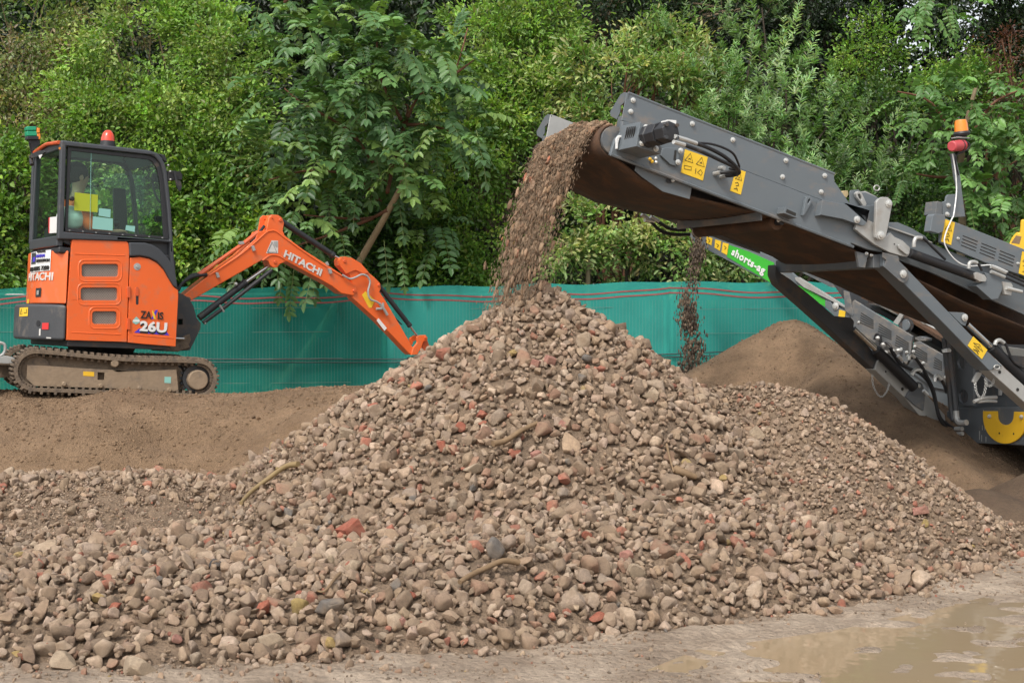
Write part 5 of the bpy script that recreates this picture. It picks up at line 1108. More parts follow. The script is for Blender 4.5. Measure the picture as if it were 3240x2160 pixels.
MB().box(Fr(Matrix.Translation(CA.W(bp0)) @ CA.M.to_3x3().to_4x4()), (-0.08, -0.04, -0.012), (0.05, 0.04, -0.004)).build('beacon_bracket', M['galv'], bb)
s1, s2 = aW(g6, 0.05, 1660, 462), aW(g6, -0.01, 1535, 475); sd_ = (s2 - s1); si = MB().lathe(s1, sd_, [(0, 0.048), (0.015, 0.05), (sd_.length * 0.5, 0.047), (sd_.length - 0.008, 0.044), (sd_.length, 0.036)], 16).build('siren', M['siren'], mast); MB().lathe(s1 + sd_ * 0.22, sd_, [(0, 0.051), (0.012, 0.051)], 16).build('siren_band', M['dark'], si)
hose([aW(g6, v, x, y) for x, y, v in ((1660, 400, 0.03), (1730, 440, 0.0), (1735, 490, 0.0), (1680, 530, 0.02), (1590, 580, 0.03), (1585, 680, 0.03), (1615, 800, 0.03))], 0.007, mast)
hose([aW(g6, v, x, y) for x, y, v in ((1545, 560, 0.03), (1570, 700, 0.03), (1585, 830, 0.03), (1590, 1000, 0.02), (1560, 1240, -0.03))] + [aW(g7, v, x, y) for x, y, v in ((1680, -20, -0.04), (1625, 110, -0.05), (1612, 200, -0.05), (1660, 300, -0.05), (1740, 380, -0.05), (1830, 415, -0.05), (1950, 412, -0.05), (2060, 410, -0.05), (2200, 470, -0.05))], 0.0055, mast, 'white', 'cable')
# big black ram along the conveyor
def ramA(F, W_, p0, p1, r_, rod=None, rr_=0.02, parent=scr, mat='black'):
    a, b = W_(*p0), W_(*p1); o = MB().cyl(a, b, r_).build('hydraulic_ram', M[mat], parent, 0.004)
    if rod: MB().cyl(b, W_(*rod), rr_).build('ram_rod', M['steel'], o)
    return o
a7 = lambda x, y, v: CA.W(CA.on(1, v, g7(x, y))); b7 = lambda x, y, v: CB.W(CB.on(1, v, g7(x, y))); a8 = lambda x, y, v: CA.W(CA.on(1, v, g8(x, y))); x8 = lambda x, y, u: CA.W(CA.on(0, u, g8(x, y)))
r2 = ramA(CA, a7, (1285, 295, -0.05), (1905, 520, -0.05), 0.040); MB().cyl(a7(1900, 518, -0.05), a7(1935, 532, -0.05), 0.043).build('end_cap', M['galv'], r2)
SP('ram_lug', 'galv', CA, -0.10, 0, G7((1888, 485), (1918, 472), (1985, 498), (2008, 530), (1995, 562), (1940, 560), (1898, 535)), 0.02, lowf, 0.004)
SP('ram_bracket', 'cgrey', CA, -0.08, 0, G7((1985, 478), (2050, 490), (2130, 552), (2165, 555), (2150, 640), (2112, 722), (2050, 728), (1905, 600), (1960, 575), (2010, 540)), 0.10, lowf, 0.004)
SP('ram_bracket', 'galv', CA, -0.09, 0, G7((2150, 560), (2190, 565), (2235, 572), (2250, 600), (2235, 690), (2175, 680)), 0.06, lowf, 0.004)
MB().tube([a7(2190, 620, -0.1), a7(2330, 655, -0.1)], 0.016, smooth=False).build('hose_fitting', M['bolt'], lowf)
for L_ in ([(1330, 220), (1345, 160), (1380, 148), (1430, 170), (1500, 240), (1620, 355)], [(1840, 430), (1850, 385), (1890, 375), (1930, 400), (1960, 460)], [(2050, 425), (2180, 480), (2352, 560), (2600, 660)], [(2050, 470), (2170, 520), (2352, 600), (2600, 720)]):
    hose([a7(*p, -0.09) for p in L_], 0.011, lowf)
for L_ in ([(1328, 240), (1330, 190), (1350, 155), (1400, 155)], [(1838, 440), (1845, 390), (1880, 376), (1915, 388)], [(2045, 420), (2180, 478)], [(2045, 468), (2170, 520)]): MB().tube([a7(*p, -0.095) for p in L_], 0.016, n=8).build('hose_fitting', M['galv'], lowf)
# --- cross beam and the two support legs
cb0 = CA.on(1, 0, g7(965, 435)); cb1 = CA.on(1, 0, g7(1050, 310))
MB().box(CA, (cb0.x, 0.02, cb0.z), (cb0.x + 0.16, 1.36, cb1.z)).build('cross_beam', M['chassis'], scr, 0.008)
SP('beam_bracket', 'cgrey2', CA, 0.0, 0.04, G7((825, 278), (942, 308), (925, 340), (905, 432), (850, 425)), 0.03, scr, 0.003)
bolt(CA, nA, g7(885, 300), 0.035, 0.014, scr); bolt(CA, nA, g7(930, 315), 0.035, 0.014, scr)
leg1 = SP('support_leg', 'cgrey', CA, -0.03, 0, G7((1050, 300), (1185, 325), (1195, 372), (1275, 452), (1655, 845), (1870, 1068), (2155, 1345), (2030, 1390), (1640, 985), (1215, 560), (1110, 455), (1045, 420)), 0.17, scr, 0.008, label='near support leg with a yellow warning sticker')
SP('leg_plate', 'cgrey2', CA, -0.045, 0, G7((1038, 288), (1185, 322), (1192, 370), (1272, 448), (1278, 520), (1262, 562), (1228, 572), (1200, 558), (1052, 425), (1072, 362), (1036, 335)), 0.012, leg1, 0.003)
bolt(CA, nA, g7(1228, 490), -0.05, 0.034, leg1); sticker(CA, -0.033, G7((1878, 1070), (2010, 1195), (1958, 1282), (1826, 1155)), leg1, 1)
ext_ = SP('leg_extension', 'galv', CA, -0.015, 0, G7((2085, 1275), (2148, 1335), (2172, 1362), (2352, 1525), (2760, 1890), (2700, 1990), (2352, 1680), (2030, 1392)), 0.13, scr, 0.006)
for p in ((2345, 245), (2270, 518)) : pass
for p in ((2052, 300), (2275, 518)): SP('pin_hole', 'ink', CA, -0.018, 0, [g8(p[0] + 18 * math.cos(a), p[1] + 22 * math.sin(a)) for a in np.linspace(0, 6.28, 10, endpoint=False)], 0.003, ext_)
mb = MB(); mb.tube([a8(2015 + 36 * math.cos(a), 240 + 26 * math.sin(a), -0.04) for a in np.linspace(0, 6.28, 11)], 0.006, n=6, smooth=False); mb.build('locking_pin', M['galv'], ext_)
SP('ram_lug', 'cgrey', CA, 0.0, 0, G7((1650, 842), (1795, 848), (1828, 880), (1825, 930), (1808, 975), (1770, 960)), 0.05, leg1, 0.004); bolt(CA, nA, g7(1800, 895), -0.01, 0.032, leg1)
ramA(CA, a7, (2620, 1720, 0.05), (2048, 1168, 0.05), 0.046, (1822, 955, 0.05), 0.024)
hose([a7(*p, 0.0) for p in ((2085, 1150), (2100, 1115), (2140, 1108), (2180, 1140), (2215, 1230), (2260, 1310), (2352, 1362), (2500, 1400))], 0.012, leg1); MB().tube([a7(*p, -0.005) for p in ((2082, 1150), (2092, 1118), (2125, 1105), (2165, 1130))], 0.017, n=8).build('hose_fitting', M['galv'], leg1)
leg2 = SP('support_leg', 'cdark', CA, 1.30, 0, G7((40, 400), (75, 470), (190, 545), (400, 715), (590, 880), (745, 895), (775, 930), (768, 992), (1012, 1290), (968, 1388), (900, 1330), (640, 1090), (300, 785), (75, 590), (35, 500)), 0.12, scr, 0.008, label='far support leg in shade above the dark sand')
l2b = SP('leg_extension', 'galv', CA, 1.28, 0, G8((540, 150), (590, 165), (680, 250), (940, 512), (1000, 432), (1045, 418), (1090, 440), (1115, 500), (1130, 560), (1370, 828), (1398, 1100), (1350, 1142), (1240, 1070), (880, 625), (500, 272)), 0.13, scr, 0.006)
for p, r_ in (((638, 295), 10), ((845, 510), 17)): SP('pin_hole', 'ink', CA, 1.277, 0, [g8(p[0] + r_ * math.cos(a), p[1] + r_ * 1.3 * math.sin(a)) for a in np.linspace(0, 6.28, 10, endpoint=False)], 0.003, l2b)
bolt(CA, nA, g8(1040, 470), 1.275, 0.03, l2b)
SP('leg_gusset', 'cgrey2', CA, 1.26, 0, G8((985, 455), (1040, 415), (1092, 440), (1130, 570), (1110, 780), (1010, 720), (885, 610)), 0.02, l2b, 0.004)
r3 = ramA(CA, a7, (1330, 1545, 1.22), (975, 1195, 1.22), 0.050, (770, 1000, 1.22), 0.026)
hose([a8(*p, 1.2) for p in ((0 + 690, 0), (740, 90), (820, 200), (940, 262), (1050, 310), (1150, 400), (1220, 540), (1260, 700), (1310, 860), (1390, 950), (1500, 1000))], 0.016, l2b)
hose([a8(*p, 1.18) for p in ((940, 120), (1000, 130), (1080, 230), (1150, 360), (1210, 480), (1250, 620), (1280, 800), (1330, 920), (1450, 1060))], 0.015, l2b)
hose([a8(*p, 1.18) for p in ((1260, 400), (1280, 360), (1330, 400), (1370, 480), (1395, 560))], 0.015, l2b)
for L_ in ([(925, 150), (930, 100), (960, 92), (995, 120)], [(960, 340), (985, 290), (1040, 270), (1075, 290)], [(1245, 420), (1255, 360), (1290, 350), (1325, 395)], [(790, 100), (840, 150)], [(1105, 530), (1155, 580)]): MB().tube([a8(*p, 1.17) for p in L_], 0.018, n=8).build('hose_fitting', M['bolt'], l2b)
# hanging chain and pin
def chain(pts, parent, nlink, r_=0.011):
    P = catmull([Vector(p) for p in pts], 12); mb = MB(); step = max(1, len(P) // nlink)
    for k in range(0, len(P) - step, step):
        a, b = P[k], P[k + step]; d = (b - a); s_ = d.orthogonal().normalized() if (k // step) % 2 else d.cross(d.orthogonal()).normalized(); ln = d.length * 0.62; m_ = (a + b) / 2; dn = d.normalized()
        ring_ = [m_ + dn * ln * math.cos(t) + s_ * r_ * math.sin(t) for t in np.linspace(0, 6.283, 9)]; mb.tube(ring_, 0.0032, n=4, smooth=False)
    return mb.build('chain', M['galv'], parent)
chain([a8(*p, 0.05) for p in ((1745, 440), (1760, 540), (1805, 615), (1850, 590), (1875, 480), (1872, 370))], leg1, 22); chain([a8(*p, 0.04) for p in ((1875, 380), (1890, 450), (1925, 475), (1965, 440), (1985, 340))], leg1, 14)
chain([a8(*p, 1.25) for p in ((470, 330), (480, 460), (540, 580), (600, 600), (660, 520), (680, 440))], l2b, 18, 0.008)
SP('pin_bracket', 'galv', CA, 0.1, 0, G8((1780, 300), (1840, 310), (1800, 380), (1755, 440), (1718, 425), (1725, 390)), 0.02, leg1, 0.003)
MB().tube([a8(1730, 668, 0.15), a8(1850, 625, 0.15), a8(2010, 612, 0.15)], 0.016, n=8).build('locking_pin', M['galv'], leg1); MB().tube([a8(1780, 672, 0.15), a8(1900, 660, 0.15), a8(2010, 665, 0.15)], 0.012, n=8).build('locking_pin', M['galv'], leg1)
# --- chassis end
UE = 4.3
zc = CA.on(0, UE, g8(1600, 1172)).z; zt_ = CA.on(0, UE, g8(1600, 735)).z
ch = SP('chassis', 'chassis', CA, UE, 0, G8((1388, 785), (1470, 775), (1532, 738), (2352, 732), (2760, 728), (2760, 1250), (2352, 1212), (1480, 1172), (1405, 1125)), 0.06, scr, 0.01, ax=0)
MB().box(CA, (UE + 0.07, -0.5, zc + 0.02), (UE + 3.2, 1.42, zt_ - 0.01)).build('chassis_body', M['cdark'], scr, 0.02)
ua = [(3186 + 71 * math.cos(a), 1317 + 86 * math.sin(a)) for a in np.linspace(0, math.pi, 22)]; ub = [(3186 + 26 * math.cos(a), 1317 + 27 * math.sin(a)) for a in np.linspace(math.pi, 0, 12)]
ho = SP('tow_shackle_plate', 'ypaint', CA, UE, -0.02, [(3257, 1303)] + ua + [(3115, 1300), (3159, 1300)] + ub + [(3213, 1302)], 0.018, ch, 0.003, ax=0)
for p in ((1925, 850), (2322, 856)): bolt(CA, nX, g8(*p), UE - 0.022, 0.020, ho, 0)
for p in ((2045, 1058), (2222, 1065)): SP('hole', 'ink', CA, UE - 0.0215, 0, [g8(p[0] + 9 * math.cos(a), p[1] + 14 * math.sin(a)) for a in np.linspace(0, 6.28, 8, endpoint=False)], 0.002, ho, ax=0)
for x, y, l in ((1830, 960, 60), (1862, 975, 45), (1795, 1030, 110), (1822, 1080, 80), (1875, 1100, 70), (1845, 770, 50)): SP('scratch', 'galv', CA, UE - 0.002, 0, G8((x, y), (x + 8, y), (x + 8, y + l), (x + 1, y + l)), 0.001, ch, ax=0)
oval = lambda cx, cy: [g8(cx + 58 * math.cos(a), cy + 84 * math.sin(a)) for a in np.linspace(0, 2 * math.pi, 18, endpoint=False)]
col_ = SP('upright', 'chassis', CA, UE - 0.08, 0, G7((1585, 1040), (1665, 1060)) + G8((1722, 145), (1724, 718), (1532, 718), (1490, 400)), 0.03, scr, 0.005, [oval(1580, 185), oval(1598, 606)], ax=0)
SP('rear_plate', 'ink', CA, UE + 0.25, 0, G8((1450, 0), (1760, 100), (1760, 720), (1480, 720)), 0.01, scr, ax=0)
SP('upright', 'chassis', CA, UE + 0.15, 0, G8((1722, 300), (1800, 330), (2040, 480), (2352, 700), (2500, 735), (1725, 735)), 0.03, scr, 0.004, ax=0)
SP('crossmember', 'galv', CA, UE + 0.10, 0, G8((1880, 390), (2030, 470), (2060, 500), (2050, 590), (2030, 590), (2030, 510), (1870, 425)), 0.03, scr, 0.003, ax=0)
SP('screen_body', 'cdark', CA, UE + 0.9, 0, G7((1650, 700), (2352, 760), (2900, 900), (2900, 1500), (1640, 1350)), 0.05, scr, ax=0)
SP('crossmember', 'galv', CA, UE + 0.5, 0, G7((2140, 1160), (2352, 1190), (2600, 1220), (2600, 1275), (2352, 1255), (2180, 1240)), 0.03, scr, ax=0)
MB().box(Fr(CA.M @ Matrix.Translation((UE + 0.10, 1.25, zt_))), (0, 0, 0), (0.3, 0.1, 1.0)).build('upright', M['cdark'], scr)
for L_, r_ in (([(1365, -120), (1385, 60), (1410, 300), (1440, 600), (1460, 800), (1480, 900)], 0.030), ([(1430, -120), (1440, 100), (1470, 400), (1495, 650), (1505, 780)], 0.030)): hose([x8(*p, UE - 0.16) for p in L_], r_, col_, 'cdark', 'pipe')
MB().tube([x8(*p, UE - 0.17) for p in ((1510, 780), (1520, 880), (1560, 930), (1640, 925))], 0.028, n=8).build('pipe', M['galv'], col_)
SP('pipe_clamp', 'white', CA, UE - 0.22, 0, G8((1325, 25), (1390, 5), (1402, 30), (1398, 55), (1340, 62)), 0.05, col_, 0.004, ax=0)
for L_ in ([(1250, 700), (1310, 850), (1420, 960), (1500, 1005), (1585, 1000)], [(1290, 800), (1350, 960), (1440, 1050), (1500, 1070), (1590, 1062)], [(1200, 740), (1260, 830), (1300, 900)]): hose([x8(*p, UE - 0.1) for p in L_], 0.014, col_)
for p0, p1 in (((1500, 1005), (1590, 1002)), ((1500, 1070), (1590, 1062)), ((1420, 1040), (1470, 1040)), ((1205, 760), (1235, 735))): MB().tube([x8(*p0, UE - 0.12), x8(*p1, UE - 0.12)], 0.02, smooth=False).build('hose_fitting', M['galv'], col_)
# crawler tracks of the machine, mostly hidden
mb = MB()
for yy in (-0.75, 1.45):
    ring_ = [(UE + 0.5 + 0.22 * math.cos(a), 0.24 + 0.22 * math.sin(a)) for a in np.linspace(math.pi / 2, 1.5 * math.pi, 9)] + [(UE + 3.0 + 0.22 * math.cos(a), 0.24 + 0.22 * math.sin(a)) for a in np.linspace(-math.pi / 2, math.pi / 2, 9)]
    mb.loft([CA.W((x, yy, z)) for x, z in ring_], [CA.W((x, yy + 0.35, z)) for x, z in ring_])
mb.split('crawler_track', M['mudrub'], scr, 0.01)

# --- lower conveyor with the green banner
rail = G5((470, 850), (640, 840), (1250, 1040), (1480, 1130)) + G7((240, 520), (520, 690), (710, 815), (800, 880), (1640, 1400), (1900, 1560), (1900, 2100), (1500, 1850), (900, 1230), (600, 872), (235, 620)) + G5((1480, 1442), (640, 1000), (560, 930))
rl = SP('conveyor_frame', 'cgrey', CB, 0, 0, rail, 0.03, scr, 0.004, label='side of the lower conveyor carrying a green banner')
SP('conveyor_frame', 'cgrey2', CB, 0, 0.95, rail, 0.03, scr)
gn = SP('banner', 'green', CB, 0, -0.006, G5((955, 980), (1190, 1060), (1300, 1110), (1460, 1180), (1475, 1435), (930, 1112)) , 0.004, rl)
SP('banner', 'green', CB, 0, -0.006, G7((40, 470), (235, 590), (320, 618), (518, 738), (515, 800), (240, 640), (40, 560)), 0.004, rl)
lettering('shorts-ag', bW(g5, -0.008, 968, 1112), bW(g5, -0.008, 1335, 1338), bW(g5, -0.008, 1004, 1010), M['white'], gn, fat=0.03, spacing=1.12)
mb = MB()
for p in (((600, 880), (652, 885), (645, 920), (598, 898)), ((703, 885), (765, 905), (755, 985), (692, 955)), ((798, 918), (866, 940), (850, 1045), (788, 1010)), ((884, 950), (948, 970), (930, 1095), (868, 1062))): SP('warning_sticker', 'yellow', CB, 0, -0.005, G5(*p), 0.003, rl)
for p in ((725, 930), (820, 985), (905, 1010)): MB().tube([bW(g5, -0.008, p[0] - 10, p[1] - 20), bW(g5, -0.008, p[0] + 14, p[1]), bW(g5, -0.008, p[0] - 6, p[1] + 22)], 0.003, n=4, smooth=False).build('pictogram', M['ink'], rl)
SP('edge_angle', 'galv', CB, 0, -0.03, G7((235, 522), (270, 520), (530, 680), (715, 798), (715, 812), (520, 712), (320, 615), (245, 550)), 0.03, rl, 0.002)
SP('guard_plate', 'cgrey', CB, 0, 0.02, G5((495, 885), (625, 935), (628, 995), (560, 960)), 0.01, rl)
st2 = SP('warning_sticker', 'yellow', CB, 0, -0.03, G7((650, 822), (710, 838), (700, 895), (640, 890)), 0.003, rl)
SP('joint_plate', 'cgrey', CB, 0, -0.025, G7((515, 735), (560, 745), (600, 790), (655, 810), (790, 885), (1640, 1390), (1640, 1568), (1500, 1540), (770, 985), (600, 880), (515, 800)), 0.02, rl, 0.004)
bolt(CB, nB, g7(600, 790), -0.03, 0.042, rl); bolt(CB, nB, g7(818, 940), -0.05, 0.016, rl)
SP('standing_plate', 'cgrey2', CB, 0, -0.06, G7((705, 645), (752, 660), (800, 870), (790, 885), (720, 830)), 0.02, rl, 0.003)
for i, (pl, slots) in enumerate((([(785, 745), (800, 732), (1345, 1068), (1338, 1112), (1330, 1240), (1290, 1330), (778, 985), (770, 930)], ((868, 848), (1035, 950), (1195, 1058))), ([(1352, 1130), (1400, 1112), (1622, 1238), (1640, 1500), (1350, 1300)], ((1368, 1158), (1552, 1262))))):
    vp = SP('vented_panel', 'cgrey2', CB, 0, -0.055, G7(*pl), 0.03, scr, 0.005, label='dusty vented panel on the lower conveyor')
    for (x, y) in slots:
        for k in range(5):
            w_ = 115 if x < 1500 else 70; SP('vent_slot', 'ink', CB, 0, -0.058, G7((x - 3 * k, y + 22 * k), (x + w_, y + w_ * 0.62 + 18 * k), (x + w_, y + w_ * 0.62 + 9 + 18 * k), (x - 3 * k, y + 8 + 22 * k)), 0.003, vp)
    for p in ((1210, 1190), (1262, 1218), (1338, 1165), (1325, 1212)) if i == 0 else ((1415, 1318), (1628, 1450)): bolt(CB, nB, g7(*p), -0.058, 0.018, vp)
SP('panel_cap', 'cgrey2', CB, 0, -0.02, G7((1345, 1080), (1400, 1068), (1455, 1090), (1452, 1112), (1385, 1112), (1350, 1098)), 0.1, rl, 0.003)
SP('carrying_belt', 'belt', CB, 0.08, 0, G7((840, 690), (1100, 790), (1600, 1090), (2200, 1420), (2200, 1440), (1590, 1120), (1100, 815), (840, 715)), 0.8, scr)
b9 = lambda x, y, v=0.0: CB.W(CB.on(1, v, g7(x, y)))
MB().cyl(b9(1255, 965, 0.0), b9(1255, 965, 0.6), 0.075, n=18).build('pulley', M['cdark'], scr); MB().lathe(b9(1250, 965, -0.01), nB, [(0, 0.06), (0.01, 0.055), (0.012, 0.03)], 16).build('pulley_hub', M['cgrey'], scr)
SP('tension_arm', 'galv', CB, 0.0, -0.05, G7((1160, 942), (1235, 838), (1270, 842), (1262, 868), (1205, 965)), 0.02, scr, 0.003)
MB().tube([b9(1260, 848, -0.05), b9(1420, 940, -0.05), b9(1600, 1035, -0.05)], 0.010, smooth=False).build('tension_rod', M['bolt'], scr); MB().cyl(b9(1405, 925, -0.05), b9(1440, 948, -0.05), 0.022, n=6).build('nut', M['bolt'], scr)
SP('dark_support', 'cdark', CB, 0.3, 0, G7((560, 560), (900, 700), (900, 760), (1580, 1110), (1580, 1180), (1000, 860), (700, 760)), 0.1, scr)
for L_ in ([(960, 1100), (975, 1055), (1000, 1050), (1018, 1080), (1012, 1150)], [(1040, 1150), (1070, 1130), (1110, 1160), (1150, 1240), (1230, 1320)], [(1275, 1290), (1290, 1250), (1340, 1275), (1400, 1350), (1440, 1450)]): hose([b9(*p, -0.10) for p in L_], 0.013, rl)
for p in ((1000, 1085), (1050, 1145), (1060, 1220), (1125, 1205), (1190, 1200), (1290, 1255)): MB().sphere(b9(*p, -0.10), 0.030, 8, (1.2, 0.8, 0.8)).build('hose_fitting', M['galv'], rl)

SP('inner_plate', 'cdark', CB, 0.1, 0.8, G7((800, 700), (1100, 780), (1650, 1060), (2000, 1250), (2000, 1900), (1640, 1500), (800, 960)), 0.02, scr)
# ------------------------------------------------------------------ yellow loader just showing at the right edge
YL = Fr(Matrix.Translation(at(3190, 770, 16.5)) @ Matrix.Rotation(R(-25), 4, 'Z'))
yl = thing('wheel_loader', 'yellow loader with scuffed paint just showing above the grey machine at right edge', 'loader', Matrix.Translation((at(3400, 1000, 17).x, 17, 0)))
ypts = [(3190, 776), (3202, 750), (3217, 733), (3226, 736), (3229, 695), (3262, 690), (3420, 680), (3420, 900), (3260, 850), (3200, 800)]
SP('body', 'ypaint', YL, 0, 0, ypts, 0.3, yl, 0.02); SP('scuffed_patch', 'wood', YL, 0, -0.004, [(3200, 768), (3215, 745), (3232, 748), (3226, 772)], 0.003, yl)
MB().box(YL, (0.7, 0.1, -1.6), (2.2, 1.2, 0.3)).build('chassis', M['cdark'], yl, 0.02)
for xx in (0.9, 2.3): MB().lathe(YL.W((xx, 0.0, -1.75)), YL.M.to_3x3() @ Vector((0, -1, 0)), [(0, 0.5), (0.3, 0.55), (0.34, 0.48), (0.345, 0.25)], 24).build('wheel', M['black'], yl)

# ------------------------------------------------------------------ material in the air
r = np.random.RandomState(77); rot = np.array(CA.M.to_3x3()); tr0 = np.array(CA.M.translation)
def stream(n, rmin, rmax, seed, vsd, P, stretch):
    r = np.random.RandomState(seed); t = 0.53 * r.rand(n) ** 1.15
    lay = r.rand(n); rp = np.random.RandomState(4); rc = rp.uniform(0.14, 0.98, 13); rt = rp.uniform(0.25, 1.3, 13); ri = r.randint(0, 13, n); v = np.clip(rc[ri] + (0.035 + 0.09 * (t < 0.2)) * r.randn(n), 0.14, 1.04); t = np.minimum(t * (0.75 + 0.25 * rt[ri]), 0.55); vx = 0.95 + 0.30 * r.randn(n) * 0.45 + 0.25 * lay; vn = (v - 0.6)
    x = dc.x - 0.03 - vx * t; y = 0.6 + vn * (1 - 0.48 * t / 0.5) + 0.05 * r.randn(n) * t * 3
    z = dc.z + DR + 0.02 + 0.06 * lay * np.exp(-((v - 0.55) / 0.3) ** 2) - 0.35 * t - 0.5 * 9.81 * t * t
    z = np.maximum(z, 1.3); rad = rmin + (rmax - rmin) * r.beta(1.2, 3.2, n) 
    pos = np.stack([x, y, z], -1) @ rot.T + tr0
    vel = np.stack([-vx, vn * 0, -0.35 - 9.81 * t], -1) @ rot.T; vel /= np.linalg.norm(vel, axis=1)[:, None]
    return pos, rad, vel * np.sqrt(stretch * (0.3 + t / 0.5))[:, None]
pos, rad, st = stream(1000, 0.006, 0.034, 1, 0.1, P1, 1.5)
k = (rad < 0.022) | (r.rand(len(rad)) < 0.6)
cols = stone_cols(len(pos), r, 0.02, 0.8) * np.array([1.05, 0.92, 0.78]); m_ = stone_mesh('falling_rubble', pos[k], rad[k], cols[k], P1, r, stretch=st[k]); fr_ = link_mesh('falling_rubble', m_, STONE); tag(fr_, 'brown stream of rubble pouring off the upper conveyor onto the cone', 'falling rubble', kind='stuff')
pos, rad, st = stream(5000, 0.002, 0.006, 2, 0.1, P1, 4.0); cols = stone_cols(len(pos), r, 0.0, 0.8) * np.array([1.0, 0.88, 0.74]); P0s = protos(1, 6, 8, (2, 4)) if False else (([ico(1)[0]] * 3), ico(1)[1])
link_mesh('grit', stone_mesh('grit', pos, rad, cols, P0s, r, stretch=st), STONE, fr_)['kind'] = 'stuff'
pos, rad, st = stream(26000, 0.0008, 0.0028, 3, 0.1, P1, 7.0); cols = np.ones((len(pos), 3)) * np.array([0.27, 0.195, 0.13]) * r.uniform(0.7, 1.2, (len(pos), 1))
link_mesh('dust', stone_mesh('dust', pos, rad, cols, P0s, r, stretch=st), STONE, fr_)['kind'] = 'stuff'
# burden riding over the head drum
n = 260; x = dc.x + 0.02 + 0.75 * r.rand(n); v = 0.50 + 0.18 * r.randn(n); v = np.clip(v, 0.16, 0.9); dz = (CA.on(1, 0.1, g7(2700, 700)).z - dc.z - DR) / (CA.on(1, 0.1, g7(2700, 700)).x - dc.x)
z = dc.z + DR + 0.01 + (x - dc.x) * dz + 0.07 * np.exp(-((v - 0.5) / 0.28) ** 2) * r.rand(n); rad = r.uniform(0.015, 0.045, n)
link_mesh('burden', stone_mesh('burden', np.stack([x, v, z], -1) @ rot.T + tr0, rad, stone_cols(n, r, 0.05) * np.array([1.0, 0.86, 0.74]), P1, r), STONE, fr_)['kind'] = 'stuff'
n = 4200; t = r.rand(n) ** 0.8; hd = at(2200, 790, 16.6)
x = hd.x - 0.10 * t + 0.048 * r.randn(n) * (0.6 + 0.9 * t) + 0.05 * np.sin(t * 9); y = hd.y - 0.15 * t + 0.12 * r.randn(n); z = hd.z + 0.3 - 1.75 * t + 0.05 * r.randn(n); clump = np.sin(t * 26 + 3 * np.sin(t * 7)) + 0.8 * r.randn(n) > -0.2
rad = r.uniform(0.003, 0.010, n); stv = np.zeros((n, 3)); stv[:, 2] = 1.5
link_mesh('falling_fines', stone_mesh('falling_fines', np.stack([x, y, z], -1)[clump], rad[clump], (np.ones((n, 3)) * np.array([0.06, 0.042, 0.03]) * r.uniform(0.6, 1.3, (n, 1)))[clump], P0s, r, stretch=stv[clump]), STONE)
tag(bpy.data.objects['falling_fines'], 'thin dark curtain of fines dropping from the lower conveyor in front of the green fence', 'falling fines', kind='stuff')
# ------------------------------------------------------------------ bank and vegetation behind the fence
def leaf_mat(name, trans=0.30, rough=0.42, spec=0.45):
    m, t, b = new_mat(name); N = t.nodes; L = t.links
    a = N.new('ShaderNodeAttribute'); a.attribute_name = 'col'; L.new(a.outputs['Color'], b.inputs['Base Color']); b.inputs['Roughness'].default_value = rough; b.inputs['Specular IOR Level'].default_value = spec
    tl = N.new('ShaderNodeBsdfTranslucent'); sc_ = N.new('ShaderNodeVectorMath'); sc_.operation = 'MULTIPLY'; sc_.inputs[1].default_value = (1.5, 1.6, 0.7)
    L.new(a.outputs['Color'], sc_.inputs[0]); L.new(sc_.outputs[0], tl.inputs[0]); mx = N.new('ShaderNodeMixShader'); mx.inputs[0].default_value = trans
    L.new(b.outputs[0], mx.inputs[1]); L.new(tl.outputs[0], mx.inputs[2]); L.new(mx.outputs[0], N['Material Output'].inputs[0]); return m
LEAF = leaf_mat('leaf'); LEAFG = leaf_mat('glossy_leaf', 0.22, 0.40, 0.4)
def unit(v): return v / np.maximum(np.linalg.norm(v, axis=1), 1e-9)[:, None]
def leaf_mesh(name, P, D, Nn, L, W, col, fold=0.25, droop=0.12, wide=0.45):
    D = unit(D); S = unit(np.cross(D, Nn)); U = np.cross(S, D); n = len(P); L = L[:, None]; W = W[:, None]
    a, b = wide - 0.17, wide + 0.25
    mid = P + D * L - U * L * droop
    vs = np.stack([P, P + D * L * a + S * W * 0.42 + U * W * fold, P + D * L * b + S * W * 0.40 + U * (W * fold - L * droop * 0.4), mid,
                   P + D * L * b - S * W * 0.40 + U * (W * fold - L * droop * 0.4), P + D * L * a - S * W * 0.42 + U * W * fold], 1)
    F = np.array([[0, 3, 2, 1], [0, 5, 4, 3]])[None] + (np.arange(n) * 6)[:, None, None]
    me = bpy.data.meshes.new(name); me.vertices.add(n * 6); me.vertices.foreach_set('co', vs.astype(np.float32).ravel())
    me.loops.add(n * 8); me.polygons.add(n * 2); me.loops.foreach_set('vertex_index', F.astype(np.int32).ravel()); me.polygons.foreach_set('loop_start', np.arange(0, n * 8, 4, dtype=np.int32)); me.update()
    ca = me.color_attributes.new('col', 'FLOAT_COLOR', 'POINT'); c = np.ones((n, 6, 4), np.float32); c[:, :, :3] = np.clip(col, 0.003, 0.9)[:, None, :]; ca.data.foreach_set('color', c.ravel()); return me
BR = dict(lime=1.8, olive=1.8, green=1.75, deep=1.5, dark=0.9, varieg=1.6, silver=1.8, pinn=1.65, pinn2=1.5, rust=1.0)
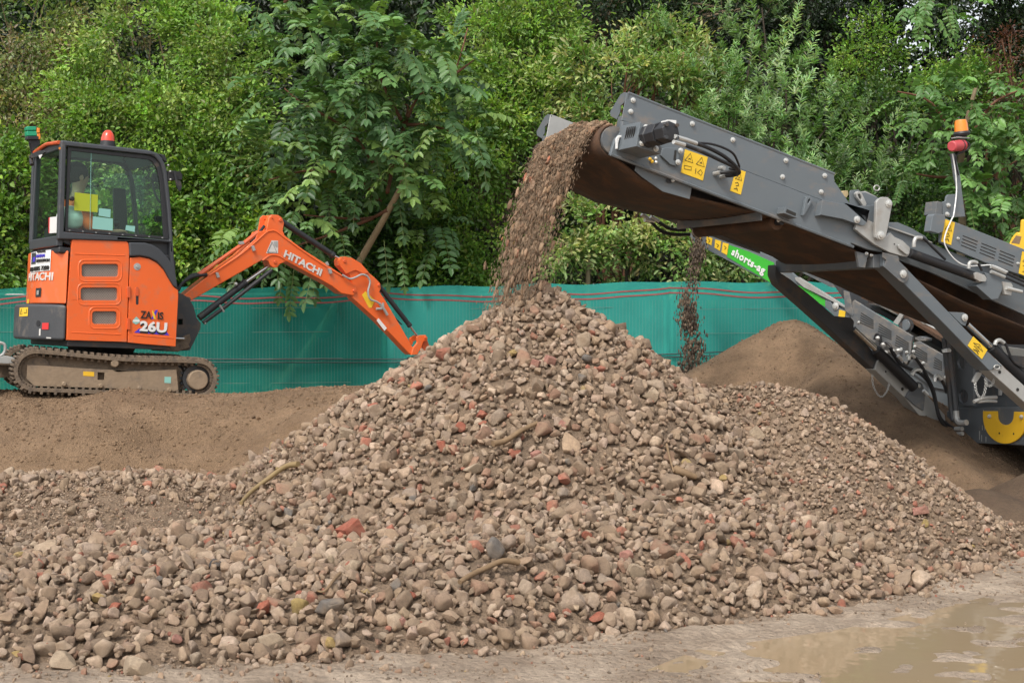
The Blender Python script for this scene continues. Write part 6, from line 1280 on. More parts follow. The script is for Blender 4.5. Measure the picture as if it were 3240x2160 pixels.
PAL = dict(
    lime=[(0.105, 0.175, 0.032), (0.125, 0.20, 0.038), (0.08, 0.14, 0.026), (0.155, 0.20, 0.06)],
    olive=[(0.12, 0.155, 0.045), (0.10, 0.135, 0.04), (0.15, 0.175, 0.06), (0.15, 0.13, 0.07)],
    green=[(0.075, 0.14, 0.022), (0.095, 0.165, 0.025), (0.055, 0.105, 0.018), (0.13, 0.19, 0.03)],
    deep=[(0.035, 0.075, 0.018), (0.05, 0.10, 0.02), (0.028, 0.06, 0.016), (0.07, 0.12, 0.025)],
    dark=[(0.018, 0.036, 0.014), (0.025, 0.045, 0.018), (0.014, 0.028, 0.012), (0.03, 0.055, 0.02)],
    varieg=[(0.10, 0.17, 0.04), (0.13, 0.20, 0.055), (0.24, 0.26, 0.10), (0.08, 0.14, 0.03), (0.17, 0.22, 0.08)],
    silver=[(0.13, 0.20, 0.085), (0.10, 0.17, 0.06), (0.19, 0.26, 0.14), (0.085, 0.15, 0.045)],
    pinn=[(0.048, 0.10, 0.032), (0.065, 0.125, 0.038), (0.038, 0.08, 0.028), (0.10, 0.16, 0.04)],
    pinn2=[(0.07, 0.145, 0.035), (0.09, 0.175, 0.045), (0.055, 0.12, 0.03)],
    rust=[(0.12, 0.045, 0.022), (0.09, 0.035, 0.02), (0.07, 0.05, 0.02)])
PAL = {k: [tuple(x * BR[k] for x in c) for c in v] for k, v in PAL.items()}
def bush(name, label, cat, blobs, pal, seed, leafL=0.06, asp=0.55, dens=1.0, clump=0.20, per=54, mat=None, base=None, stems=5, shoots=False, gap=0.10, group=None, barkm='darkbark', zmin=0.25):
    r = np.random.RandomState(seed); cen = []; brad = []
    for (px, py, rx, ry, d) in blobs:
        c = np.array(at(px, py, d)); R_ = np.array([rx / FP * d, 0.75 * (rx + ry) / 2 / FP * d, ry / FP * d])
        area = 4 * math.pi * (R_[0] * R_[2] + R_[0] * R_[1] + R_[1] * R_[2]) / 3; n = int(area * 9.5 * dens / (clump / 0.2) ** 2)
        u = unit(r.randn(n, 3)); u[:, 1] = np.where(u[:, 1] > 0.35, -u[:, 1], u[:, 1])
        rr = r.uniform(0.55, 1.08, n) ** 0.6 * (1 + 0.30 * np.sin(u[:, 0] * 7 + seed) * np.cos(u[:, 2] * 6 + px))
        p = c + u * R_ * rr[:, None]; k = (p[:, 2] > zmin) & (p[:, 1] > 17.95); cen.append(p[k]); brad.append(u[k])
    cen = np.concatenate(cen); out = np.concatenate(brad)
    keep = (fbm(cen[:, 0] + seed, cen[:, 2] * 1.3, 1.1, seed + 60) > -0.24 + gap) ; cen, out = cen[keep], out[keep]
    n = len(cen); cs = clump * r.uniform(0.6, 1.4, n); P = []; D = []; Nn = []; Ls = []; Cc = []
    pal_ = np.array(PAL[pal]); cc = pal_[r.randint(0, len(pal_), n)] * r.uniform(0.62, 1.35, (n, 1))
    idx = np.repeat(np.arange(n), per); m = len(idx)
    if shoots:      # leaves paired along upright arching shoots
        sd_ = unit(out * 0.6 + np.array([0, -0.25, 0.9]) + 0.35 * r.randn(n, 3)); t = r.rand(m); ln = (clump * 2.4 * r.uniform(0.6, 1.3, n))[idx]
        P = cen[idx] + sd_[idx] * (t * ln)[:, None] + 0.01 * r.randn(m, 3); side = unit(np.cross(sd_[idx], r.randn(m, 3))); D = unit(side + sd_[idx] * 0.75); Nn = unit(sd_[idx] * 1.0 - side * 0.4 + 0.2 * r.randn(m, 3))
        sz = leafL * (1.15 - 0.55 * t)
    else:
        g_ = r.randn(m, 3) * 0.55; P = cen[idx] + g_ * cs[idx][:, None] * np.array([1, 1, 0.7]); D = unit(g_ * 0.8 + out[idx] * 0.7 + 0.55 * r.randn(m, 3) + np.array([0, 0, -0.05])); Nn = unit(out[idx] * 0.6 + np.array([0, -0.2, 0.8]) + 0.55 * r.randn(m, 3))
        sz = leafL * r.uniform(0.6, 1.25, m)
    col = cc[idx] * r.uniform(0.75, 1.3, (m, 1)) * (1 + 0.08 * r.randn(m, 3))
    if pal == 'varieg': y_ = r.rand(m) < 0.07; col[y_] = np.array([0.42, 0.40, 0.17]) * r.uniform(0.7, 1.1, (y_.sum(), 1))
    c0 = np.array(at(*[blobs[0][i] for i in (0, 1, 4)])); bz = base if base is not None else (c0[0], max(18.6, c0[1] + 0.3), max(0.0, bank_z(c0[0], max(18.6, c0[1] + 0.3))))
    root = thing(name, label, cat, Matrix.Translation(bz), group)
    link_mesh('crown', leaf_mesh('crown', P, D, Nn, sz, sz * asp * r.uniform(0.8, 1.2, m), col), mat or LEAF, root)
    mb = MB()
    for (px, py, rx, ry, d) in blobs:
        c = at(px, py, d); b_ = Vector(bz)
        for k in range(max(1, stems // 2)):
            e = c + Vector((r.uniform(-.5, .5) * rx / FP * d, r.uniform(-.3, .1), r.uniform(-.3, .5) * ry / FP * d)); mdl = b_.lerp(e, 0.5) + Vector((r.uniform(-.3, .3), r.uniform(-.2, .2), r.uniform(-.1, .4)))
            mb.tube([b_ + Vector((r.uniform(-.1, .1), 0, -0.1)), mdl, e], 0.035, n=6, taper=0.010)
    for i in r.choice(n, min(n, 46), replace=False):
        p = Vector(cen[i]); o_ = Vector(out[i]); s_ = p - o_ * r.uniform(0.4, 0.9) - Vector((0, 0, 0.25)); mb.tube([s_, s_.lerp(p, 0.5) + Vector((r.uniform(-.1, .1), 0, r.uniform(0, .12))), p + o_ * 0.05 + Vector((0, 0, r.uniform(0, .25)))], 0.010, n=4, taper=0.003)
    mb.build('trunk', M[barkm], root); return root
def bank_z(x, y):
    top = np.interp(x, [-20, 2.2, 5.4, 6.2, 7.6, 8.4, 20], [7.6, 7.6, 7.2, 4.2, 4.2, 6.6, 7.2]); return float(np.clip((y - 18.9) * 1.25, 0, top))
xs = np.arange(-22, 22.1, 0.5); ys = np.concatenate([np.arange(18.3, 26.5, 0.35), [40, 80]]); vs = []; fs = []
for y in ys:
    for x in xs: vs.append((x, y, (bank_z(x, y) + 0.15 * math.sin(x * 1.7 + y) * (y > 19.5) - 0.02)))
nx = len(xs)
for j in range(len(ys) - 1):
    for i in range(nx - 1): k = j * nx + i; fs.append([k, k + 1, k + nx + 1, k + nx])
BANKM = earth_mat('leaf_litter', (0.018, 0.022, 0.010), (0.04, 0.045, 0.02), None, bump=0.8, s1=1.5, s2=9)
o = MB().add(vs, fs).build('hillside', BANKM, ang=180); tag(o, kind='structure')
# ivy and brambles clothing the bank: nobody could count them
r = np.random.RandomState(101); n = 120000
x = r.uniform(-11.5, 12.5, n); y = r.uniform(18.7, 25.5, n); z = np.array([0.0] * n); top = np.interp(x, [-20, 2.2, 5.4, 6.2, 7.6, 8.4, 20], [7.6, 7.6, 7.2, 4.2, 4.2, 6.6, 7.2]); z = np.clip((y - 18.9) * 1.25, 0, top) + 0.5 * fbm(x, y, 0.8, 71) + r.uniform(-0.05, 0.35, n)
P = np.stack([x, y, z], -1); pal_ = np.array(PAL['deep'] + PAL['dark']); cl = (fbm(x, z, 0.9, 72) * 12 + 4 + r.randn(n)).astype(int).clip(0, 7)
me = leaf_mesh('undergrowth', P, unit(r.randn(n, 3) + np.array([0, -0.4, 0])), unit(r.randn(n, 3) * 0.7 + np.array([0, -0.8, 0.6])), r.uniform(0.07, 0.15, n), r.uniform(0.05, 0.10, n), pal_[cl] * r.uniform(0.7, 1.3, (n, 1)))
tag(link_mesh('undergrowth', me, LEAF), 'dark ivy and bramble undergrowth covering the bank', 'undergrowth', kind='stuff')
GR_ = 'bushes growing behind the green fence'
B_ = lambda *a, **k: bush(*a, group=GR_, **k)
B_('bush', 'tall olive bush full of bare twigs in the top left corner', 'bush', [(60, 150, 250, 230, 20.8), (230, 80, 260, 200, 21.4), (90, 400, 170, 130, 20.3)], 'olive', 1, 0.066, 0.55, 1.15, stems=10, gap=0.16, barkm='bark')
B_('bush', 'big yellow-green bush filling the view above the digger cab', 'bush', [(480, 180, 280, 240, 20.4), (350, 420, 240, 190, 19.8), (560, 470, 210, 200, 19.7), (480, 620, 160, 160, 19.4)], 'lime', 2, 0.07, 0.55, 1.15, stems=8, gap=0.08, barkm='bark')
B_('bush', 'rounded lime-green bush between the cab and the drooping tree', 'bush', [(720, 240, 150, 190, 20.0), (740, 440, 150, 180, 19.6), (660, 120, 150, 120, 20.6)], 'lime', 3, 0.07, 0.6, 1.15, stems=6, gap=0.06, barkm='bark')
B_('bush', 'fresh green bush hanging over the fence at the far left edge behind the cab', 'bush', [(30, 620, 130, 190, 18.9), (-60, 780, 160, 170, 18.7), (90, 540, 80, 90, 19.1)], 'green', 4, 0.085, 0.6, 1.2, stems=5, gap=0.05)
B_('bush', 'broad-leaved green bush behind the orange boom of the digger', 'bush', [(640, 640, 160, 150, 19.1), (620, 800, 180, 120, 18.8), (760, 720, 120, 140, 19.0), (430, 760, 200, 160, 18.9)], 'green', 5, 0.085, 0.62, 1.1, stems=6, gap=0.10)
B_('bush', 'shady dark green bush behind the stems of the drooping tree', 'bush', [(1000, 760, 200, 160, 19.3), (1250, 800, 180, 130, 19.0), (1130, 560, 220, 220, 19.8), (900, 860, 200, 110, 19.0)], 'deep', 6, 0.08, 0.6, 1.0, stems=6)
B_('bush', 'bright small-leaved bush left of the falling rubble', 'bush', [(1450, 560, 180, 190, 19.5), (1500, 760, 190, 140, 19.0), (1390, 860, 170, 90, 18.7), (1560, 420, 160, 160, 20.0)], 'green', 7, 0.07, 0.55, 1.15, stems=6, gap=0.08)
B_('bush', 'tall light green bush rising above the falling rubble to the top edge', 'bush', [(1560, 160, 200, 200, 20.8), (1700, 90, 170, 170, 21.0), (1480, 330, 170, 150, 20.4), (1730, 330, 150, 150, 20.4)], 'lime', 8, 0.08, 0.45, 1.15, stems=8, gap=0.10, barkm='bark')
B_('bush', 'cream and green variegated bush above the conveyor head', 'bush', [(1940, 300, 210, 190, 20.0), (2140, 330, 180, 190, 20.2), (1880, 480, 190, 130, 19.6), (2080, 160, 150, 90, 20.6)], 'varieg', 9, 0.09, 0.42, 1.1, stems=9, gap=0.14, barkm='redbark')
B_('bush', 'leggy variegated bush below the conveyor belt behind the fence', 'bush', [(1920, 740, 200, 130, 19.0), (2120, 790, 190, 110, 18.8), (1780, 820, 120, 90, 18.7), (2330, 800, 160, 100, 19.0)], 'varieg', 10, 0.09, 0.45, 0.9, stems=10, gap=0.20)
B_('bush', 'silvery long-leaved bush standing above the middle of the conveyor', 'bush', [(2420, 330, 200, 190, 19.6), (2560, 440, 190, 200, 19.4), (2330, 430, 170, 160, 19.4), (2680, 600, 150, 130, 19.2), (2500, 620, 220, 130, 19.2), (2410, 90, 75, 130, 20.0)], 'silver', 11, 0.115, 0.22, 0.8, clump=0.19, per=40, stems=8, shoots=True, gap=0.05)
B_('bush', 'blue-green shoots at the top edge left of the silvery bush', 'bush', [(2200, 110, 110, 90, 20.6), (2230, 210, 100, 80, 20.4)], 'silver', 12, 0.105, 0.24, 0.9, clump=0.18, per=38, stems=4, shoots=True)
B_('bush', 'dense ivy-green bush between the silvery bush and the beacon mast', 'bush', [(2820, 470, 170, 160, 20.2), (2850, 640, 190, 140, 19.8), (2760, 330, 110, 110, 20.8), (2900, 760, 200, 100, 19.4)], 'deep', 13, 0.065, 0.62, 1.1, stems=6)
B_('bush', 'yellowish green bush below the gap of sky', 'bush', [(2760, 170, 110, 120, 22.0), (2700, 260, 90, 90, 21.8)], 'green', 14, 0.06, 0.6, 1.0, stems=4, gap=0.14)
B_('bush', 'light green bush above the beacon mast near the right edge', 'bush', [(3010, 200, 100, 80, 21.4), (3080, 260, 110, 80, 21.2), (2960, 300, 100, 80, 21.0)], 'green', 15, 0.06, 0.6, 1.0, stems=4, gap=0.10)
B_('bush', 'rust-brown dying bush at the right edge', 'bush', [(3210, 260, 80, 130, 20.6), (3170, 150, 60, 70, 21.0)], 'rust', 16, 0.06, 0.5, 0.55, stems=8, barkm='redbark')
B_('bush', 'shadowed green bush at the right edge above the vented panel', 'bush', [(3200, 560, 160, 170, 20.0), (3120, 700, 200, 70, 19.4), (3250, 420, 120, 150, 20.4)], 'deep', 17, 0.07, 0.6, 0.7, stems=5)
TG = 'dark trees at the top of the bank'
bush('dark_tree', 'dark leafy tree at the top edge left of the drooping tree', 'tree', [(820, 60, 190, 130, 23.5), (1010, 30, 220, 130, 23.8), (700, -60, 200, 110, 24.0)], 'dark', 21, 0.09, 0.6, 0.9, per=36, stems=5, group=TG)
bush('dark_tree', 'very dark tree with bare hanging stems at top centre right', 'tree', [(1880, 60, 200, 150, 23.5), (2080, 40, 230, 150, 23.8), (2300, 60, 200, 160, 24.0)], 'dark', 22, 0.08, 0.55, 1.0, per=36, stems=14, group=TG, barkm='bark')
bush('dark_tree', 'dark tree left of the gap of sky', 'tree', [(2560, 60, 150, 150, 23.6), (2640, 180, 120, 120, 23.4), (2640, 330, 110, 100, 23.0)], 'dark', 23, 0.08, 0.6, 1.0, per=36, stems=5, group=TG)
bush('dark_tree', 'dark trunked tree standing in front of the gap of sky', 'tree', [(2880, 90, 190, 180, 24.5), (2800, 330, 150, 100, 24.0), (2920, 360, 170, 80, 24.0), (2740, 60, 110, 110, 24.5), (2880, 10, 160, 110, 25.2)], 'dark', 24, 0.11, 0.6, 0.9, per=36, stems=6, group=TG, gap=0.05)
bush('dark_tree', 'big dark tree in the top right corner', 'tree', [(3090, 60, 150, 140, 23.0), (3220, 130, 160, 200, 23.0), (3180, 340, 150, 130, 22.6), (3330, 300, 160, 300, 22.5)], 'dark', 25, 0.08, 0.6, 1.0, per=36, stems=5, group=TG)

def pinnate_tree(name, label, trunk, twigs, blobs, hang, pal, seed, nleaf, L0, base_d, barkm):
    r = np.random.RandomState(seed); b_ = at(*trunk[0]); b_ = Vector((b_.x, b_.y, max(0, b_.z)))
    root = thing(name, label, 'tree', Matrix.Translation(b_)); mb = MB(); mb.tube([at(*p) for p in trunk], 0.058, n=10, taper=0.022)
    tk = mb.build('trunk', M[barkm], root, ang=180)
    for tw in twigs: mb = MB(); mb.tube([at(*p) for p in tw], 0.026, n=7, taper=0.008); mb.build('branch', M['redbark'], root, ang=180)
    P = []; D = []; Nn = []; Ls = []; Cc = []; pal_ = np.array(PAL[pal]); w = np.array([a[2] * a[3] for a in blobs], float); w /= w.sum(); mb = MB(); c0 = np.array(at(blobs[0][0], blobs[0][1], blobs[0][4]))
    jobs = []
    for _ in range(nleaf):
        bl_ = blobs[r.choice(len(blobs), p=w)]; a = r.uniform(0, 2 * math.pi); q_ = math.sqrt(r.rand()); px = bl_[0] + math.cos(a) * q_ * bl_[2]; py = bl_[1] + math.sin(a) * q_ * bl_[3]
        d = bl_[4] + r.uniform(-0.7, 0.7); p = np.array(at(px, py, d)); cb_ = np.array(at(bl_[0], bl_[1] + 30, bl_[4] + 0.3)); dr = p - cb_; dr /= (np.linalg.norm(dr) + 1e-6); dr = dr * 0.8 + r.randn(3) * 0.45 + np.array([0, -0.25, 0.12]); jobs.append((p, dr / np.linalg.norm(dr), L0 * r.uniform(0.7, 1.25), r.uniform(0.35, 0.75)))
    for (px, py, d, lx, L_) in hang: jobs.append((np.array(at(px, py, d)), unit(np.array([[lx, -0.05, -1.0]]))[0], L_, 0.1))
    for (p, dr, L_, dr_amt) in jobs:
        cc = pal_[r.randint(0, len(pal_))] * r.uniform(0.75, 1.3); npair = r.randint(6, 9); side = np.cross(dr, np.array([0, 0, 1.0])); side /= (np.linalg.norm(side) + 1e-6)
        if dr[2] < -0.9: side = unit(np.array([[r.uniform(0.5, 1), r.uniform(-.6, .6), 0]]))[0]
        pt = lambda t: p + dr * L_ * t + np.array([0, 0, -dr_amt * L_ * t * t * 0.8]); rach = [Vector(pt(t)) for t in (0, 0.35, 0.7, 1.0)]; mb.tube(rach, 0.0035, n=3, smooth=False)
        curl = r.uniform(-0.2, 0.5)
        for k in range(npair):
            t = 0.18 + 0.80 * k / (npair - 1); q_ = pt(t); tg = pt(min(t + 0.05, 1.05)) - pt(t - 0.05); tg /= np.linalg.norm(tg); up_ = np.cross(side, tg); up_ = up_ if up_[2] > 0 else -up_
            for s_ in (-1, 1):
                P.append(q_); D.append(side * s_ * 0.85 + tg * 0.45 - np.array([0, 0, 1]) * curl + 0.12 * r.randn(3)); Nn.append(up_ + 0.25 * r.randn(3)); Ls.append(0.255 * L_ * (1.0 - 0.35 * abs(t - 0.5)) * r.uniform(0.85, 1.15)); Cc.append(cc * r.uniform(0.85, 1.2))
        P.append(pt(1.0)); D.append(dr - np.array([0, 0, dr_amt])); Nn.append(up_); Ls.append(0.24 * L_); Cc.append(cc)
    P, D, Nn, Ls, Cc = map(np.array, (P, D, Nn, Ls, Cc)); cr = link_mesh('crown', leaf_mesh('crown', P, D, unit(Nn), Ls, Ls * 0.54, Cc, fold=0.16, droop=0.16, wide=0.42), LEAFG, root)
    mb.build('leaf_stalks', PSTALK, cr)['kind'] = 'stuff'
PSTALK = pm('leaf_stalk', (0.16, 0.20, 0.06), 0.6)
T = 17.95
pinnate_tree('drooping_tree', 'young tree with long drooping compound leaves leaning over the green fence behind the boom',
    [(860, 1250, 18.0), (1010, 1050, 17.95), (1150, 805, 17.7), (1238, 650, 17.4), (1278, 560, 17.3), (1282, 470, 17.4)],
    [[(1225, 665, 17.4), (1170, 690, 17.6), (1080, 690, 17.5), (960, 680, 17.4)], [(1225, 610, 17.35), (1255, 480, 17.7), (1290, 350, 17.6), (1280, 330, 17.6)], [(1225, 560, 17.8), (1280, 400, 17.6), (1330, 300, 17.5), (1430, 240, 17.5), (1480, 90, 17.6)],
     [(1420, 250, 17.5), (1500, 190, 17.6)], [(1280, 400, 17.6), (1200, 230, 17.6), (1195, 60, 17.8)], [(1285, 395, 17.6), (1370, 400, 17.4), (1500, 440, 17.3)], [(1220, 580, 17.8), (1110, 420, 17.5), (960, 330, 17.4), (900, 280, 17.4)],
     [(1205, 640, 17.85), (1120, 560, 17.6), (980, 540, 17.4), (850, 570, 17.3)], [(1180, 690, 17.6), (1050, 740, 17.4), (900, 790, 17.3)]],
    [(1160, 170, 260, 140, T - 0.3), (1020, 310, 220, 140, T - 0.4), (1290, 320, 220, 170, T - 0.3), (960, 500, 170, 130, T - 0.5), (1170, 470, 230, 130, T - 0.2), (1430, 420, 110, 70, T - 0.6), (960, 680, 150, 100, T - 0.5), (800, 740, 110, 60, T - 0.6), (1330, 700, 110, 90, T + 0.4), (1090, 80, 160, 60, T), (1380, 180, 90, 90, T)],
    [(930, 850, 17.3, -0.1, 0.50), (905, 830, 17.35, -0.2, 0.42), (985, 830, 17.3, 0.1, 0.42), (860, 800, 17.3, -0.3, 0.35), (1010, 780, 17.3, 0.25, 0.40), (760, 690, 17.3, -0.5, 0.4), (1215, 760, 17.4, 0.1, 0.5), (1300, 540, 17.2, 0.2, 0.45), (1270, 800, 17.5, 0.1, 0.4), (1500, 440, 17.2, 0.8, 0.45), (1180, 440, 17.2, 0.2, 0.5)],
    'pinn', 31, 440, 0.52, 17.3, 'tanbark')
pinnate_tree('drooping_tree', 'lighter young tree with drooping compound leaves behind the beacon mast at the right',
    [(3035, 900, 18.3), (3045, 680, 18.2), (3040, 520, 18.1), (3060, 380, 18.0), (3090, 270, 18.0)],
    [[(3055, 640, 18.2), (3110, 580, 18.0), (3230, 500, 17.9)], [(3060, 450, 18.1), (3140, 330, 17.9), (3240, 280, 17.9)], [(3050, 500, 18.1), (2950, 330, 17.9), (2840, 290, 17.8)], [(3050, 560, 18.1), (2960, 560, 17.9), (2900, 550, 17.8)]],
    [(2960, 330, 150, 90, 17.9), (3130, 330, 140, 110, 17.8), (3180, 500, 110, 130, 17.7), (3040, 470, 130, 110, 17.9), (2960, 570, 90, 50, 17.8), (3200, 650, 80, 80, 17.9), (3100, 620, 60, 60, 17.9)],
    [(2860, 560, 17.8, -0.4, 0.3), (3210, 440, 17.7, 0.3, 0.45)], 'pinn2', 32, 150, 0.44, 17.8, 'bark')
# sprigs of the same kind hanging into the top edge
pinnate_tree('overhanging_branch', 'leafy sprigs hanging from the top edge near the right of the sky gap', [(2960, -140, 18.4), (2955, -60, 18.3), (2950, 10, 18.2)], [], [(2960, 20, 110, 40, 18.2)], [(2930, 10, 18.2, -0.3, 0.4), (3010, 0, 18.2, 0.1, 0.42), (2990, 20, 18.1, 0.3, 0.3)], 'pinn2', 33, 14, 0.40, 18, 'redbark')
pinnate_tree('overhanging_branch', 'leafy sprigs hanging from the top edge left of the drooping tree', [(960, -140, 18.6), (940, -60, 18.5), (900, 10, 18.4)], [], [(870, 20, 120, 40, 18.4), (1000, 30, 90, 40, 18.4)], [(820, 10, 18.4, -0.2, 0.35), (930, 30, 18.4, 0.2, 0.4)], 'pinn', 34, 26, 0.40, 18, 'redbark')
# ------------------------------------------------------------------ single pieces one can pick out on the heaps
def on_heap(px, py):
    d = at(px, py, 1.0) - Vector((0, 0, CZ)); y = np.arange(5.0, 14.5, 0.01); x = d.x * y; z = CZ + d.z * y; h = topz(x, y); k = np.argmax(z < h); return Vector((x[k], y[k], h[k]))
P3V, P3F = protos(3, 14, 51, (9, 15))
def chunk(name, px, py, w, h, colr, label, cat, group, seed, flat=0.75, block=False):
    r = np.random.RandomState(seed); p = on_heap(px, py + h * 0.25); s = p.y / FP
    if block:
        V = np.array([(a, b, c) for a in (-1, 1) for b in (-1, 1) for c in (-1, 1)], float) * (1 + 0.12 * r.randn(8, 3)); bm = bmesh.new(); vs = [bm.verts.new(v) for v in V]
        bmesh.ops.convex_hull(bm, input=vs); bmesh.ops.subdivide_edges(bm, edges=bm.edges[:], cuts=3, use_grid_fill=True)
        for v in bm.verts: v.co *= 1 + 0.035 * noise.noise(v.co * 2.3 + Vector((seed, 0, 0))) * 2
        me = bpy.data.meshes.new(name); bm.to_mesh(me); bm.free()
    else:
        V = P3V[seed % len(P3V)].copy(); me = bpy.data.meshes.new(name); me.from_pydata(V.tolist(), [], P3F.tolist())
    co = np.array([v.co[:] for v in me.vertices]); Rm = np.array(Matrix.Rotation(r.uniform(-0.5, 0.5), 3, 'Y') @ Matrix.Rotation(r.uniform(-0.3, 0.3), 3, 'X') @ Matrix.Rotation(r.uniform(-0.6, 0.6), 3, 'Z'))
    co /= np.abs(co).max(0); co = co * np.array([w * s / 2, max(w, h) * 0.45 * s, h * s / 2]) ; co = co @ Rm.T; me.vertices.foreach_set('co', (co + np.array(p) + np.array([0, 0, h * s * 0.22])).ravel())
    ca = me.color_attributes.new('col', 'FLOAT_COLOR', 'POINT'); c = np.ones((len(co), 4), np.float32); c[:, :3] = colr; ca.data.foreach_set('color', c.ravel()); me.update()
    o = link_mesh(name, me, STONEC, None, loc=p)
    if block: bv = o.modifiers.new('bevel', 'BEVEL'); bv.width = 0.004; bv.segments = 2
    tag(o, label, cat, group); return o
STONEC = stone_mat('clean_stone')
for n_ in STONEC.node_tree.nodes:
    if n_.type == 'MAP_RANGE' and abs(n_.inputs['From Min'].default_value - 0.42) < 1e-3: n_.inputs['To Max'].default_value = 0.35
RED = (0.33, 0.10, 0.06); PINK = (0.36, 0.17, 0.13); YEL = (0.36, 0.25, 0.09); PALE = (0.38, 0.29, 0.20); DK = (0.07, 0.065, 0.065)
GB = 'broken red brick pieces scattered in the rubble'; GY = 'yellow stones scattered in the rubble'; GP = 'large pale concrete lumps in the rubble'
for i, (px, py, w, h, c, lab, blk) in enumerate([
    (1110, 1678, 78, 62, RED, 'largest broken red brick, a squared block low on the left of the cone', True),
    (1525, 1310, 42, 30, RED, 'red brick piece near the middle of the cone, highest of the central reddish trio', False),
    (1456, 1350, 36, 36, RED, 'red brick piece just below and left of the highest one of the central trio', False),
    (1520, 1342, 46, 20, RED, 'flat red brick sliver directly under the highest piece of the central trio', False),
    (1400, 1412, 28, 38, RED, 'upright red brick fragment left of the driftwood stick', True),
    (1628, 1434, 44, 30, RED, 'bright red brick fragment touching the lower right of the driftwood stick', False),
    (1698, 1440, 38, 34, PINK, 'dull pink squared brick right of the driftwood stick', True),
    (1783, 1343, 30, 22, PINK, 'small pink brick square right of centre on the cone face', True),
    (1183, 1292, 32, 32, RED, 'orange-red brick piece high on the left shoulder of the cone', True),
    (1740, 1142, 40, 28, PINK, 'dull red brick near the top of the cone on its right side', True),
    (1693, 1150, 32, 30, PINK, 'dusty red brick near the top of the cone left of its neighbour', True),
    (1854, 1690, 40, 36, RED, 'rounded red brick piece on the lower right face of the cone', False),
    (1982, 1757, 52, 40, PINK, 'big dull pink brick piece right of centre near the foot of the heap', False),
    (948, 1880, 36, 26, RED, 'small bright red brick piece at lower left near a curved twig', False),
    (830, 1924, 56, 50, RED, 'tilted salmon-red brick slab near the left foot of the heap', False),
    (363, 1917, 50, 30, RED, 'red brick piece at the far left foot of the heap', False),
    (557, 2024, 40, 34, PINK, 'brownish red brick wedge in the lowest row of stones at the left', False),
    (1318, 1975, 52, 20, RED, 'long thin red brick splinter at the foot of the heap below the dark pipe', False),
    (1270, 1963, 38, 44, PINK, 'dull red rounded brick left of the long thin splinter', False),
    (1303, 1882, 30, 30, RED, 'small red brick lump left of the dark curved pipe', False),
    (1617, 1888, 34, 26, RED, 'small orange-red lump below right of the dark curved pipe', False),
    (1885, 1950, 60, 30, RED, 'red-brown brick piece at the foot of the heap right of centre', False),
    (2182, 1333, 26, 18, RED, 'tiny red brick piece on the right flank of the cone', False),
    (2909, 1618, 58, 28, PINK, 'flat dull brick lying on the gravel ridge at the right', True),
    (2393, 1660, 24, 22, RED, 'small red piece low on the gravel ridge near the white scrap', False),
    (2098, 1570, 24, 22, RED, 'small red piece between the pale splinter of wood and the cone foot', False),
    (2720, 1790, 34, 26, PINK, 'pink-red piece near the puddle edge at the right', False)]):
    chunk('brick_fragment', px, py, w, h, c, lab, 'brick', GB, 100 + i, block=blk)
for i, (px, py, w, h, lab) in enumerate([(1045, 2034, 50, 42, 'bright yellow stone at the foot of the heap left of centre'), (51, 2070, 36, 24, 'yellow stone in the bottom left corner'), (307, 1888, 42, 36, 'rounded ochre stone at the left foot of the heap'),
        (762, 1746, 28, 24, 'small ochre stone in the left apron of the heap'), (2285, 1514, 30, 22, 'yellow stone where cone and gravel ridge meet'), (1620, 1118, 38, 26, 'yellow stone near the top of the cone')]):
    chunk('yellow_stone', px, py, w, h, YEL, lab, 'stone', GY, 140 + i)
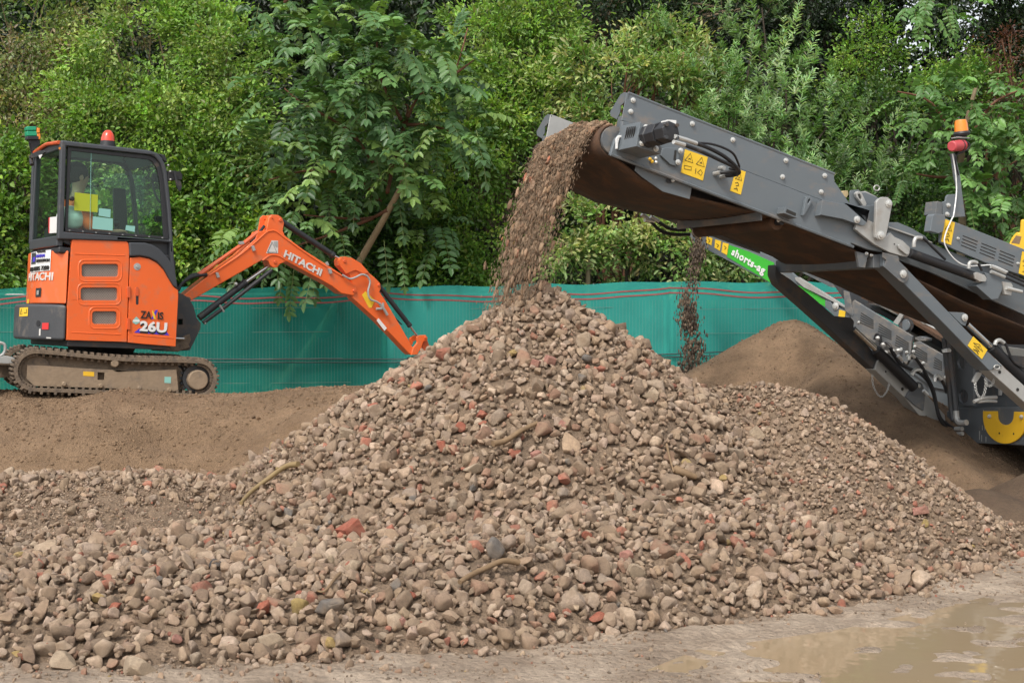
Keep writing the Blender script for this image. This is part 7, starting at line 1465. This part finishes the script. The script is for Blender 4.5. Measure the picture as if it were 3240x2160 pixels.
for i, (px, py, w, h, lab) in enumerate([(1099, 1368, 82, 52, 'big pale lump of concrete high on the left slope of the cone'), (2395, 1370, 62, 70, 'tall pale lump at the dip between cone and gravel ridge'), (2060, 1250, 60, 46, 'grey-brown lump on the upper right flank of the cone'),
        (850, 2025, 95, 55, 'long pale slab at the foot of the heap on the left'), (1500, 1480, 70, 40, 'pale flat lump in the centre of the cone face'), (755, 1948, 75, 30, 'flat stone slab lying level at the left foot'), (1110, 1790, 70, 70, 'pointed pale lump below the largest red brick'), (2010, 1800, 70, 60, 'pale lump low down right of centre'),
        (440, 2110, 120, 70, 'mud-caked lump in the bottom row at the left'), (190, 2095, 100, 60, 'mud-caked pinkish lump near the bottom left corner')]):
    chunk('concrete_lump', px, py, w, h, PALE, lab, 'concrete lump', GP, 160 + i)
chunk('dark_stone', 685, 1782, 46, 34, DK, 'blackish stone on the left apron of the heap', 'stone', None, 171)
chunk('plastic_scrap', 2540, 1626, 26, 22, (0.8, 0.82, 0.84), 'white scrap lying on the gravel ridge', 'scrap', None, 172)
def stick(name, pts, rpx, mat, label, cat, lift=0.02, taper=0.6):
    P = [on_heap(*p) for p in pts]; P = [p + Vector((0, -0.03, lift + 0.012 * math.sin(i * 2.1))) for i, p in enumerate(P)]; r_ = rpx * P[0].y / FP / 2; mb = MB(); mb.tube(P, r_, n=8, taper=r_ * taper); o = mb.build(name, M[mat], None, loc=P[0], ang=60); tag(o, label, cat)
M['yellowwood'] = pm('yellow_branch', (0.25, 0.175, 0.08), 0.7, var=0.2)
stick('branch', [(945, 1490), (905, 1502), (850, 1532), (800, 1575), (765, 1618)], 20, 'yellowwood', 'curved yellow branch lying on the left slope of the cone', 'branch', 0.05)
stick('driftwood', [(1700, 1362), (1650, 1392), (1600, 1412), (1560, 1430)], 13, 'wood', 'brown splintered stick lying in the middle of the cone face', 'stick', 0.05, 1.6)
stick('rubber_pipe', [(1642, 1806), (1590, 1806), (1530, 1820), (1490, 1845), (1455, 1872)], 20, 'wood', 'dark brown curved piece of pipe lying low on the front of the heap', 'pipe', 0.045, 0.8)
stick('twig', [(1078, 1835), (1060, 1862), (1030, 1885), (1005, 1890)], 12, 'wood', 'thin curved brown twig below the pointed pale lump', 'twig', 0.04)
stick('wood_splinter', [(2108, 1430), (2116, 1470), (2130, 1512)], 9, 'wood', 'pale upright splinter of wood right of the cone', 'wood', 0.05)
stick('timber_offcut', [(2135, 1500), (2165, 1515), (2200, 1518)], 30, 'wood', 'reddish brown timber piece beside the pale splinter', 'wood', 0.03)
